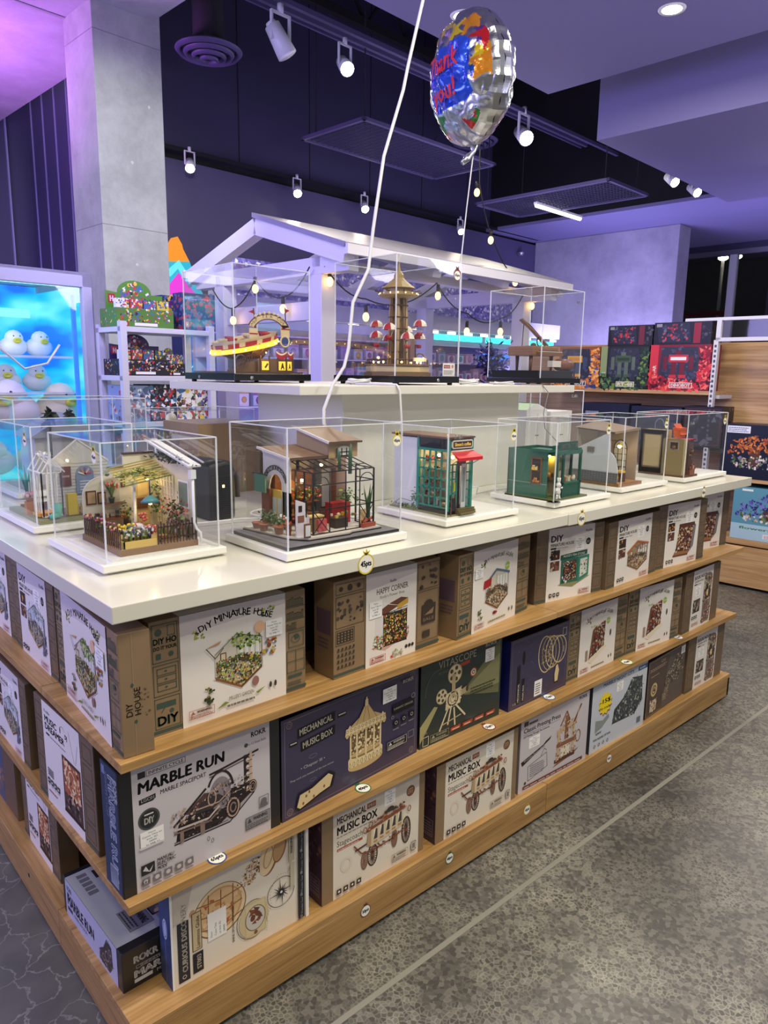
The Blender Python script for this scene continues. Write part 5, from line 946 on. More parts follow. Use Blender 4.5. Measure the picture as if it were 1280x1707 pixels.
def bulb(parent,pos,r=.0035,e=60,pw=.0,name='led_lamp'):
    m=MB(); m.ball(pos,r,'e#ffcf70*%g'%e,10); m.build(name,parent)
    if pw:
        l=light('led_light','POINT',(0,0,0),pw,(1,.72,.32),.006); l.parent=parent; l.location=Vector(pos)-Vector((0,0,r*2.2))
GR=['#3f5f2a','#5f7f35','#7d9a45','#2f4724']; YG=['#a8a548','#8f9a3c','#c9bf62','#6f7a30','#b08a3c']
zc=HC+.022
# ---- case 1: garden house
c1=case('acrylic case nearest the camera corner, over the garden house with hanging blue lamp',.079,.217,.262,.315,.253,HC); case_tag(c1,-.0006,.245,y=.035,rz=-PI/2)
h=thing('miniature_house','miniature garden house with white walls, leafy canopy, flower beds and a blue lamp','model house',(.079,.217,zc)); rd=random.Random(1)
m=MB(); m.box(.015,.245,.008,.27,0,.004,'base_white'); m.build('display_plate',h)
m=MB(); m.box(.04,.223,.025,.245,.004,.018,'#8a6a4c'); m.box(.042,.221,.027,.243,.018,.0185,'#b59a68'); m.build('ground_base',h)
m=MB(); arc=[(.045,.018)]+[(.045+.05-.05*math.cos(t),.105+.045*math.sin(t)) for t in [PI/2*i/8 for i in range(9)]]+[(.112,.150),(.112,.168),(.145,.168),(.145,.198),(.223,.205),(.223,.018)]
m.prism(arc,.243,.248,'#ddd9cc','xz'); m.box(.145,.223,.24,.25,.198,.203,'#4a3a36'); m.box(.108,.145,.24,.25,.168,.171,'#6a5a50')
m.lathe([(0,0)],'#ddd9cc') if False else None
m.box(.094,.132,.241,.243,.06,.118,'#c9c5b8'); m.ring if False else None
m.build('back_wall',h)
m=MB(); m.box(.218,.223,.028,.245,.018,.19,'#5b5550'); m.box(.2165,.218,.03,.243,.018,.19,'#d8d0b4'); m.build('side_wall',h)
m=MB(); gridwall(m,(.2155,.125),(.2155,.215),.03,.155,6,8,.0022,'#efe6c4'); m.build('trellis',h)
m=MB(); m.box(.172,.206,.240,.243,.018,.150,'#d9bc78'); m.box(.176,.202,.2385,.240,.095,.145,'#e6cc8c'); m.box(.176,.202,.2385,.240,.024,.055,'#e6cc8c'); m.box(.174,.2,.237,.2385,.062,.09,'#8a5a2c')
for i in range(4): m.box(.175,.199,.2365,.237,.066+.006*i,.068+.006*i,'#5a3a1c')
m.build('door',h)
m=MB(); m.bar((.2165,.245,.232),(.2165,.018,.188),.032,'#e6e6e8',.004); m.bar((.2,.25,.243),(.2,.012,.196),.003,'#b9b9bc'); m.bar((.236,.25,.243),(.236,.012,.196),.003,'#b9b9bc'); leafy(m,(.21,.13,.198),(.012,.09,.012),160,['#4a5148','#5d6b55','#3b4238'],.009,rd); m.build('roof_panel',h)
m=MB(); m.cbox((.212,.022,.17),(.013,.013,.02),'#e4e6ea'); m.tube([(.212,.02,.16),(.212,.02,.06),(.216,.018,.045),(.224,.014,.035),(.226,.014,.01)],.0032,'#e4e6ea'); m.build('drain_pipe',h)
m=MB(); m.box(.2145,.2165,.048,.1,.085,.15,'#e8e8e4'); m.box(.2135,.2145,.053,.095,.09,.145,'#6b7f72'); m.build('window_frame',h)
m=MB(); m.bar((.128,.145,.018),(.128,.145,.148),.005,'#e8e6de'); m.bar((.128,.145,.13),(.118,.145,.15),.003,'#e8e6de'); m.bar((.128,.145,.13),(.14,.145,.15),.003,'#e8e6de'); m.build('canopy_post',h)
m=MB()
for i in range(9): m.bar((.095,.115+.013*i,.142+.0035*i),(.208,.12+.013*i,.158+.0035*i),.008,rd.choice(YG),.0016)
leafy(m,(.15,.17,.162),(.06,.06,.008),130,YG+['#3f5f2a'],.011,rd); m.build('canopy',h)
m=MB(); m.cyl((.15,.11,.15),(.15,.11,.115),.0016,'#2f3a40',6); m.lathe([(.003,.012),(.014,.004),(.022,-.004),(.020,-.004),(.012,.002),(0,.008)],'#4f8a90',(.15,.11,.105),20); m.build('hanging_lamp',h); bulb(h,(.15,.11,.098),.004,30,.035)
bulb(h,(.185,.2,.14),.003,20,.05)
m=MB(); fence(m,(.043,.03,.018),(.043,.235,.018),.05,20,'#4b3430'); fence(m,(.128,.028,.018),(.219,.028,.018),.052,12,'#4b3430',.0026); m.build('picket_fence',h)
m=MB()
for (x0,x1,y0,y1) in ((.05,.126,.029,.032),(.05,.053,.029,.075),(.05,.126,.06,.063)): m.box(x0,x1,y0,y1,.018,.034,'#d8b968')
m.box(.044,.06,.08,.1,.018,.045,'#c98a3c'); m.box(.14,.18,.04,.06,.018,.034,'#b98a4c'); m.build('planter_box',h)
m=MB()
for i in range(16): blades(m,(rd.uniform(.056,.122),rd.uniform(.034,.058),.03),6,.03,GR,rd)
for i in range(12): blades(m,(rd.uniform(.14,.21),rd.uniform(.04,.12),.018),6,.035,GR,rd)
flowers(m,(.09,.045,.05),(.034,.012,.008),60,['#e8e4f0','#b9b0cc','#5c4f8a','#f0ece0'],.0032,rd); flowers(m,(.075,.075,.055),(.02,.01,.008),26,['#e8c83c','#f0dc6c'],.004,rd); flowers(m,(.125,.05,.05),(.02,.012,.01),18,['#c9503c','#e0a08c'],.004,rd)
flowers(m,(.045,.14,.062),(.006,.09,.006),34,['#c97f9c','#8c5a7c','#e8c070','#b05a6c'],.0035,rd); leafy(m,(.045,.14,.055),(.006,.1,.008),60,GR,.007,rd)
leafy(m,(.195,.08,.07),(.02,.05,.035),260,['#4a3a34','#3f5f2a','#6b4a40','#5f7f35','#8a6a5c'],.009,rd); flowers(m,(.195,.085,.075),(.02,.05,.03),24,['#c94b3b','#d9705c'],.003,rd); leafy(m,(.205,.2,.1),(.008,.03,.06),120,GR,.008,rd); leafy(m,(.135,.21,.06),(.02,.02,.03),90,GR+['#d98a3c','#e0a04c'],.008,rd)
m.build('garden_plants',h)
m=MB(); m.box(.06,.14,.205,.238,.05,.053,'#7a4a30'); m.box(.06,.063,.205,.238,.018,.05,'#7a4a30'); m.box(.137,.14,.205,.238,.018,.05,'#7a4a30'); m.box(.09,.14,.22,.24,.083,.086,'#7a4a30'); clutter_shelf(m,.062,.13,.21,.23,.053,14,['#3a4a54','#8a6a4c','#b9a888','#4b3a34'],.009,rd); pot(m,(.108,.23,.086),.007,.014,'#3f4a3a'); blades(m,(.108,.23,.1),20,.04,GR,rd,.6); flowers(m,(.108,.226,.132),(.013,.006,.008),16,['#d9503c','#e8703c'],.0035,rd); m.build('potting_bench',h)
for (x,z,w_,h_) in ((.052,.085,.024,.033),(.079,.085,.02,.028),(.137,.12,.01,.026)):
    m=MB(); m.box(x,x+w_,.2405,.243,z,z+h_,'#5a3a2a'); m.box(x+.003,x+w_-.003,.2395,.2405,z+.003,z+h_-.003,'#b59a78'); m.build('picture_frame',h)
m=MB(); m.ball((.085,.1,.045),.02,'#3f5a6c',12,(1.2,.8,.5)); m.ball((.112,.09,.052),.012,'#d8d4d0',12,(1.1,.9,.7)); 
for i in range(5): m.cyl((.103+.004*i,.082,.055),(.105+.004*i,.096,.06),.0014,'#b5303c',6)
flowers(m,(.12,.085,.07),(.01,.008,.012),12,['#c9303c','#d9705c','#8a4a30'],.004,rd); m.build('garden_cushions',h)
# ---- case A: white greenhouse behind case 1
cA=case('acrylic case at the left picture edge over the white greenhouse model',.089,.698,.262,.315,.255,HC)
h=thing('miniature_house','miniature white greenhouse with glazed gable, blue arched door and a mint rain boot','model house',(.089,.698,zc)); rd=random.Random(2)
m=MB(); m.box(.01,.25,.01,.28,0,.01,'#8f9068'); m.box(.04,.25,.03,.28,.01,.014,'#6b5a4a'); m.build('ground_base',h)
m=MB(); m.prism([(.08,.014),(.25,.014),(.25,.14),(.165,.2),(.08,.14)],.15,.155,'#cfd0cf','xz')
for i in range(14): m.box(.08,.25,.149,.15,.02+.009*i,.021+.009*i,'#a9abac')
m.build('back_wall',h)
m=MB(); m.prism([(.155,.05),(.205,.05)]+[(.18+.025*math.cos(t),.105+.025*math.sin(t)) for t in [PI*i/10 for i in range(11)]],.145,.149,'#7d92b4','xz')
for i in range(5): t=.3+i*.62; m.bar((.18,.1445,.105),(.18+.02*math.cos(t),.1445,.105+.02*math.sin(t)),.004,['#c94b5c','#d8c4b0','#8a5a8c','#c98a5c','#e8e0d0'][i])
for i in range(4): m.box(.165,.195,.1445,.145,.06+.008*i,.063+.008*i,'#d8dce4')
m.build('door',h)
m=MB(); gridwall(m,(.03,.04),(.08,.04),.014,.13,4,1,.003,'#e2e2de'); gridwall(m,(.03,.04),(.03,.15),.014,.13,6,1,.003,'#e2e2de'); gridwall(m,(.08,.04),(.08,.15),.014,.14,2,1,.003,'#e2e2de')
for y in (.04,.075,.11,.15): m.bar((.03,y,.13),(.055,y,.17),.003,'#e6e6e2'); m.bar((.055,y,.17),(.09,y,.13),.003,'#e6e6e2'); 
m.bar((.055,.04,.17),(.055,.15,.17),.004,'#ecece8'); m.bar((.03,.04,.13),(.03,.15,.13),.004,'#ecece8'); m.bar((.08,.15,.14),(.165,.15,.205),.004,'#e6e6e2'); m.bar((.165,.15,.205),(.25,.15,.14),.004,'#e6e6e2')
for i in range(7): m.bar((.08+.012*i,.04+.01*i,.135+.009*i),(.09+.012*i,.15,.14+.009*i),.0016,'#d6d8da')
leafy(m,(.055,.09,.178),(.012,.06,.005),70,['#f0f0ec','#dcdcd8'],.007,rd); m.build('greenhouse_frame',h)
m=MB(); m.box(.112,.142,.146,.149,.075,.13,'#6b4440'); wtext(m,'bonne',(.115,.1455,.1),(1,0,0),(0,0,1),.008,'#e8e4dc',.022); m.build('wall_sign',h)
m=MB(); m.tube([(.06,.022,.014),(.06,.022,.022),(.06,.022,.05)],[.009,.009,.011],'#57b59a',14); m.tube([(.06,.022,.02),(.045,.014,.019),(.038,.011,.017)],[.009,.008,.006],'#57b59a',12); m.build('rain_boot',h)
m=MB(); m.box(.02,.065,.05,.10,.014,.022,'#d99a3c'); m.box(.012,.036,.12,.14,.01,.045,'#c9853c'); pot(m,(.024,.13,.045),.012,.012,'#c9853c'); flowers(m,(.024,.13,.065),(.014,.01,.006),12,['#e8707c','#f0a0a8','#e8d8d0'],.006,rd); blades(m,(.03,.16,.03),14,.11,['#3f5f3a','#5a7a5c','#6b5f8a'],rd,.25,.08); leafy(m,(.2,.05,.02),(.05,.02,.008),120,['#8aa09a','#6f8f7f','#b9c4c0'],.006,rd); m.box(.09,.115,.03,.05,.014,.07,'#c9b23c'); fence(m,(.12,.04,.014),(.15,.04,.014),.03,4,'#b9a05c'); m.build('garden_plants',h)
bulb(h,(.125,.12,.15),.004,20,.012)
case_tag(cA,-.0006,.24,y=.05,rz=-PI/2)
# ---- case 2: flower shop
c2=case('acrylic case over the flower shop model with black glasshouse, second from the left',.434,.071,.347,.243,.279,HC-.003,bh=.025)
h=thing('miniature_house','miniature flower shop with brown roofs and a black framed glasshouse full of plants','model house',(.434,.071,zc)); rd=random.Random(3)
m=MB(); m.box(.002,.345,.002,.241,0,.007,'#1f1e20'); m.box(.004,.343,.004,.239,.007,.0078,'#77757a'); m.prism([(.03,.24),(.05,.07),(.08,.03),(.2,.025),(.215,.035),(.31,.035),(.31,.24)],.0078,.015,'#cfc8c0'); m.prism([(.028,.24),(.048,.068),(.078,.028),(.2,.023),(.217,.033),(.312,.033),(.312,.24)],.0078,.011,'#2a2422'); m.build('ground_base',h)
def hole_wall(m,x,y0,y1,z0,z1a,z1b,ay,aw,az,ah,col):   # wall on a plane x=const with an arched opening
    N=10; top=[(y0+(y1-y0)*i/(2*N),z1a+(z1b-z1a)*i/(2*N)) for i in range(2*N+1)]
    arc=[]
    for i in range(2*N+1):
        y=y0+(y1-y0)*i/(2*N); q=abs(y-ay)/(aw/2)
        arc.append((y,z0 if q>=1 else az+ah*math.sqrt(max(0,1-q*q))))
    for i in range(2*N):
        m.prism([arc[i],arc[i+1],top[i+1],top[i]],x,x+.004,col,'yz')
m=MB(); hole_wall(m,.088,.118,.24,.015,.195,.212,.18,.06,.11,.04,'#d6d2d0'); m.box(.088,.092,.118,.15,.015,.11,'#d6d2d0'); m.box(.088,.092,.21,.24,.015,.11,'#d6d2d0'); m.box(.088,.20,.236,.24,.015,.2,'#cfc9c2'); m.box(.19,.30,.236,.24,.015,.21,'#cfc9c2'); m.box(.296,.30,.16,.24,.015,.2,'#cbbfd0'); m.build('outer_wall',h)
m=MB(); m.box(.1,.295,.2,.234,.015,.15,'#8a5a40'); 
for k in range(10): m.box(.1,.295,.199,.2,.02+.013*k,.0205+.013*k,'#5c3a2c')
m.prism([(.12,.05),(.16,.05)]+[(.14+.02*math.cos(t),.11+.02*math.sin(t)) for t in [PI*i/10 for i in range(11)]],.192,.199,'#d98a3c','xz'); m.box(.22,.235,.19,.199,.02,.17,'#4b4a52'); m.box(.24,.27,.19,.199,.05,.15,'#9a9aa0'); m.build('inner_wall',h)
m=MB(); m.add([(.078,.105,.197),(.198,.105,.197),(.198,.245,.214),(.078,.245,.214)],[(0,1,2,3)],'#7d5f45'); m.add([(.078,.105,.193),(.198,.105,.193),(.198,.245,.21),(.078,.245,.21)],[(0,1,2,3)],'#7d5f45'); m.bar((.078,.103,.194),(.078,.247,.212),.003,'#e0dedc',.006); m.bar((.078,.103,.195),(.198,.103,.195),.003,'#5c4433',.006)
m.add([(.185,.09,.232),(.29,.09,.232),(.29,.24,.262),(.185,.24,.262)],[(0,1,2,3)],'#7d5f45'); m.add([(.185,.09,.228),(.29,.09,.228),(.29,.24,.258),(.185,.24,.258)],[(0,1,2,3)],'#7d5f45'); m.bar((.184,.088,.23),(.184,.242,.26),.003,'#e0dedc',.006); m.bar((.184,.088,.229),(.291,.088,.229),.003,'#5c4433',.005); m.build('roof_panel',h)
m=MB(); m.prism([(.1,.19),(.235,.19),(.235,.258),(.1,.228)],.192,.196,'#a98f6c','yz'); m.box(.192,.284,.098,.102,.19,.23,'#b5976c'); m.box(.28,.284,.1,.235,.19,.235,'#a98f6c'); m.build('dormer_wall',h)
m=MB(); m.prism([(.215,.196),(.262,.196)]+[(.2385+.0235*math.cos(t),.206+.013*math.sin(t)) for t in [PI*i/10 for i in range(11)]],.096,.098,'#e8e6da','xz')
for i in range(4): m.bar((.215+.0157*i,.095,.196),(.215+.0157*i,.095,.214),.0018,'#1b1d22')
m.bar((.213,.095,.205),(.264,.095,.205),.0018,'#1b1d22'); m.bar((.213,.095,.195),(.264,.095,.195),.0025,'#1b1d22'); m.build('dormer_window',h)
m=MB(); K='#1b1d22'; X0,X1,Y0,Y1,ZT=.105,.296,.047,.118,.165
for x,y in ((X0,Y0),(.155,Y0),(.205,Y0),(.25,Y0),(X1,Y0),(X1,Y1),(X0,Y1),(X0,.082)): m.bar((x,y,.015),(x,y,ZT),.0035 if x in(X0,X1) else .0022,K)
for z in (.016,.075,.135,ZT): m.bar((X0,Y0,z),(X1,Y0,z),.0025,K); m.bar((X0,Y0,z),(X0,Y1,z),.0025,K); m.bar((X1,Y0,z),(X1,Y1,z),.0025,K)
for i in range(9): x=X0+(X1-X0)*i/8; m.bar((x,Y0,ZT),(x,Y1+.02,ZT+.02),.0022,K)
m.bar((X0,Y1+.02,ZT+.02),(X1,Y1+.02,ZT+.02),.0022,K); m.bar((X0,.08,ZT+.008),(X1,.08,ZT+.008),.0018,K)
for (a_,b_) in ((X0,.155),(.25,X1)): m.bar((a_,Y0,.016),(b_,Y0,.075),.0016,K); m.bar((b_,Y0,.016),(a_,Y0,.075),.0016,K)
for (cx_) in (.13,.273): m.tube([(cx_+.022*math.cos(t),Y0,.135+.02*math.sin(t)) for t in [PI*i/8 for i in range(9)]],.0012,K,6)
m.build('glasshouse_frame',h)
m=MB(); m.prism([(.062,.015),(.1,.015),(.1,.06),(.088,.075),(.088,.095),(.062,.105)],.055,.059,'#dcd4dc','xz'); m.bar((.0905,.057,.06),(.0905,.057,.1),.004,K); m.box(.068,.078,.054,.0555,.075,.09,'#2c2422'); m.box(.066,.084,.054,.0555,.05,.066,'#8a5a4c'); m.build('low_wall',h)
m=MB(); fls=MIXED+['#d9b13a','#e8d060','#c94b3b','#7d9c3a']
m.box(.11,.2,.15,.185,.045,.048,'#8a5a35'); m.box(.11,.2,.15,.185,.075,.078,'#8a5a35'); m.box(.22,.28,.12,.15,.015,.07,'#a3262c'); m.box(.12,.16,.08,.1,.015,.05,'#8a6a45'); m.box(.118,.162,.078,.102,.05,.054,'#e0c88c'); m.box(.195,.235,.075,.1,.015,.04,'#3a2f2c'); clutter_shelf(m,.112,.19,.152,.18,.048,18,fls,.009,rd); clutter_shelf(m,.112,.19,.152,.18,.078,18,fls,.009,rd); clutter_shelf(m,.2,.27,.08,.14,.04,14,fls,.009,rd); m.box(.125,.15,.052,.06,.02,.05,'#c95a5c'); m.box(.255,.275,.052,.056,.018,.06,'#c9a878')
m.build('shop_furniture',h)
m=MB(); leafy(m,(.16,.15,.1),(.05,.03,.02),200,GR+['#c94b3b','#d98a3c','#8c2f2a'],.009,rd); leafy(m,(.25,.1,.09),(.03,.03,.02),90,GR,.009,rd); leafy(m,(.06,.15,.045),(.015,.06,.02),180,['#5f7a55','#7d9a75','#3f5f3a'],.009,rd)
blades(m,(.285,.055,.02),12,.1,['#3f5f3a','#4f7048'],rd,.14,.1); m.tube([(.215,.085,.16),(.213,.085,.2),(.21,.085,.215)],[.005,.005,.001],'#3f6248',8); m.tube([(.245,.08,.15),(.246,.08,.2),(.247,.08,.225)],[.005,.005,.002],'#3f6248',8); flowers(m,(.062,.1,.05),(.006,.04,.01),14,['#c94b3b','#e8e0dc'],.003,rd)
for (x,y,r,hh) in ((.045,.2,.012,.016),(.042,.165,.012,.018),(.05,.11,.013,.02),(.06,.085,.008,.03)): pot(m,(x,y,.0155),r,hh)
m.build('potted_plants',h)
m=MB(); m.prism([(.255,.037),(.3,.042),(.298,.054),(.252,.05)],.0155,.026,'#a5503c'); m.bar((.26,.05,.03),(.302,.053,.036),.006,'#b55c44'); m.build('brick_pile',h)
m=MB(); m.box(.082,.09,.2,.235,.015,.11,'#7a4438'); m.cbox((.07,.222,.125),(.004,.05,.045),'#4f7f70'); m.bar((.07,.19,.148),(.07,.255,.148),.003,'#2b2c30'); m.build('banner_sign',h)
m=MB()
for i in range(12): t=PI*(.12+.76*i/11); q=lambda r:(.0865,.18+r*math.cos(t),.125+r*.9*math.sin(t))
for i in range(13):
    t0=PI*(.1+.8*i/13); t1=PI*(.1+.8*(i+1)/13); P=[(.0865,.18-r*math.cos(t),.118+r*.95*math.sin(t)) for r,t in ((.046,t0),(.046,t1),(.058,t1),(.058,t0))]; m.add(P,[(0,1,2,3)],'#3a3d44')
    if i<11:
        tm=PI*(.14+.8*i/12+.02); c=Vector((.0862,.18+.05*math.cos(tm),.118+.05*.95*math.sin(tm))); wtext(m,'FLOWERSHOP '[i],c-Vector((0,-.003,.003)),(0,-1,0),(0,0,1),.008,'#d8d4cc')
m.build('arch_sign',h)
m=MB(); m.box(.093,.096,.15,.212,.015,.11,'#d9b95a'); m.box(.092,.0928,.16,.178,.02,.09,'#c9d2d4'); m.box(.092,.0928,.184,.202,.02,.09,'#c9d2d4'); m.build('door',h)
m=MB(); m.box(.068,.086,.03,.034,.016,.05,'#7a5238'); m.box(.070,.084,.0292,.03,.02,.046,'#d8d8dc'); m.build('menu_stand',h)
bulb(h,(.118,.11,.14),.004,60,.05); bulb(h,(.2,.14,.17),.004,60,.06); bulb(h,(.096,.16,.125),.003,30,.02)
case_tag(c2,.33,.262)
# ---- case 3: corner coffee shop
c3=case('acrylic case over the teal coffee shop model with a red awning',.984,.1,.297,.265,.256,HC)
h=thing('miniature_house','miniature teal coffee shop with grid windows, yellow lettered sign and red awning','model house',(.984,.1,zc)); rd=random.Random(4); T='#2f8a7c'
m=MB(); m.box(.01,.29,.005,.255,0,.004,'base_white'); m.prism([(.015,.01),(.13,.01),(.17,.04),(.17,.25),(.015,.25)],.004,.008,'#8d8a5c'); m.box(.15,.2,.1,.18,.004,.014,'#6b3f2c'); m.build('ground_base',h)
X0,X1,Y0,Y1=.027,.122,.022,.14
m=MB(); m.box(X0,X1,Y0,Y1,.008,.024,'#1d1f22'); m.box(X0-.001,X0+.003,Y0+.006,Y1,.192,.222,'#1d1f22'); m.box(X0,X1,Y0,Y0+.003,.188,.222,'#1d1f22'); m.box(X0,X1,Y1,.245,.008,.218,'#dcdee2'); m.box(X1-.003,X1,Y0,Y1,.008,.218,'#c9cdd2'); m.box(X0-.001,X1+.001,Y0-.001,Y0+.004,.008,.024,'#1d1f22'); m.build('outer_wall',h)
m=MB(); 
for x,y in ((X0,Y0),(X0,Y1),(X1,Y0)): m.box(x-.004,x+.004,y-.004,y+.004,.018,.222,T)
gridwall(m,(X0,Y0+.004),(X0,Y1),.026,.188,5,6,.0042,T); gridwall(m,(X0,Y0),(.062,Y0),.026,.15,2,6,.0036,T); gridwall(m,(.1,Y0),(X1,Y0),.026,.15,1,5,.0036,T); m.box(X0-.004,X0+.003,Y0,Y1,.186,.193,T); m.build('window_grid',h)
m=MB(); m.box(X0-.008,X1+.006,Y0-.008,.25,.223,.2275,'#6b4a38'); m.box(X0-.002,X1,Y0-.002,.245,.2275,.2285,'#7a5a44'); m.build('roof_panel',h)
m=MB(); m.prism([(.04,.195),(.034,.2),(.034,.214),(.04,.219),(.116,.219),(.12,.214),(.12,.2),(.116,.195)],Y0-.006,Y0-.002,'#efeada','xz'); m.prism([(.041,.199),(.038,.202),(.038,.213),(.041,.215),(.114,.215),(.116,.213),(.116,.202),(.114,.199)],Y0-.007,Y0-.006,'#2a211c','xz'); wtext(m,"Simon's coffee",(.043,Y0-.0073,.2025),(1,0,0),(0,0,1),.0095,'e#f0b53c*1.1',.068,.02); m.build('shop_sign',h)
m=MB(); m.add([(.034,Y0-.004,.186),(.128,Y0-.004,.186),(.132,Y0-.035,.172),(.03,Y0-.035,.172),(.132,Y0-.035,.163),(.03,Y0-.035,.163)],[(0,1,2,3),(3,2,4,5),(0,3,5)],'#c22630'); m.bar((.034,Y0-.004,.189),(.128,Y0-.004,.189),.003,'#e8dcdc'); m.bar((.034,Y0-.003,.15),(.034,Y0-.03,.165),.0016,'#1d1f22'); m.bar((.128,Y0-.003,.15),(.128,Y0-.03,.165),.0016,'#1d1f22'); m.build('awning',h)
m=MB(); m.box(.066,.08,Y0+.004,Y0+.008,.024,.145,'#241f1e'); m.box(.08,.098,Y0-.003,Y0,.024,.15,'#d6d6d6'); m.box(.083,.095,Y0-.0035,Y0-.003,.04,.14,'#8a9294'); m.box(.062,.098,Y0-.002,Y0+.001,.145,.16,'#6b2f2c'); m.build('door',h)
m=MB()
for i in range(3): m.box(.058,.122+.004*i,Y0-.012-.006*(2-i) if i<3 else 0,Y0,.008+.005*i,.013+.005*i,'#6b5f3a')
m.build('front_steps',h)
m=MB(); m.bar((.03,Y0-.012,.005),(.036,Y0-.006,.058),.002,'#6b4434'); m.bar((.054,Y0-.012,.005),(.052,Y0-.006,.058),.002,'#6b4434'); m.add([(.033,Y0-.0105,.018),(.053,Y0-.0105,.018),(.052,Y0-.0065,.055),(.036,Y0-.0065,.055)],[(0,1,2,3)],'#22262a'); m.bar((.036,Y0-.0065,.056),(.052,Y0-.0065,.056),.002,'#6b4434'); m.build('menu_board',h)
m=MB(); 
for z in (.05,.085,.12,.15): m.box(X0+.02,X1-.01,Y1-.03,Y1-.002,z,z+.002,'#8a6a4c'); clutter_shelf(m,X0+.02,X1-.015,Y1-.028,Y1-.01,z+.002,14,['#e8e4dc','#6b3f2c','#3a2f2c','#c9a878','#b5303c','#9a9aa0'],.008,rd)
clutter_shelf(m,X0+.01,X1-.015,Y0+.02,Y1-.04,.024,18,['#e8e4dc','#6b3f2c','#3a2f2c','#c9a878'],.014,rd); m.build('shop_furniture',h)
m=MB(); leafy(m,(.02,.18,.015),(.008,.07,.006),90,GR,.007,rd); leafy(m,(.018,.15,.04),(.005,.01,.03),40,['#3f7a6a','#5f7f35'],.007,rd); m.tube([(.016,.24,.01),(.014,.2,.035),(.02,.16,.03),(.018,.15,.05)],.0008,'#4a4038',5); m.build('creeping_ivy',h)
m=MB(); m.box(.046,.052,Y0-.006,Y0-.001,.075,.1,'#b5b53c'); m.build('wall_lantern',h)
bulb(h,(.06,.09,.17),.005,40,.06); bulb(h,(.085,.06,.165),.005,40,.03)
m=MB(); wtext(m,'Rolife',(.025,.0,.246),(1,0,0),(0,0,1),.012,'#f2f2f2',.035,.02); m.build('printed_logo',c3); case_tag(c3,.285,.245)
# ---- case 4: green tea shop
c4=case('acrylic case over the dark green tea shop model',1.475,.088,.31,.24,.254,HC)
h=thing('miniature_house','miniature dark green tea shop with bay window and white rabbit figure at the door','model house',(1.475,.088,zc)); rd=random.Random(5); T='#1f5747'; T2='#2b6653'
m=MB(); m.box(.0,.2,.005,.2,.0,.005,'#6f7440'); m.box(.0,.2,.005,.2,.0,.002,'#7a5238'); m.build('ground_base',h)
m=MB(); m.box(.012,.016,.04,.2,.005,.05,T2); m.box(.012,.016,.04,.2,.135,.16,T2); m.box(.012,.016,.04,.062,.05,.135,T2); m.box(.012,.016,.1,.2,.05,.135,T2); m.bar((.011,.04,.05),(.011,.2,.05),.002,'#7f9a8c'); m.box(.012,.17,.196,.2,.005,.16,T); m.box(.166,.17,.05,.2,.005,.16,T); m.build('outer_wall',h)
m=MB(); m.box(.009,.012,.06,.102,.048,.137,'#7a4f34'); m.box(.0085,.009,.065,.097,.053,.132,'#2f2620'); clutter_shelf(m,.004,.0085,.066,.09,.055,5,['#c98a3c','#e8c870','#b5653c'],.009,rd); clutter_shelf(m,.004,.0085,.066,.09,.095,5,['#e8c040','#c98a3c','#d8d4cc'],.012,rd); m.bar((.0085,.065,.093),(.0085,.097,.093),.002,'#7a4f34'); m.build('shop_window',h)
m=MB(); m.box(.05,.155,.024,.028,.16,.188,T); m.box(.0,.05,.024,.1,.158,.166,T2); m.box(.155,.175,.02,.07,.15,.165,T2); m.box(.02,.06,.026,.03,.16,.178,T); wtext(m,"ALICE'S TEA STORE",(.06,.0236,.168),(1,0,0),(0,0,1),.012,'#d8d6c8',.09,.01); m.build('shop_sign',h)
m=MB(); m.box(.072,.175,.02,.024,.004,.05,T); m.box(.171,.175,.02,.075,.004,.05,T); m.box(.07,.177,.018,.077,.048,.054,T2); 
for x,y in ((.074,.022),(.172,.022),(.172,.07),(.04,.022)): m.box(x-.004,x+.004,y-.004,y+.004,.004,.15,T)
m.box(.03,.178,.018,.08,.146,.158,T2); m.build('bay_window',h)
m=MB(); m.box(.08,.168,.06,.064,.054,.146,'#cfcabc'); m.lathe([(0,0),(.022,0),(.022,.002)],'#8a8a86',(0,0,0),20); m.cyl((.105,.058,.11),(.105,.056,.11),.022,'#9a9a96',20); clutter_shelf(m,.08,.16,.03,.055,.054,22,['#7a4f34','#e0d8c0','#b59a78','#8c3f34'],.012,rd); m.box(.125,.165,.058,.06,.09,.14,'#e6e4dc'); m.box(.03,.07,.1,.104,.01,.14,'#4a4f6a'); m.box(.06,.064,.03,.1,.01,.14,'#c9b25c'); clutter_shelf(m,.03,.06,.05,.09,.07,12,['#c98a3c','#e0d0a0','#2f2620'],.012,rd); m.box(.035,.066,.03,.08,.06,.065,'#4a332a'); m.build('shop_interior',h)
m=MB(); m.ball((.04,.014,.03),.012,'#ececec',12,(.9,.8,1.3)); m.ball((.04,.012,.051),.009,'#f0f0f0',12); m.tube([(.037,.012,.058),(.035,.012,.075)],.003,'#f0f0f0',8); m.tube([(.044,.012,.058),(.047,.012,.074)],.003,'#f0f0f0',8); m.tube([(.036,.013,.02),(.033,.012,.008),(.028,.009,.007)],.004,'#e8e8e8',8); m.tube([(.045,.013,.02),(.048,.012,.008),(.044,.008,.007)],.004,'#e8e8e8',8); m.tube([(.032,.012,.038),(.024,.008,.032)],.003,'#f0f0f0',8); m.tube([(.049,.012,.038),(.057,.008,.042)],.003,'#f0f0f0',8); m.ball((.046,.006,.036),.004,'#26262a',8); m.build('rabbit_figure',h)
m=MB(); m.ball((.13,.035,.172),.01,'#8a7040',10,(1,.6,.8)); m.ball((.145,.035,.178),.007,'#9a8048',10); leafy(m,(.14,.035,.178),(.014,.006,.01),50,['#8a7040','#b59a5c','#5c4a2c','#d8d0c0'],.008,rd); m.build('teapot_ornament',h)
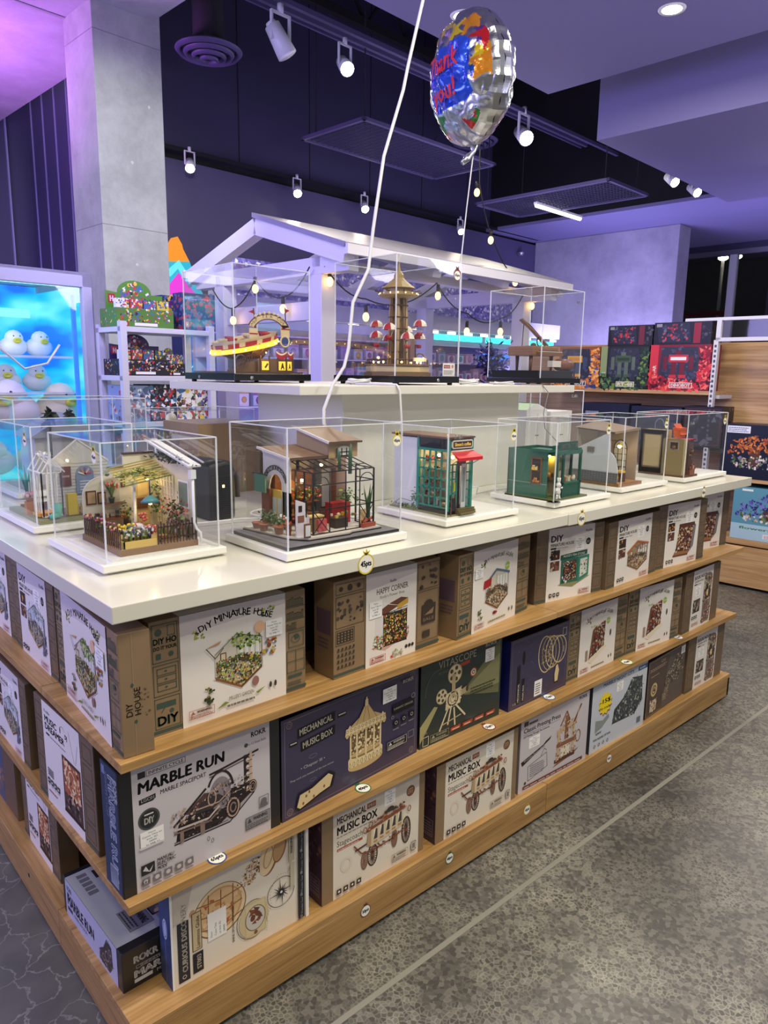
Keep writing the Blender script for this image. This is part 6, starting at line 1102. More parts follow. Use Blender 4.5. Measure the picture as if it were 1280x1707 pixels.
m=MB(); leafy(m,(.02,.03,.015),(.012,.03,.008),60,GR,.006,rd); m.build('grass_tufts',h)
bulb(h,(.05,.06,.14),.004,40,.03); case_tag(c4,.3,.242)
# ---- case 5: brick and plaster attic room
c5=case('acrylic case over the plaster workshop model with arched window',1.935,.118,.318,.24,.255,HC)
h=thing('miniature_house','miniature plaster workshop with stone base, arched window and glowing desk lamp','model house',(1.935,.118,zc)); rd=random.Random(6)
m=MB(); m.box(-.0,.16,.01,.22,0,.012,'#b58a5a'); m.box(.02,.16,.006,.01,.0,.012,'#8a5a3c'); m.build('ground_base',h)
m=MB(); m.prism([(.02,.012),(.22,.012),(.22,.12),(.06,.2),(.055,.125),(.045,.118),(.03,.1),(.02,.06)],.004,.008,'#c9ccd0','yz'); m.build('side_wall',h)
m=MB(); m.prism([(.018,.012),(.222,.012),(.222,.05),(.018,.05)],.0,.0042,'#7d7d80','yz')
for k in range(5): m.box(-.0004,.0,.018,.222,.013+.0078*k,.0138+.0078*k,'#4a4a4e')
for k in range(17): m.box(-.0004,.0,.02+.012*k,.021+.012*k,.012,.05,'#5a5a5e')
m.build('stone_base',h)
m=MB(); m.box(.008,.155,.2,.204,.012,.21,'#a39a94'); m.box(.15,.155,.03,.2,.012,.205,'#a89c92'); m.build('back_wall',h)
m=MB(); m.prism([(.07,.035),(.125,.035)]+[(.0975+.0275*math.cos(t),.125+.035*math.sin(t)) for t in [PI*i/10 for i in range(11)]],.148,.15,'#dfe4e2','yz'); gridwall(m,(.147,.07),(.147,.125),.035,.13,3,4,.0018,'#3a3a3c'); m.tube([(.147,.0975+.0275*math.cos(PI*i/10),.125+.035*math.sin(PI*i/10)) for i in range(11)],.0018,'#3a3a3c',6); m.build('arched_window',h)
m=MB(); m.add([(.0,.04,.195),(.16,.03,.205),(.16,.21,.225),(.0,.21,.205)],[(0,1,2,3)],'#8a7360'); m.add([(.0,.04,.2),(.16,.03,.21),(.16,.21,.23),(.0,.21,.21)],[(0,1,2,3)],'#8a7360'); m.bar((.0,.038,.198),(.16,.028,.208),.004,'#9c856c',.008); m.build('roof_panel',h)
m=MB(); m.box(.018,.06,.06,.12,.012,.09,'#4a3228'); clutter_shelf(m,.02,.055,.06,.11,.09,26,['#3a2a26','#c98a3c','#d8d0c0','#8c5a4c','#5a5a5e','#b59ab0'],.016,rd); clutter_shelf(m,.02,.05,.04,.06,.012,8,['#c9a23c','#7a6a60'],.02,rd); m.box(.08,.12,.08,.12,.012,.06,'#4a3a34'); m.lathe([(0,0),(.014,0),(.014,.04),(.012,.04),(.012,.002),(0,.002)],'#c9a22c',(.085,.05,.012),14); m.box(.05,.08,.03,.06,.012,.045,'#5a4038'); m.build('workshop_furniture',h)
m=MB(); m.box(-.001,.0,.12,.15,.12,.14,'#6b5f50'); m.build('wall_plaque',h)
m=MB(); m.tube([(.02,.12,.14),(.06,.1,.165),(.12,.1,.16)],.0015,'#4a3a34',6); m.lathe([(.003,.012),(.012,.0),(.01,.0),(0,.008)],'#e8c870',(.075,.06,.148),14); m.build('desk_lamp',h); bulb(h,(.075,.06,.143),.007,30,.06)
case_tag(c5,.305,.243)
# ---- case 6: wooden back of a book shop
c6=case('acrylic case at the right end of the counter, orange shoulder bag on the model',2.385,.1,.36,.225,.255,HC)
h=thing('miniature_house','miniature pale wooden shop seen from its plain back, small orange bag on its roof','model house',(2.385,.1,zc)); rd=random.Random(7)
m=MB(); m.box(.0,.12,.0,.2,0,.008,'#8a6a4c'); m.build('ground_base',h)
m=MB(); m.box(.0,.03,.01,.1,.008,.155,'#b5a27a'); m.box(.0,.03,.1,.2,.008,.185,'#b5a27a'); m.box(-.002,.0,.11,.18,.035,.165,'#bfac84'); m.box(-.0,.07,.1,.2,.008,.185,'#ab976f'); m.build('shop_body',h)
m=MB(); m.box(-.0035,-.001,.105,.108,.03,.17,'#8a7858'); m.box(-.0035,-.001,.182,.185,.03,.17,'#8a7858'); m.box(-.0035,-.001,.105,.185,.165,.168,'#8a7858'); m.box(-.0035,-.001,.105,.185,.03,.033,'#8a7858'); m.build('back_frame',h)
m=MB(); m.box(-.002,.0,.03,.07,.11,.145,'#8f8f8c'); m.box(-.0024,-.002,.034,.066,.114,.141,'#3a322c'); m.cyl((-.004,.05,.12),(-.0024,.05,.12),.009,'#6b5040',12); m.build('back_window',h)
m=MB(); m.prism([(.005,.162),(.045,.162),(.05,.19),(.0,.19)],.03,.06,'#d96a3c','xz'); m.box(-.002,.05,.028,.062,.19,.2,'#c95a38'); m.add([(-.004,.024,.172),(.052,.024,.172),(.054,.06,.215),(-.004,.06,.215)],[(0,1,2,3)],'#d4603c'); m.tube([(.05,.05,.2),(.066,.05,.2),(.07,.05,.18),(.06,.05,.165)],.0025,'#3a2c28',8); m.build('shoulder_bag',h)
m=MB(); m.box(.034,.075,.004,.08,.008,.14,'#5a4038'); m.box(.03,.08,.0,.085,.15,.155,'#b5303c'); leafy(m,(.05,.0,.1),(.015,.01,.03),60,['#3f6a4a','#c9304c','#5a7a5c'],.006,rd); clutter_shelf(m,.036,.09,-.004,.03,.03,14,['#7a4a38','#e0d8d0','#6b9a94','#b5303c'],.012,rd); m.box(.045,.085,-.004,.02,.008,.03,'#7a4a38'); m.build('shop_front',h)
m=MB(); wtext(m,'Rolife',(.02,-.0006,.236),(1,0,0),(0,0,1),.011,'#f2f2f2',.035,.02); m.build('printed_logo',c6); case_tag(c6,.335,.243)
# ---- cases standing further back on the counter
cB=case('long low acrylic case far back on the left counter, with dark leaf tips',.21,1.27,.44,.3,.30,HC); rd=random.Random(8)
h=thing('miniature_house','pale miniature cottage far back on the left, dark leaves over its roof','model house',(.21,1.27,zc))
m=MB(); m.box(.03,.4,.03,.27,0,.01,'#9a9588'); m.build('ground_base',h)
m=MB(); m.box(.08,.3,.08,.24,.01,.17,'#b9b9bd'); m.build('outer_wall',h); m=MB(); m.prism([(.06,.17),(.32,.17),(.19,.25)],.06,.26,'#8d93a8','xz'); m.build('roof_panel',h)
m=MB(); leafy(m,(.12,.04,.24),(.02,.01,.03),30,['#26332a','#3a4a3a'],.03,rd); leafy(m,(.19,.04,.245),(.015,.01,.02),20,['#26332a','#3a4a3a'],.028,rd); m.tube([(.12,.04,.01),(.12,.04,.24)],.004,'#3a332c',6); m.build('tall_plant',h)
cC=case('acrylic case back left of the white plinth with a white round badge',.74,1.3,.38,.28,.25,HC)
m=MB(); m.cyl((.02,-.002,.245),(.02,.0,.245),.022,'#f2efe8',24); m.build('round_badge',cC)
t=thing('portable_speaker','black loudspeaker with mesh grille and top handle between the first two cases','speaker',(.515,.575,HC)); m=MB()
P=[(-.0,.0),(.085,.0),(.085,.13)]+[(.055+.03*math.cos(q),.14+.03*math.sin(q)) for q in [PI/2*i/6 for i in range(7)]]+[(.0,.16)]
m.prism([(x,z) for x,z in P],.0,.16,'dark_speaker','xz'); m.build('speaker_body',t,bevel=.01,seg=3)
m=MB(); m.box(.006,.078,-.003,-.0,.012,.13,'#2a2c30')
for i in range(12):
    for j in range(18): m.box(.009+.0057*i,.012+.0057*i,-.0034,-.003,.016+.0062*j,.019+.0062*j,'#0c0d0f')
m.build('mesh_grille',t); m=MB(); m.tube([(-.02,.02,.165),(.03,.02,.17),(.07,.02,.162),(.1,.02,.12),(.102,.02,.06)],.008,'#2c2e33',10); m.build('handle',t)
m=MB(); m.box(.04,.046,-.005,-.003,.095,.103,'e#ffe9b0*3'); m.build('status_light',t)
t=thing('cardboard_crate','plain beige carton on the counter left of the white plinth','box',(.70,.98,HC)); m=MB(); m.box(0,.24,0,.26,0,.245,'kraft'); m.build('carton_body',t); m=MB(); wtext(m,'VIO',(-.0005,.2,.16),(0,-1,0),(0,0,1),.03,'#cfd0d4',.06,.02); wtext(m,'LS',(-.0005,.18,.11),(0,-1,0),(0,0,1),.03,'#cfd0d4',.05,.02); m.box(-.0006,0,.03,.08,.08,.14,'#4a4440'); m.build('side_print',t)
# white book-house models in tall cases at the back right
cD=case('tall acrylic case at the back right of the counter with white cabinet models',2.28,.80,.43,.26,.33,HC,edge=.004)
m=MB(); wtext(m,'Rolife',(.33,-.0006,.32),(1,0,0),(0,0,1),.014,'#f2f2f2',.05,.02); m.build('printed_logo',cD)
def cabinet(lab,x,y,w_,d_,hh,kind):
    t=thing('cabinet_model',lab,'model cabinet',(x,y,HC+.022)); m=MB(); m.box(0,w_,0,d_,0,hh,'#dcdad2'); m.build('cabinet_body',t,bevel=.002); m=MB()
    for i in range(2):
        a0=.01+i*(w_/2-.003); a1=a0+w_/2-.017; m.box(a0,a1,-.003,0,.02,hh-.02,'#e6e4dc'); m.box(a0+.006,a1-.006,-.004,-.003,.03,hh-.03,'#d2d0c6'); m.cyl(((a1 if i==0 else a0),-.003,hh*.5),((a1 if i==0 else a0),-.009,hh*.5),.003,'#8a7a5c',8)
    m.build('cabinet_door',t)
    m=MB()
    if kind=='gable': m.prism([(-.004,hh),(w_+.004,hh),(w_/2,hh+.03)],0,.006,'#e6e6de','xz'); m.bar((w_/2,0,hh+.03),(w_/2,d_,hh+.03),.004,'#7fa06c'); m.add([(-.004,0,hh),(-.004,d_,hh),(w_/2,d_,hh+.03),(w_/2,0,hh+.03)],[(0,1,2,3)],'#a9c49a'); m.build('gable_roof',t)
    if kind=='frame':
        for yy in (0,d_): m.bar((0,yy,hh),(w_*.3,yy,hh+.04),.003,'#ecebe6'); m.bar((w_*.3,yy,hh+.04),(w_,yy,hh+.04),.003,'#ecebe6'); m.bar((w_,yy,hh+.04),(w_,yy,hh),.003,'#ecebe6')
        m.build('roof_frame',t)
    return t
cabinet('white two-door cabinet model with open slanted roof frame behind the tea shop case',1.98,.78,.14,.14,.26,'frame')
cabinet('white gabled cabinet model with green trimmed roof behind the tea shop case',2.31,.84,.16,.14,.24,'gable')
cabinet('white cabinet model beside the gabled one inside the tall case',2.5,.84,.18,.14,.23,'plain')
# ---------------------------------------------------------------- the three black-based cases on the raised shelf
ZT=1.405
def tcase(lab,x,y,a,b,top,bh,extra=0):
    t=case(lab,x,y,a,b,top-ZT-bh,ZT,'black_base',bh,.004); return t
t1=tcase('left case on the raised shelf, over the tea cups ride model',.775,.86,.30,.335,1.781,.031)
t2=tcase('middle and tallest case on the raised shelf, over the parachute tower',1.17,.52,.305,.315,1.818,.030)
t3=tcase('right case on the raised shelf, over the grand piano model',1.96,.52,.275,.27,1.786,.028)
for t,x in ((t1,.06),(t2,.2)): m=MB(); m.cyl((x,-.0042,.017),(x,-.0062,.017),.006,'steel',14); m.build('push_button',t)
m=MB(); m.cyl((-.0042,.23,.017),(-.0062,.23,.017),.006,'steel',14); m.build('push_button',t1)
case_tag(t2,.285,.375,w=.036,txt='65pts',ring='#8a3a34')
m=MB(); wtext(m,'ROKR',(.225,-.0006,.33),(1,0,0),(0,0,1),.01,'#e8e8ea',.032,.02); m.build('printed_logo',t3); m=MB(); wtext(m,'ROKR',(.0006-.0012,.30,.32),(0,-1,0),(0,0,1),.01,'#e8e8ea',.03,.02); m.build('printed_logo',t1)
# tea cups ride
h=thing('ride_model','miniature tea cups fairground ride with lit yellow rim, arched sign and two red flags','model ride',(.775,.86,ZT+.031)); rd=random.Random(9); CR='#d9c49a'; BR='#5a3f2c'; RD='#a8242c'
m=MB(); m.box(.01,.285,.02,.3,0,.006,BR); m.prism([(.12,.05),(.26,.05),(.285,.12),(.26,.25),(.12,.25),(.09,.15)],.006,.05,'#6b5238'); 
for x in (.13,.165,.2,.235,.262): m.bar((x,.049,.006),(x,.049,.06),.004,BR)
m.cyl((.13,.15,.05),(.13,.15,.09),.06,'#8a5a35',20,.09)
for i in range(14): a_=2*PI*i/14; m.bar((.13+.05*math.cos(a_),.15+.05*math.sin(a_),.05),(.13+.1*math.cos(a_),.15+.1*math.sin(a_),.088+.02*math.cos(a_)),.004,'#c98a4c')
m.build('ride_base',h)
m=MB()
for (x,w_) in ((.135,.026),(.204,.026),(.24,.016)): m.box(x,x+w_,.046,.049,.012,.042,'e#ffc83c*1.6')
m.build('lit_window',h)
m=MB(); m.bar((.145,.045,.02),(.156,.045,.034),.005,BR); wtext(m,'A',(.209,.045,.015),(1,0,0),(0,0,1),.022,BR,.016,.03); wtext(m,'A',(.242,.045,.015),(1,0,0),(0,0,1),.02,BR,.01,.03); m.build('window_figure',h)
m=MB(); C=Vector((.13,.15,.095)); n=36; tilt=lambda t,r,dz:(C.x+r*math.cos(t),C.y+r*math.sin(t),C.z+dz+.22*r*math.cos(t))
def band(r0,z0,r1,z1,c,cols=None):
    for i in range(n):
        a0=2*PI*i/n; a1=2*PI*(i+1)/n; m.add([tilt(a0,r0,z0),tilt(a1,r0,z0),tilt(a1,r1,z1),tilt(a0,r1,z1)],[(0,1,2,3)],c if not cols else cols[i%len(cols)])
band(.115,-.012,.118,.004,'e#ffb833*2.2'); m.build('lit_rim',h); m=MB()
for i in range(n): a0=2*PI*i/n; m.ball(tilt(a0,.119,-.004),.0028,'e#ffe9a0*12',6) if i%2==0 else None
m.build('rim_bulbs',h); m=MB(); band(.0,-.004,.115,-.012,BR); band(.105,.006,.112,.03,CR); band(.113,.006,.116,.02,RD,[RD,RD,CR]); band(.06,.012,.105,.012,'#8a6a45')
for i in range(7): t=i*.9; p=tilt(t,.075,.02); m.lathe([(0,0),(.012,0),(.018,.016),(.016,.016),(.011,.003)],CR if i%2 else RD,p,10)
m.build('turntable',h)
m=MB(); Y=.048
for i in range(16):
    t0=PI*(.12+.76*i/16); t1=PI*(.12+.76*(i+1)/16); P=[(.165+r*math.cos(t),Y,.135+r*.75*math.sin(t)) for r,t in ((.065,t0),(.065,t1),(.085,t1),(.085,t0))]; m.add(P+[(p[0],p[1]+.004,p[2]) for p in P],[(0,1,2,3),(7,6,5,4),(0,4,5,1),(2,6,7,3)],CR)
for (r) in (.063,.087): m.tube([(.165+r*math.cos(PI*(.12+.76*i/16)),Y-.001,.135+r*.75*math.sin(PI*(.12+.76*i/16))) for i in range(17)],.0018,'#6b2a26',6)
for i,ch in enumerate('THE TEA CUPS'):
    t=PI*(.86-.72*i/11); wtext(m,ch,(.165+.075*math.cos(t)-.004,Y-.0006,.131+.075*.75*math.sin(t)),(1,0,0),(0,0,1),.010,BR)
for i in range(7): t=PI*(.3+.4*i/6); m.ball((.165+.09*math.cos(t),Y,.135+.09*.75*math.sin(t)),.006,CR,8)
m.box(.088,.12,Y,Y+.004,.115,.15,CR); m.box(.088,.12,Y-.001,Y,.13,.134,RD); m.box(.215,.25,Y,Y+.004,.125,.165,CR); m.box(.215,.25,Y-.001,Y,.15,.154,RD); m.ring if False else None
m.tube([(.23+.018*math.cos(2*PI*i/16),Y,.11+.018*math.sin(2*PI*i/16)) for i in range(16)],.003,CR,6,closed=True); m.build('arch_sign',h)
m=MB(); m.bar((.115,.05,.14),(.106,.05,.215),.003,BR); m.bar((.235,.05,.16),(.233,.05,.225),.003,BR); m.add([(.106,.05,.21),(.085,.05,.202),(.107,.05,.197)],[(0,1,2)],RD); m.add([(.234,.05,.222),(.252,.05,.216),(.234,.05,.206)],[(0,1,2)],RD); m.build('flag_pole',h)
m=MB()
for (x0,x1) in ((.19,.235),(.238,.262)):
    for i in range(8): 
        a=x0+(x1-x0)*i/8; b=x0+(x1-x0)*(i+1)/8; s=lambda x:.012*math.sin(PI*(x-x0)/(x1-x0)); m.add([(a,.044,.072),(b,.044,.072),(b,.044,.060-s(b)),(a,.044,.060-s(a))],[(0,1,2,3)],RD); m.add([(a,.0435,.078-s(a)*.8),(b,.0435,.078-s(b)*.8),(b,.0435,.072-s(b)*.8),(a,.0435,.072-s(a)*.8)],[(0,1,2,3)],'#e8dcc0')
m.build('bunting',h)
m=MB(); fence(m,(.02,.04,.01),(.09,.04,.04),.03,8,BR); 
for i in range(6): m.box(.03+.01*i,.13,.06,.1,.006+.006*i,.012+.006*i,'#6b5238')
m.tube([(.05+.02*math.cos(t),.045,.04+.02*math.sin(t)) for t in [PI*i/8 for i in range(9)]],.003,'#4a4a54',6); m.build('entry_stairs',h)
bulb(h,(.14,.03,.07),.002,20,.05)
# parachute tower
h=thing('ride_model','miniature wooden parachute drop tower with red and white canopies and lit ticket deck','model ride',(1.17,.52,ZT+.03)); TX,TY=.16,.16
m=MB(); m.lathe([(0,0),(.12,0),(.12,.012),(.112,.012),(.112,.035),(.118,.035),(.118,.04),(0,.04)],'#7a5f3f',(TX,TY,0),8,False); m.lathe([(.113,.014),(.113,.033)],'#c9b48a',(TX,TY,0),8,False); m.build('tower_base',h)
m=MB()
for i in range(40): t=2*PI*i/40; m.bar((TX+.108*math.cos(t),TY+.108*math.sin(t),.04),(TX+.108*math.cos(t),TY+.108*math.sin(t),.055),.002,BR)
m.tube([(TX+.108*math.cos(2*PI*i/24),TY+.108*math.sin(2*PI*i/24),.056) for i in range(24)],.002,BR,6,True); m.build('deck_railing',h)
m=MB()
for i in range(8): t=2*PI*i/8+.2; m.ball((TX+.085*math.cos(t),TY+.085*math.sin(t),.047),.004,'e#ffd070*14',8)
m.build('deck_lamp',h)
m=MB()
for i in range(8): t=2*PI*i/8; m.bar((TX+.032*math.cos(t),TY+.032*math.sin(t),.04),(TX+.026*math.cos(t),TY+.026*math.sin(t),.27),.008,'#b59a6c' if i%2 else '#7a5f3f')
m.cyl((TX,TY,.04),(TX,TY,.28),.018,'#8a7048',12)
for z in (.08,.12,.16,.2,.24): m.lathe([(.034,z),(.036,z+.004),(.03,z+.004)],BR,(TX,TY,0),8,False)
m.build('tower_shaft',h)
m=MB(); m.lathe([(.03,.265),(.06,.27),(.07,.275),(.07,.285),(.045,.287),(.045,.297),(.06,.3),(.028,.325),(.018,.335),(.018,.345),(.006,.36),(.002,.385)],'#a58c5c',(TX,TY,0),12,False); m.cyl((TX,TY,.36),(TX,TY,.385),.0012,BR,6)
for i in range(8): t=2*PI*i/8+.3; m.bar((TX,TY,.28),(TX+.085*math.cos(t),TY+.085*math.sin(t),.288),.004,BR)
m.build('tower_head',h)
m=MB()
for i in range(16): t=2*PI*i/16; m.ball((TX+.068*math.cos(t),TY+.068*math.sin(t),.281),.0025,'e#ffd890*8',6)
m.build('head_lamp',h)
for i in range(8):
    t=2*PI*i/8+.45; px_,py_=TX+.082*math.cos(t),TY+.082*math.sin(t); z=(.155,.125,.17,.13)[i%4]
    m=MB(); N=12
    for k in range(N):
        a0=2*PI*k/N;a1=2*PI*(k+1)/N
        for j in range(4):
            p0=PI/2*j/4;p1=PI/2*(j+1)/4; q=lambda a,p:(px_+.025*math.cos(p)*math.cos(a),py_+.025*math.cos(p)*math.sin(a),z+.024*math.sin(p))
            m.add([q(a0,p0),q(a1,p0),q(a1,p1),q(a0,p1)],[(0,1,2,3)],RD if (k//2)%2 else '#e8e0d0')
    c=m.build('parachute',h)
    m=MB(); m.lathe([(0,0),(.008,0),(.011,.012),(.009,.012),(0,.003)],RD,(px_,py_,z-.032),10)
    for k in range(4): a=PI*k/2; m.bar((px_+.019*math.cos(a),py_+.019*math.sin(a),z),(px_+.009*math.cos(a),py_+.009*math.sin(a),z-.02),.0008,'#d8d0c0')
    m.build('gondola',c)
m=MB(); m.box(.13,.19,.045,.05,.05,.062,CR); m.tube([(.16+.02*math.cos(PI*i/8),.047,.062+.014*math.sin(PI*i/8)) for i in range(9)],.0025,BR,6); m.build('ticket_sign',h)
bulb(h,(.16,.03,.06),.003,20,.04)
t=thing('info_card','small white notice card with a red heading inside the middle tier case','sign',(1.405,.527,ZT+.031)); m=MB(); m.box(0,.06,.0,.002,0,.045,'#e8e4e2'); a=Art(m,.06,.045,lambda x,y,l:(x,-l,y)); a.rect(.06,.6,.6,.85,'#a03a3c'); a.text('Attention',.1,.67,.12,'#f2f0ee',.56); a.lines(.06,.15,.9,.5,3,'#8a8488'); a.ell(.8,.75,.12,.14,'#c98a7c'); m.build('card',t)
# grand piano
h=thing('piano_model','miniature brown wooden grand piano with raised lid on a black block','model piano',(1.96,.52,ZT+.028)); m=MB(); m.box(-.0,.24,.01,.25,0,.03,'black_base'); m.build('stand_block',h)
m=MB(); P=[(.02,.06),(.2,.06)]+[(.2-.02*(1-math.cos(PI*i/6)),.1+.04*i/6) for i in range(4)]+[(.15,.17),(.12,.2),(.07,.21),(.03,.19),(.02,.14)]; m.prism(P,.09,.125,'#8a6448'); m.prism([(x*1.0,y) for x,y in P],.125,.128,'#a07a58')
for k in range(3): m.prism(P,.0935+.01*k,.0945+.01*k,'#5a3f2c')
m.build('piano_case',h)
m=MB(); m.box(.05,.2,.035,.06,.09,.105,'#7a5538'); m.box(.055,.195,.036,.058,.105,.107,'#ece6d8'); 
for i in range(10): m.box(.06+.0135*i,.065+.0135*i,.045,.058,.107,.11,'#1e1a18')
m.build('keyboard',h)
for x,y in ((.04,.08),(.18,.08),(.08,.18)): m=MB(); m.cyl((x,y,.03),(x,y,.09),.005,'#6b4630',10,.008); m.build('leg',h)
m=MB(); q=[(.0,.10,.232),(.06,.10,.205),(.12,.10,.17),(.18,.10,.135)]; dd=(.055,.06)
for k in (0,.004):
    for i in range(3): a_,b_=q[i],q[i+1]; m.add([(a_[0],a_[1],a_[2]+k),(b_[0],b_[1],b_[2]+k),(b_[0]+dd[0],b_[1]+dd[1],b_[2]+k),(a_[0]+dd[0],a_[1]+dd[1],a_[2]+k)],[(0,1,2,3)],'#7a5a44')
m.bar(q[0],q[3],.005,'#8a6448'); m.bar((.03,.12,.128),(.035,.12,.215),.0025,'#4a3324'); m.build('lid',h)
m=MB(); m.ball((.12,.13,.135),.012,'#5a4030',10,(1.2,1,.8)); m.box(.09,.15,.11,.15,.128,.132,'#4a3324'); m.tube([(.15+.02*math.cos(2*PI*i/12),.12,.15+.02*math.sin(2*PI*i/12)) for i in range(12)],.003,'#5a4a44',6,True); m.build('music_gear',h)
m=MB(); m.cyl((.16,.0+.03,.055),(.24,.03,.055),.024,'#7a4a34',18); m.build('music_drum',h); m=MB(); m.box(.1,.17,.0+.015,.04,.045,.07,'#d8cfc4'); m.build('drum_cover',h)
# ---------------------------------------------------------------- balloon
t=thing('foil_balloon','shiny foil balloon printed with coloured stars and a thank you message','balloon',(1.525,.55,2.42)); rd=random.Random(21)
NA=math.radians(163); Nv=Vector((math.cos(NA),math.sin(NA),-.10)).normalized(); Xv=Vector((0,0,1)).cross(Nv).normalized(); Yv=Nv.cross(Xv)
RB,TB=.205,.10
stars=[(rd.uniform(-.18,.18),rd.uniform(-.18,.18),rd.uniform(.035,.065),rd.uniform(0,1.2),rd.choice(['f#c2222c','f#1f4fae','f#e0c020','f#2f7a34','f#d98a1c','f#5a2f8c'])) for i in range(30)]
def instar(x,y,s):
    dx,dy=x-s[0],y-s[1]; r=math.hypot(dx,dy)
    if r>s[2]: return False
    return inpoly(dx,dy,[(s[2]*(1 if q%2==0 else .42)*math.cos(s[3]+PI*q/5),s[2]*(1 if q%2==0 else .42)*math.sin(s[3]+PI*q/5)) for q in range(10)])
def bsurf(x,y,side,lift=0):
    r=math.hypot(x,y)/RB; r=min(r,1); a=math.atan2(y,x)
    z=TB*(1-r**2.4)**.62*(1+.02*math.sin(a*9+3*side))+lift; wr=1-.02*r**5*abs(math.sin(a*13)); q=.004*r**4*math.sin(a*21+side)
    return Xv*(x*wr)+Yv*(y*wr)+Nv*(side*(z)+q*.6)
m=MB(); NR,NT=64,180
from mathutils import noise as mn
for side in (1,-1):
    vs=[];fs=[]
    for i in range(NR+1):
        for k in range(NT): r=RB*(i/NR)**.8; a=2*PI*k/NT; p=bsurf(r*math.cos(a),r*math.sin(a),side); nz=abs(mn.noise(p*11+Vector((side*7,0,0))))*.022+abs(mn.noise(p*25))*.009; vs.append(p+Nv*side*nz*(1 if i<NR else 0))
    groups={}
    for i in range(NR):
        for k in range(NT):
            r=RB*((i+.5)/NR)**.8; a=2*PI*(k+.5)/NT; x,y=r*math.cos(a),r*math.sin(a); c='m#c9ccd0'
            if side==1 and (abs(x)<.125 and abs(y)<.095 and abs(x+.0)*.6+abs(y)<.15): c='f#2a56e0'
            else:
                for s in (stars if r<.19 else ()):
                    if instar(x*side,y,s): c=s[4]; break
            groups.setdefault(c,[]).append((i*NT+k,i*NT+(k+1)%NT,(i+1)*NT+(k+1)%NT,(i+1)*NT+k) if side==1 else (i*NT+k,(i+1)*NT+k,(i+1)*NT+(k+1)%NT,i*NT+(k+1)%NT))
    k0=len(m.v); m.v+=[tuple(v) for v in vs]
    for c,ff in groups.items():
        mi=m.mi(c)
        for f in ff: m.f.append([k0+q for q in f]); m.m.append(mi); m.sm.append(False)
m.build('balloon_skin',t)
m=MB()
for s_,x0,y0,hh,wd in (('Thank',-.09,.015,.06,.18),('you!',-.07,-.07,.055,.14)):
    m=MB(); vs,fs,gx,gw=glyphs(s_,.012); P=[]
    for a,b in vs: P.append(bsurf(x0+(a-gx)*wd/gw,y0+b*hh/.7,1,.016))
    m.add(P,fs,'#d9303c'); m.build('printed_word',t)
m=MB(); B=-Yv*RB; m.tube([B,B+Vector((0,0,-.02)),B+Vector((-.03,.0,-.045)),B+Vector((-.055,.0,-.065))],[.014,.007,.013,.009],'m#c9ccd0',8); m.build('foil_tail',t)
m=MB(); P0=Vector((1.525,.55,2.42))+B+Vector((0,0,-.015)); m.tube([P0,P0.lerp(Vector((1.47,.53,1.82)),.5)+Vector((.004,0,0)),(1.474,.523,1.82),(1.476,.523,1.45),(1.477,.53,1.44)],.0022,'cable_white',6); tag(m.build('balloon_ribbon'),'thin white ribbon running from the foil balloon down past the middle tier case','ribbon')
# ---------------------------------------------------------------- cables
m=MB(); P=[(1.36,.6,3.3),(1.20,.47,2.85),(1.144,.4,2.493),(1.09,.4,2.307),(1.073,.4,2.24),(1.002,.4,2.05),(.965,.4,1.851),(.948,.4,1.736),(.891,.4,1.64),(.876,.4,1.513),(.86,.4,1.46),(.82,.4,1.411),(.787,.4,1.341),(.785,.4,1.25),(.81,.42,1.12),(.86,.4,1.027)]
m.tube(P,.0048,'cable_white',8); tag(m.build('power_cable'),'loose white power cable hanging from the ceiling past the raised shelf','cable')
m=MB(); m.tube([(1.07,.6,1.408),(1.10,.5,1.41),(1.112,.448,1.408),(1.118,.44,1.39),(1.128,.44,1.30),(1.13,.45,1.15),(1.18,.44,1.028),(1.3,.46,1.027)],.0035,'cable_white',8); tag(m.build('power_cable'),'white cable dropping over the raised shelf edge under the parachute tower case','cable')
m=MB(); m.tube([(1.82,.5,1.409),(1.88,.45,1.408),(1.905,.438,1.38),(1.885,.44,1.30),(1.9,.44,1.24),(1.98,.43,1.18),(2.0,.45,1.04)],.002,'#8a8a92',6); tag(m.build('power_cable'),'thin grey wire dangling from the raised shelf under the piano case','cable')
def coil(c,r,n,lab,z):
    m=MB(); rdd=random.Random(int(c[0]*100)); P=[]
    for i in range(n*14): a=2*PI*i/14; rr=r*(1+.25*math.sin(i*.7)); P.append((c[0]+rr*1.3*math.cos(a),c[1]+rr*.7*math.sin(a),z+.004+.0022*(i/14)+.002*math.sin(i)))
    m.tube(P,.0028,'cable_white',6); tag(m.build('cable_coil'),lab,'cable')
coil((1.10,.62),.03,6,'white cable coil on the raised shelf between the left and middle cases',ZT); coil((1.62,.60),.032,7,'white cable coil on the raised shelf right of the parachute tower case',ZT); coil((1.80,.58),.04,3,'loosely looped white cable on the raised shelf left of the piano case',ZT)
m=MB(); rd=random.Random(33)
for k in range(7):
    P=[]; x,y=rd.uniform(.62,.8),rd.uniform(.36,.6); a=rd.uniform(0,6)
    for i in range(22): a+=rd.uniform(-.7,.8); x=min(.93,max(.4,x+.028*math.cos(a))); y=min(.88,max(.34,y+.028*math.sin(a))); P.append((x,y,HC+.004+.0025*k))
    m.tube(P,.0026,'cable_white',6)
tag(m.build('cable_tangle'),'tangle of white cables on the countertop behind the flower shop case','cable')
m=MB(); m.tube([(1.30,.40,HC+.004),(1.36,.43,HC+.03),(1.42,.36,HC+.045),(1.46,.4,HC+.01),(1.6,.45,HC+.004),(1.9,.42,HC+.004)],.003,'cable_white',6); tag(m.build('power_cable'),'white cable curling on the countertop right of the coffee shop case','cable')
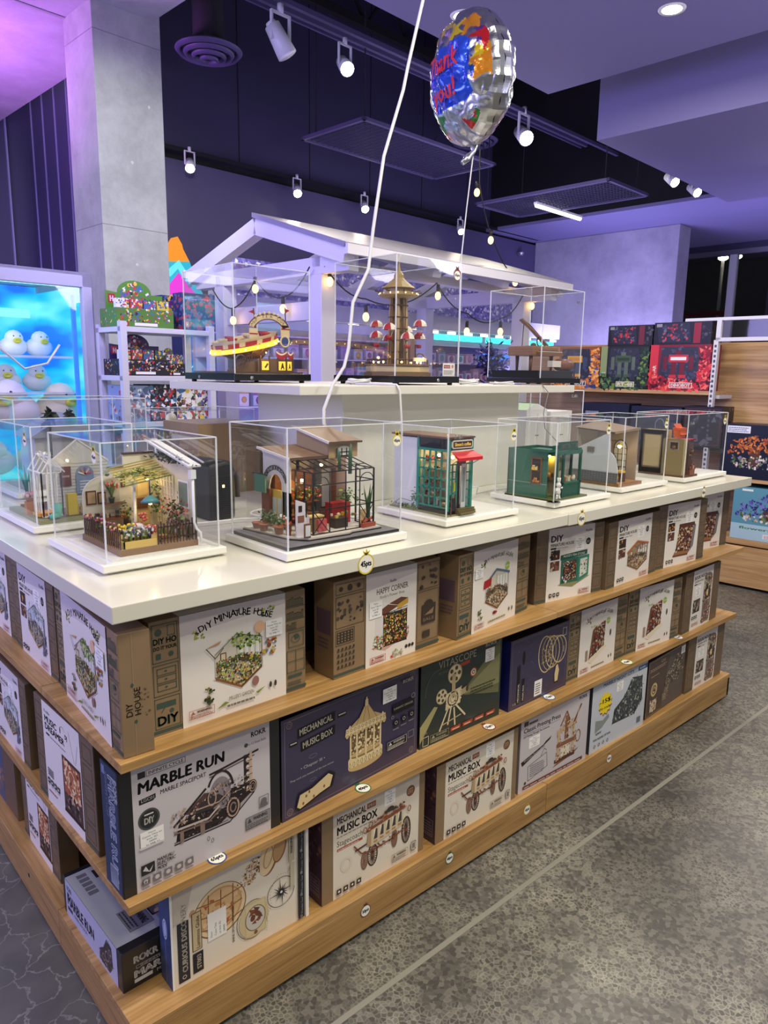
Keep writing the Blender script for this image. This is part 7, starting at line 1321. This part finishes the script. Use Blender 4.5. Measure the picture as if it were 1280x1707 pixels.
# ---------------------------------------------------------------- background things (room axes u,v)
def rthing(name,lab,cat,u,v,z,group=None): return thing(name,lab,cat,uv(u,v,z),TH,group)
# white gazebo
def glitter():
    m,nt,b=newmat('glitter'); L=nt.links; tc=nt.nodes.new('ShaderNodeTexCoord'); v=nt.nodes.new('ShaderNodeTexVoronoi'); v.inputs['Scale'].default_value=42; L.new(tc.outputs['Object'],v.inputs['Vector'])
    r=ramp(nt,[(0,'#6058a8'),(.55,'#7c74c0'),(.85,'#a69ee0'),(1,'#ffffff')]); sp=nt.nodes.new('ShaderNodeSeparateColor'); L.new(v.outputs['Color'],sp.inputs[0]); L.new(sp.outputs[0],r.inputs[0]); L.new(r.outputs[0],b.inputs['Base Color'])
    b.inputs['Metallic'].default_value=.2; b.inputs['Roughness'].default_value=.5
    nm=nt.nodes.new('ShaderNodeBump'); nm.inputs['Strength'].default_value=.8; nm.inputs['Distance'].default_value=.02; L.new(sp.outputs[1],nm.inputs['Height']); L.new(nm.outputs[0],b.inputs['Normal'])
glitter()
g=rthing('gazebo','large white gable-roofed gazebo frame glowing violet behind the island','gazebo',0,0,0)
U0,U1,VN,VF,VC=2.40,4.62,2.27,3.31,2.80
for u in (U0+.05,U1-.05):
    for v in (VN,VF): m=MB(); m.box(u-.055,u+.055,v-.055,v+.055,0,2.02,'white_paint'); m.build('post',g,bevel=.004)
m=MB(); m.box(U0,U1,VN-.04,VN+.04,2.06,2.12,'white_paint'); m.build('eave_beam',g,bevel=.003); m=MB(); m.box(U0,U1,VF-.045,VF+.045,2.02,2.12,'white_paint'); m.build('eave_beam',g,bevel=.003)
for u in (U0+.04,U1-.04):
    m=MB(); m.box(u-.04,u+.04,1.98,VF+.3,2.02,2.12,'white_paint'); m.build('tie_beam',g,bevel=.003)
m=MB(); m.box(U0+.02,U0+.08,VN,VF,1.76,1.87,'white_paint'); m.build('cross_rail',g); m=MB(); m.box(U0,U1,VF-.03,VF+.03,1.76,1.83,'white_paint'); m.build('cross_rail',g)
for s,v2 in ((1,1.95),(-1,3.62)):
    zt,ze=2.40,2.13
    for i,u in enumerate([U0-.02,U0+.75,U0+1.5,U1+.02]):
        m=MB(); m.bar((u,VC,zt-.05),(u,v2,ze-.03),.08,'white_paint',.10); m.build('rafter',g)
    m=MB(); a,b=U0-.08,U1+.1
    m.add([(a,VC,zt),(b,VC,zt),(b,v2-.03*s,ze),(a,v2-.03*s,ze),(a,VC,zt+.03),(b,VC,zt+.03),(b,v2-.03*s,ze+.03),(a,v2-.03*s,ze+.03)],[(0,1,2,3),(7,6,5,4),(0,3,7,4),(1,5,6,2),(3,2,6,7),(0,4,5,1)],'#85828f'); m.build('roof_panel',g) if s==1 else None
    m=MB(); m.box(a,b,v2-.05 if s==1 else v2+.02,v2-.02 if s==1 else v2+.05,ze-.035,ze+.02,'white_paint'); m.build('fascia_board',g)
# string lights on the gazebo
def string(lab,pts,bulbs,warm=True):
    t=thing('string_lights',lab,'string lights',pts[0] if isinstance(pts[0],Vector) else uv(*pts[0])); o=t.location
    m=MB(); Q=[]
    W=[uv(*p) for p in pts]
    for a,b in zip(W,W[1:]):
        d=(b-a).length
        for i in range(8): s=i/8; Q.append(a.lerp(b,s)-Vector((0,0,.12*d*4*s*(1-s)))-o)
    Q.append(W[-1]-o); m.tube(Q,.0045,'cable_black',6); m.build('cable',t)
    for bu in bulbs:
        p=uv(*bu)-o; m=MB(); m.cyl(p+Vector((0,0,.075)),p+Vector((0,0,.03)),.012,'cable_black',10); k=m.build('lamp_socket',t)
        m=MB(); m.ball(p,.021,'e#ffc873*5',12,(1,1,1.35)); m.build('bulb',t)
        l=light('string_bulb','POINT',(0,0,0),.35,(1,.66,.3),.03); l.parent=t; l.location=p
string('string of bulbs looped across the gable end of the gazebo',[(2.36,3.33,2.0),(2.36,3.10,1.86),(2.36,2.83,2.03),(2.36,2.54,1.90),(2.36,2.28,2.06)],[(2.36,2.83,1.97),(2.36,3.09,1.78),(2.36,2.54,1.83)])
string('string of bulbs looped along the long near side of the gazebo',[(2.40,2.19,2.06),(2.74,2.19,1.90),(3.42,2.19,2.06),(3.77,2.19,1.88),(4.18,2.19,1.87),(4.46,2.19,2.06)],[(2.44,2.19,1.975),(2.743,2.19,1.79),(3.434,2.19,1.975),(3.767,2.19,1.75),(4.181,2.19,1.77),(4.596,2.19,1.99),(4.349,2.19,2.15)])
string('string of bulbs hanging straight down from the ceiling to the gazebo corner',[(3.857,2.2,4.4),(3.857,2.2,3.045),(3.87,2.2,2.78),(4.05,2.2,2.44),(4.36,2.2,2.2)],[(3.842,2.2,2.72),(4.027,2.2,2.42)])
# product wall behind the gazebo: glitter header, white beam, shelves of small packs
w_=rthing('wall_display','white wall display crowded with small toy packs, seen through the gazebo','display shelf',2.75,3.95,0)
m=MB(); m.box(0,4.0,-.2,-.18,2.03,2.31,'glitter'); m.build('header_panel',w_)
for x in (.4,2.0,3.6): m=MB(); m.box(x,x+.03,-.18,.0,2.05,2.10,'white_paint'); m.build('bracket',w_)
m=MB(); m.box(0,5.1,-.04,.06,1.90,2.07,'white_paint'); m.build('header_beam',w_)
m=MB(); m.box(0,5.1,.28,.32,0,1.92,'#b7b0cc'); m.build('back_board',w_)
for z in (.95,1.15,1.36,1.565,1.75): m=MB(); m.box(0,5.1,.0,.28,z-.012,z,'#dcd8ea'); m.build('shelf_board',w_)
m=MB()
for i in range(17): m.box(.3+i*.29,.42+i*.29,-.02,.0,1.865,1.89,'e#fff2d8*4')
m.build('strip_lamp',w_)
m=MB()
for (a,b) in ((2.7,3.5),(3.6,4.3),(4.35,5.0)): m.box(a,b,-.02,.01,1.80,1.862,'e#3fe6e0*2.2')
m.build('lit_sign',w_)
m=MB(); m.box(3.55,4.05,-.02,.0,1.62,1.68,'e#3f7cff*1.6'); m.build('lit_sign',w_)
rd=random.Random(77)
proto={}
def pack(i,u,z,wd,ht,c1,c2,lab):
    t=thing('hanging_pack',lab,'toy pack',uv(2.75+u,3.95,z),TH,'small packs on the wall display behind the gazebo'); m=MB(); m.box(0,wd,.05,.10,0,ht,c1); m.box(0,wd,.0485,.05,ht*.8,ht*.98,c2); m.ball((wd/2,.05,ht*.42),wd*.3,c2,8,(1,.4,1)); m.build('pack_body',t); return t
pc=['#e8dce8','#d8c4dc','#f0e8ee','#c9b8d8','#e0c8d0','#d0d8e8']; pk=['#b06a9c','#8a6ac0','#d98aa8','#6a8ac0','#c9a0c0','#e0b070','#7ab0b8']
n=0
for z,h_ in ((1.565,.14),(1.36,.15),(1.15,.15)):
    u=.12
    while u<4.95:
        if .9<u<1.32 and z<1.5 or 2.15<u<2.5: u+=.05; continue
        wd=rd.uniform(.085,.13); pack(n,u,z+.001,wd,h_*rd.uniform(.7,1),rd.choice(pc),rd.choice(pk),'small pale toy pack on the crowded wall display seen through the gazebo'); u+=wd+.045; n+=1
for i,(u,c) in enumerate(((2.2,'#e89a50'),(2.31,'#f0b078'),(2.42,'#e8884c'))):
    t=thing('hanging_strip','tall orange and white strip hanging on the wall display right of the parachute tower','banner',uv(2.75+u,3.93,1.2),TH,'orange strips on the wall display'); m=MB(); m.box(0,.06,0,.02,0,.70,c); m.build('strip_body',t)
t=rthing('paper_bag','plain cream paper bag on the wall display left of the parachute tower','bag',2.75+1.02,4.0,1.152); m=MB(); m.box(0,.3,0,.1,0,.42,'#e8e0c0'); m.build('bag_body',t,bevel=.01); m=MB(); m.tube([(.08,.05,.42),(.1,.05,.48),(.2,.05,.48),(.22,.05,.42)],.005,'#c9b88a',6); m.build('handle',t)
# potted blue bush
t=rthing('blue_shrub','dark blue spiky ornamental shrub standing behind the middle tier case','plant',3.15,1.5,0); m=MB(); m.lathe([(0,0),(.12,0),(.16,.3),(.14,.3),(.12,.02)],'#2a2a34',n=18); m.build('pot',t); m=MB(); m.cyl((0,0,.28),(0,0,1.45),.012,'#2c2430',8); rd=random.Random(5)
for i in range(16): a=rd.uniform(0,6.28); m.bar((0,0,1.3+.02*i),(.1*math.cos(a),.1*math.sin(a),1.42+.016*i),.004,'#2a2050')
m.build('stem',t); m=MB(); leafy(m,(0,0,1.52),(.10,.10,.12),340,['#1f1c5a','#2c2a8c','#3a2f6a','#141430'],.03,rd); m.build('foliage',t)
# lit cabinet full of plush toys, left
t=rthing('claw_cabinet','grey-framed glass cabinet glowing cyan, packed with white plush ducks','arcade cabinet',-.55,2.9,0)
m=MB(); W,D,H=1.86,.8,1.965; F='#b3b4ba'
m.box(0,W,0,D,0,.75,F); m.box(0,W,0,.05,1.885,H,F); m.box(W-.06,W,0,.05,.75,H,F); m.box(0,.06,0,.05,.75,H,F); m.box(W-.012,W,0,D,.75,H,F); m.box(0,.012,0,D,.75,H,F); m.box(0,W,0,D,H-.02,H,F); m.build('cabinet_frame',t,bevel=.004)
m=MB(); m.add([(.06,.02,.75),(W-.06,.02,.75),(W-.06,.02,1.885),(.06,.02,1.885)],[(0,1,2,3)],'acrylic'); m.build('glass_pane',t)
def glowmat():
    m,nt,b=newmat('cyan_glow'); L=nt.links; tc=nt.nodes.new('ShaderNodeTexCoord'); n=nt.nodes.new('ShaderNodeTexNoise'); mp=nt.nodes.new('ShaderNodeMapping'); mp.inputs['Scale'].default_value=(2.5,1,5); n.inputs['Scale'].default_value=1.2
    L.new(tc.outputs['Object'],mp.inputs[0]); L.new(mp.outputs[0],n.inputs['Vector']); r=ramp(nt,[(.35,'#0a6af0'),(.5,'#14c8f0'),(.65,'#7afaf4')]); L.new(n.outputs['Fac'],r.inputs[0]); L.new(r.outputs[0],b.inputs['Emission Color']); b.inputs['Emission Strength'].default_value=1.0; b.inputs['Base Color'].default_value=(.02,.1,.3,1)
glowmat()
m=MB(); m.box(.02,W-.02,D-.03,D-.01,.75,1.94,'cyan_glow'); m.build('lit_back_panel',t); m=MB(); m.box(W-.03,W-.02,.1,D-.03,.75,1.9,'cyan_glow'); m.build('mirror_glow_panel',t)  # side panel glows in place of a mirrored wall's cyan reflection
m=MB(); m.box(.1,W-.1,.15,.2,1.90,1.925,'e#bfffff*3'); m.box(W-.09,W-.07,.08,.1,.8,1.85,'e#2f7cff*1.2'); m.build('light_strip',t)
m=MB()
for x in (.45,.95,1.35): m.box(x,x+.05,D-.08,D-.05,1.45,1.80,'e#dffcff*1.5')
m.box(.1,W-.08,D-.07,D-.05,1.75,1.80,'e#7af0ff*1.6'); m.build('inner_frame',t)
for z in (1.30,1.50): m=MB(); m.box(.06,W-.08,.12,D-.06,z,z+.012,'acrylic_edge'); m.build('glass_shelf',t)
m=MB(); wtext(m,'C',(.66,D-.06,1.80),(1,0,0),(0,0,1),.05,'#d04a7c',.05,.02); m.prism([(.95,1.81),(1.0,1.87),(1.05,1.81)],D-.075,D-.07,'#d04a7c','xz'); m.box(.72,.74,D-.09,D-.088,1.8,1.84,'#d04a7c'); m.build('wall_mark',t)
def duck(u,v,z,r,cs,lab,group,tilt=0):
    t=thing('plush_duck',lab,'plush toy',uv(-.55+u,2.9+v,z),TH+tilt,group); m=MB(); m.ball((0,0,r*.75),r,cs,16,(1.1,.9,.78)); m.ball((0,-r*.25,r*1.35),r*.7,cs,14); m.build('body',t)
    m=MB(); m.tube([(r*.24*math.cos(2*PI*i/12),-r*.9,r*1.2+r*.12*math.sin(2*PI*i/12)) for i in range(12)],r*.1,'#e6dc3c',6,True); m.build('beak',t)
    m=MB(); m.ball((-r*.25,-r*.86,r*1.55),r*.06,'#2a2a34',6); m.ball((r*.25,-r*.86,r*1.55),r*.06,'#2a2a34',6); m.build('eye',t); return t
rd=random.Random(12)
for i in range(12): duck(.12+.145*i,.45,1.512,.072,'#f4f0f4','white plush duck on the upper glass shelf of the cyan cabinet','ducks on the upper glass shelf',rd.uniform(-.5,.5))
for i in range(10): duck(.14+.17*i,.4,1.312,.075,'#efe8ee','white plush duck on the lower glass shelf of the cyan cabinet','ducks on the lower glass shelf',rd.uniform(-.5,.5))
for i,(u,r,c,l) in enumerate(((1.72,.15,'#e8dcc0','cream plush duck at the right end of the pile in the cabinet'),(1.47,.16,'#f0e4ea','pinkish white plush duck with peach belly, second from the right in the pile'),(1.2,.17,'#f4ecf0','large white plush duck with open yellow beak in the middle of the pile'),(.9,.17,'#f0e0ea','pink-lit plush duck at the left picture edge of the pile'),(.6,.16,'#f0e4ea','plush duck left of the picture edge in the pile'))): duck(u,.26,1.10,r*.86,c,l,None,rd.uniform(-.6,.6))
for i in range(6): duck(.75+.2*i if i<5 else .55,.22,.86,.095,'#dce0b0' if i==4 else '#ead8d4','big plush duck in the bottom row of the cabinet, behind the far left display case','ducks in the bottom row of the cabinet',rd.uniform(-.5,.5))
l=light('cabinet_led','AREA',uv(.3,3.2,1.88),3.5,(.45,.75,1),.6,uv(.3,3.2,1)); l=light('cabinet_led_blue','AREA',uv(.6,2.98,1.8),1.2,(.8,.75,1),.4,uv(.7,3.3,1.2))
m=MB(); m.tube([uv(.62,2.86,1.80),uv(.78,2.86,1.55),uv(.9,2.86,1.44),uv(1.02,2.86,1.47),uv(1.09,2.86,1.57)],.006,'cable_white',6); tag(m.build('power_cable'),'grey cable looping across the glass front of the cyan cabinet','cable')
# white metal rack with toy counter displays
t=rthing('metal_rack','white metal shelving rack beside the concrete pillar, loaded with colourful toy displays','shelf rack',1.33,2.62,0)
for x in (0,.545):
    for y in (-.005,.26): m=MB(); m.box(x-.018,x+.018,y-.018,y+.018,0,1.70 if y<.1 else 1.69,'metal_white'); m.build('upright',t)
for z in (.9,1.155,1.41,1.672): m=MB(); m.box(-.018,.56,-.02,.28,z-.028,z,'metal_white'); m.build('shelf_board',t,bevel=.002)
def toybox(lab,u,v,z,wd,dp,ht,base,cols,header=None,group=None,n=120,name='toy_display',emblem=True):
    t=thing(name,lab,'toy display' if header else 'toy box',uv(u,v,z),TH,group)
    m=MB(); m.box(0,wd,0,dp,0,ht,base); m.build('tray' if header else 'box_body',t,bevel=.002)
    m=MB(); a=Art(m,wd,ht,lambda x,y,l:(x,-l,y),rd.randint(1,999)); a.clutter([(.02,.3 if header else .04),(.98,.3 if header else .04),(.98,.96),(.02,.96)],cols,n,.09)
    if emblem: a.rect(.08,.06,.2,.26,'#a8242c'); a.text('H',.11,.09,.13,'#f0ece4',.17,.03)
    if header: a.rect(.3,.08,.7,.24,cols[0])
    m.build('front_print',t)
    m=MB(); a=Art(m,dp,ht,lambda x,y,l:(-l,dp-x,y),4); a.clutter([(.05,.05),(.95,.05),(.95,.95),(.05,.95)],cols,30,.09); m.build('side_print',t)
    if header:
        hh,hc=header; m=MB(); pts=[(.0,0),(wd,0),(wd,hh*.55),(wd*.8,hh*.55)]+[(wd*.5+wd*.3*math.cos(PI*i/12),hh*.55+hh*.45*math.sin(PI*i/12)) for i in range(13)]+[(.0,hh*.6)]
        m.prism([(x,ht+z_) for x,z_ in pts],dp*.6,dp*.6+.004,hc,'xz'); a=Art(m,wd,hh,lambda x,y,l:(x,dp*.6-l,ht+y),9)
        a.clutter([(.25,.1),(.75,.1),(.75,.6),(.5,.97),(.25,.6)],cols,90,.09); a.rect(.04,.2,.16,.5,'#a8242c'); a.text('H',.07,.25,.18,'#f0ece4',.13,.03); m.build('header_card',t)
        for i in range(4):
            m=MB(); x0=wd*(.04+.235*i); m.box(x0,x0+wd*.21,dp*.12,dp*.28,ht,ht+.05,cols[i%len(cols)]); a=Art(m,wd*.21,.05,lambda x,y,l,x0=x0:(x0+x,dp*.12-l,ht+y),i); a.clutter([(.05,.05),(.95,.05),(.95,.95),(.05,.95)],['#e8e0d8','#c9303c','#3a6a9c','#e0c040','#3f6a35'],26,.2); m.build('blind_bag',t)
    return t
LG=['#e8e4dc','#c23a3c','#3f6a9c','#e0c040','#4f7f3a','#8a5a3c','#2a2a30','#7a4f9c']
toybox('green toy counter display with an arched header card, on top of the metal rack',1.315,2.64,1.673,.34,.2,.10,'#4f7f2c',LG,(.16,'#4f8a2c'))
toybox('blue block-toy carton standing behind the green counter display',1.66,2.78,1.673,.13,.1,.20,'#26386a',LG,None)
toybox('wide dark blue block-toy carton at the right end of the rack top',1.71,2.64,1.673,.22,.1,.21,'#2c3a5c',['#8a5a5c','#4f6a8c','#c23a3c','#3a4a6a','#6a7a9c'],None)
toybox('black and purple toy counter display with spiky header on the middle rack shelf',1.33,2.66,1.411,.30,.2,.09,'#1c1a20',LG[:3]+['#2a2a30','#5a3a7c','#c9a03c'],(.14,'#3a2a5c'))
toybox('small round-topped toy display right of the purple one on the rack',1.63,2.68,1.411,.11,.15,.07,'#1c1a20',LG,(.09,'#6a7a2c'),n=50)
toybox('blue and red jet toy carton on the lower rack shelf, left',1.335,2.64,1.156,.15,.2,.2,'#8aa0c8',['#8aa0c8','#5a6a8c','#c23a3c','#e8ecf0','#3a4a6a'])
toybox('black and blue toy carton on the lower rack shelf, second from left',1.49,2.64,1.156,.16,.2,.205,'#23262c',['#4f7aa8','#23262c','#e8ecf0','#c23a3c','#5a5a60'])
toybox('white toy carton with small coloured models on the lower rack shelf',1.655,2.64,1.156,.12,.2,.19,'#dcdcc8',LG+['#e8e8dc']*3)
toybox('white toy carton at the right end of the lower rack shelf',1.78,2.64,1.156,.12,.2,.195,'#d8d8c8',LG+['#e8e8dc']*3)
# glowing rainbow totem, blue lit panel, LED tube
t=rthing('rainbow_totem','glowing jagged rainbow totem, orange over cyan and magenta, right of the concrete pillar','light sculpture',2.58,4.82,0)
P=[(.39,2.60),(.43,2.54),(.44,2.50),(.50,2.40),(.52,2.35),(.58,2.26),(.60,2.18),(.66,2.07),(.12,2.04),(.18,2.2),(.26,2.4)]
m=MB(); m.prism([(.39,2.60),(.43,2.54),(.44,2.50),(.50,2.40),(.3,2.38),(.26,2.4)],0,.12,'e#ff9a20*1.0','xz'); m.prism([(.5,2.4),(.52,2.35),(.58,2.26),(.60,2.18),(.66,2.07),(.12,2.04),(.18,2.2),(.26,2.4),(.3,2.38)],0,.12,'e#30c4e6*.9','xz'); m.build('lit_shell',t)
m=MB(); m.prism([(.38,2.29),(.6,2.07),(.2,2.05),(.3,2.2)],-.012,0,'e#f03ce0*1.0','xz'); m.prism([(.39,2.40),(.50,2.26),(.43,2.25),(.38,2.33),(.3,2.25),(.27,2.3)],-.008,0,'e#6ae8f4*1.1','xz'); m.build('lit_inlay',t)
m=MB(); m.box(.3,.5,.0,.1,0,2.05,'#2a2a3a'); m.build('stand',t)
t=rthing('blue_cabinet','blue glowing glass cabinet with white vine line art behind the metal rack','lit cabinet',2.76,4.42,0); m=MB(); m.box(0,.34,0,.3,0,1.74,'#2a3a6a'); m.build('cabinet_body',t); m=MB(); m.box(.01,.33,-.004,0,1.0,1.73,'e#2a6ae6*.8'); m.build('lit_front',t)
m=MB(); m.tube([(.05,-.008,1.46),(.12,-.008,1.52),(.18,-.008,1.62),(.14,-.008,1.7)],.005,'e#a8d8ff*1.2',5); m.tube([(.28,-.008,1.45),(.22,-.008,1.55),(.18,-.008,1.62)],.004,'e#a8d8ff*1.2',5); m.ball((.18,-.008,1.64),.035,'e#d8f0ff*1.6',8,(.7,.1,1)); m.build('vine_drawing',t)
t=rthing('led_tube','bright vertical white LED strip low behind the raised shelf, left of the plinth','light',3.13,4.38,0); m=MB(); m.box(0,.03,0,.03,.9,1.3,'e#f4f0ff*6'); m.build('lamp_strip',t); m=MB(); m.box(-.06,.12,.03,.08,0,1.4,'white_paint'); m.build('mounting_board',t)
# oak gondola on the right with robot boxes; runs along v
G0=4.70
t=rthing('oak_gondola','oak store fixture at the right picture edge with white header rails','display shelf',G0,-.4,0)
m=MB(); m.box(0,.6,0,1.0,.02,.30,'wood_panel'); m.box(.02,.6,.02,1.0,0,.02,'void_black'); m.build('plinth',t,bevel=.002)
m=MB(); m.box(.0,.6,0,1.02,.31,.352,'wood_panel'); m.build('base_board',t,bevel=.002)
m=MB(); m.box(.32,.36,-.3,3.0,.35,1.695,'wood_panel'); m.build('back_panel',t)
m=MB(); m.box(0,.32,0,2.45,.745,.77,'wood_panel'); m.build('shelf_board',t,bevel=.001)
m=MB(); m.box(-.0,.32,1.17,2.5,1.325,1.352,'wood_panel'); m.box(.06,.3,1.12,1.17,1.30,1.325,'metal_white'); m.build('shelf_board',t,bevel=.001)
m=MB(); m.box(0,.04,1.14,1.17,.77,1.70,'metal_white')
for i in range(26): m.box(-.001,.0,1.148,1.162,.80+.034*i,.818+.034*i,'#4a4a50')
m.build('slotted_upright',t)
m=MB(); m.box(0,.04,-.3,1.38,1.83,1.85,'metal_white'); m.box(0,.04,-.3,1.16,1.69,1.715,'metal_white'); m.box(0,.03,1.13,1.16,1.7,1.83,'metal_white'); m.build('header_rail',t)
m=MB(); m.add([(.02,-.3,1.715),(.02,1.13,1.715),(.02,1.13,1.83),(.02,-.3,1.83)],[(0,1,2,3)],'acrylic'); m.build('header_pane',t)
def gbox(lab,v0,v1,z,ht,dp,base,fn,name='robot_box',cat='box',du=0):
    t=thing(name,lab,cat,uv(G0+du,v1,z),TH-PI/2); wd=v1-v0   # local +x runs to -v, front looks to -u
    m=MB(); m.box(0,wd,0,dp,0,ht,base); m.build('box_body',t,bevel=.003)
    m=MB(); a=Art(m,wd,ht,lambda x,y,l:(x,-l,y),abs(hash(lab))%997 if False else len(lab)); fn(a); m.build('front_print',t)
    m=MB(); a=Art(m,dp,ht,lambda x,y,l:(wd+l,x,y),len(lab)+1); a.rect(0,0,1,1,base); a.clutter([(.05,.05),(.95,.05),(.95,.95),(.05,.95)],[base,'#3a3a44','#8a3a3c'],30,.08); m.build('end_print',t); return t
def robot(a,win,c1,c2,strip,stxt,name,title_c):
    a.rect(0,0,1,1,c1); a.rect(.0,0,.14,1,strip); a.text(stxt,.11,.1,.07,'#f0e8d8',None,.03,0,PI/2); a.poly([(.16,.25),(.2,.95),(.78,.95),(.82,.7),(.8,.25),(.5,.12)],'#2c3040')
    a.clutter([(.2,.25),(.78,.25),(.78,.92),(.2,.92)],['#3c4256','#4a5068','#242836'],60,.06)
    x=.48; a.rect(x-.16,.62,x+.16,.78,win[0]); a.rect(x-.13,.66,x+.13,.73,win[1]); a.rect(x-.05,.78,x+.05,.86,win[2]); a.rect(x-.11,.32,x-.03,.62,win[2]); a.rect(x+.03,.32,x+.11,.62,win[2]); a.rect(x-.14,.27,x-.02,.34,win[0]); a.rect(x+.02,.27,x+.14,.34,win[0]); a.rect(x-.25,.45,x-.18,.75,win[2]); a.rect(x+.18,.45,x+.25,.75,win[2])
    a.clutter([(.0,.0),(1,.0),(1,.55),(.72,.2),(.3,.24),(.0,.42)],c2,170,.07,kinds='tq'); a.clutter([(.8,.2),(1,.3),(1,.95),(.84,.95)],c2,60,.06,kinds='tq')
    a.rect(.36,.05,.74,.17,'#f4f0e8'); a.rect(.37,.06,.73,.16,title_c); a.text(name,.39,.075,.07,'#f4f0e8',.71,.03)
gbox('orange and blue toy robot box, left of the row on the oak shelf',1.62,2.03,1.353,.315,.18,'#a8622c',lambda a:robot(a,('#e0a030','#d08a28','#3a4a6a'),'#8a5230',['#e08a30','#3a5a9c','#c9702c','#2a3a6a','#f0b060'],'#b58a5c','MECHA','ROBOT','#3a3a44'))
gbox('green and black toy robot box in the middle of the oak shelf row',1.225,1.61,1.353,.315,.18,'#1c2420',lambda a:robot(a,('#3f5a40','#2c3a2c','#5a6a5c'),'#1c2420',['#2a4a30','#141a18','#3f6a44','#1f2c28','#6a8a3a'],'#8a9a6a','PLACE','RT-48','#8a9a2c'))
gbox('bright red toy robot box at the right end of the oak shelf row',.78,1.215,1.353,.32,.18,'#8a1a24',lambda a:robot(a,('#c23038','#e8e4e0','#6a1a24'),'#7a1a24',['#c9202c','#8a1420','#e84a3c','#3a1018','#f07060','#c02838'],'#c9303c','FIRE WAR','DINOBOT','#c9302c'))
def dark(c): 
    def f(a): a.rect(0,0,1,1,'#15161c'); a.poly([(.1,.1),(.05,.8),(.2,.95),(.62,.95),(.66,.1)],'#23283a'); a.rect(.7,.05,.82,.95,c); a.clutter([(.15,.15),(.6,.15),(.6,.9),(.15,.9)],['#8a2a34','#3a4058','#c23a3c','#5a6078','#15161c'],60,.09); a.rect(.04,.8,.14,.94,'#8a8a94'); a.clutter([(.84,.1),(.98,.1),(.98,.9),(.84,.9)],['#4a4a54','#2a2a34'],10,.1)
    return f
gbox('black toy robot box with red strip, lying on top of the green robot box',1.21,1.56,1.669,.15,.16,'#15161c',dark('#6a2430'))
gbox('black toy robot box with dark red strip, on top of the red robot box',.79,1.20,1.674,.155,.16,'#15161c',dark('#8a1f2c'))
def navy(a): a.rect(0,0,1,1,'#1a2036'); a.ring(.6,.5,.14,.2,.03,'#6a7a9c',20,0,0,3.6); a.lines(.1,.7,.4,.85,1,'#8a94ac'); a.rect(.82,.1,.95,.6,'#3a3f52')
gbox('dark navy carton low on the oak fixture under the green robot box',1.35,1.75,.96,.28,.2,'#1a2036',navy,'toy_carton'); gbox('dark navy carton with a small ring drawing under the red robot box',.95,1.33,.96,.27,.2,'#1c2238',navy,'toy_carton'); gbox('black open-fronted toy box beside the navy cartons',.66,.93,.96,.285,.2,'#15151a',lambda a:(a.rect(0,0,1,1,'#15151a'),a.frame(.04,.05,.96,.95,.03,'#4a2428'),a.clutter([(.1,.1),(.9,.1),(.9,.9),(.1,.9)],['#2a2a34','#5a5a64','#15151a'],26,.1)),'toy_carton')
m=MB(); m.box(.1,.3,.95,2.2,.93,.958,'#15151a'); m.build('shelf_board',bpy.data.objects['oak_gondola'])
def tree(bg,fol,low,t2):
    def f(a):
        a.rect(0,0,1,1,bg); 
        if low: a.rect(0,0,1,.30,low); a.text(t2,.06,.2,.05,'#6fae8a',.3,.02); a.rect(.24,.05,.38,.14,'#f0f0f4'); a.lines(.25,.06,.37,.13,3,'#c06a8c'); a.rect(.06,.93,.14,.97,'#e8f0ea')
        else: a.rect(.04,.84,.24,.97,'#e8eaf2'); a.lines(.05,.86,.23,.96,3,'#6a7aa8'); a.rect(.62,.04,.98,.94,'#2c3038'); a.clutter([(.63,.06),(.97,.06),(.97,.92),(.63,.92)],['#e8e4dc','#4f6a3a','#8a6a4c','#23262c','#c23a3c'],70,.06); a.ell(.5,.84,.06,.07,'#26503a')
        cx=.3 if not low else .26; a.poly([(cx-.06,.25 if not low else .4),(cx+.06,.25 if not low else .4),(cx+.03,.6),(cx-.03,.6)],'#5a3a2c'); a.clutter([(cx-.24,.45),(cx-.2,.7),(cx,.8 if not low else .92),(cx+.24,.72),(cx+.26,.5),(cx,.48)],fol,200,.035); a.clutter([(cx-.2,.2 if not low else .36),(cx+.2,.2 if not low else .36),(cx+.2,.42 if not low else .52),(cx-.2,.42 if not low else .52)],['#e8e0dc','#6a8a5c','#8a7a9c','#c9b0a0','#4f6a3a'],90,.035)
    return f
gbox('large navy block-set carton with an autumn orange tree picture at the right edge',-.1,.65,.771,.365,.25,'#171c30',tree('#171c30',['#c9702c','#e08a3c','#8a4a24','#b5562c'],None,''),'toy_carton')
gbox('large teal block-set carton with a blue-flowered tree picture on the oak base',-.35,.535,.353,.36,.30,'#5f9ab0',tree('#5f9ab0',['#4a3f9c','#6a5ac0','#3a6a8c','#8a7ad0','#2c2a6a'],'#b0cfe0','flowers'),'toy_carton')
# lamps seen through the dark window
for v,z in ((4.02,3.09),(3.79,3.09)):
    t=thing('street_lamp','bright outdoor lamp seen through the dark window, '+('left one' if v>3.9 else 'right one'),'street lamp',uv(13.3,v,0),TH); m=MB(); m.cyl((0,0,0),(0,0,z+.4),.03,'#5a5a60',8); m.build('pole',t); m=MB(); m.ball((0,0,z+.45),.07,'e#fff6dc*25',10,(1,1.3,.7)); m.build('lamp_head',t)
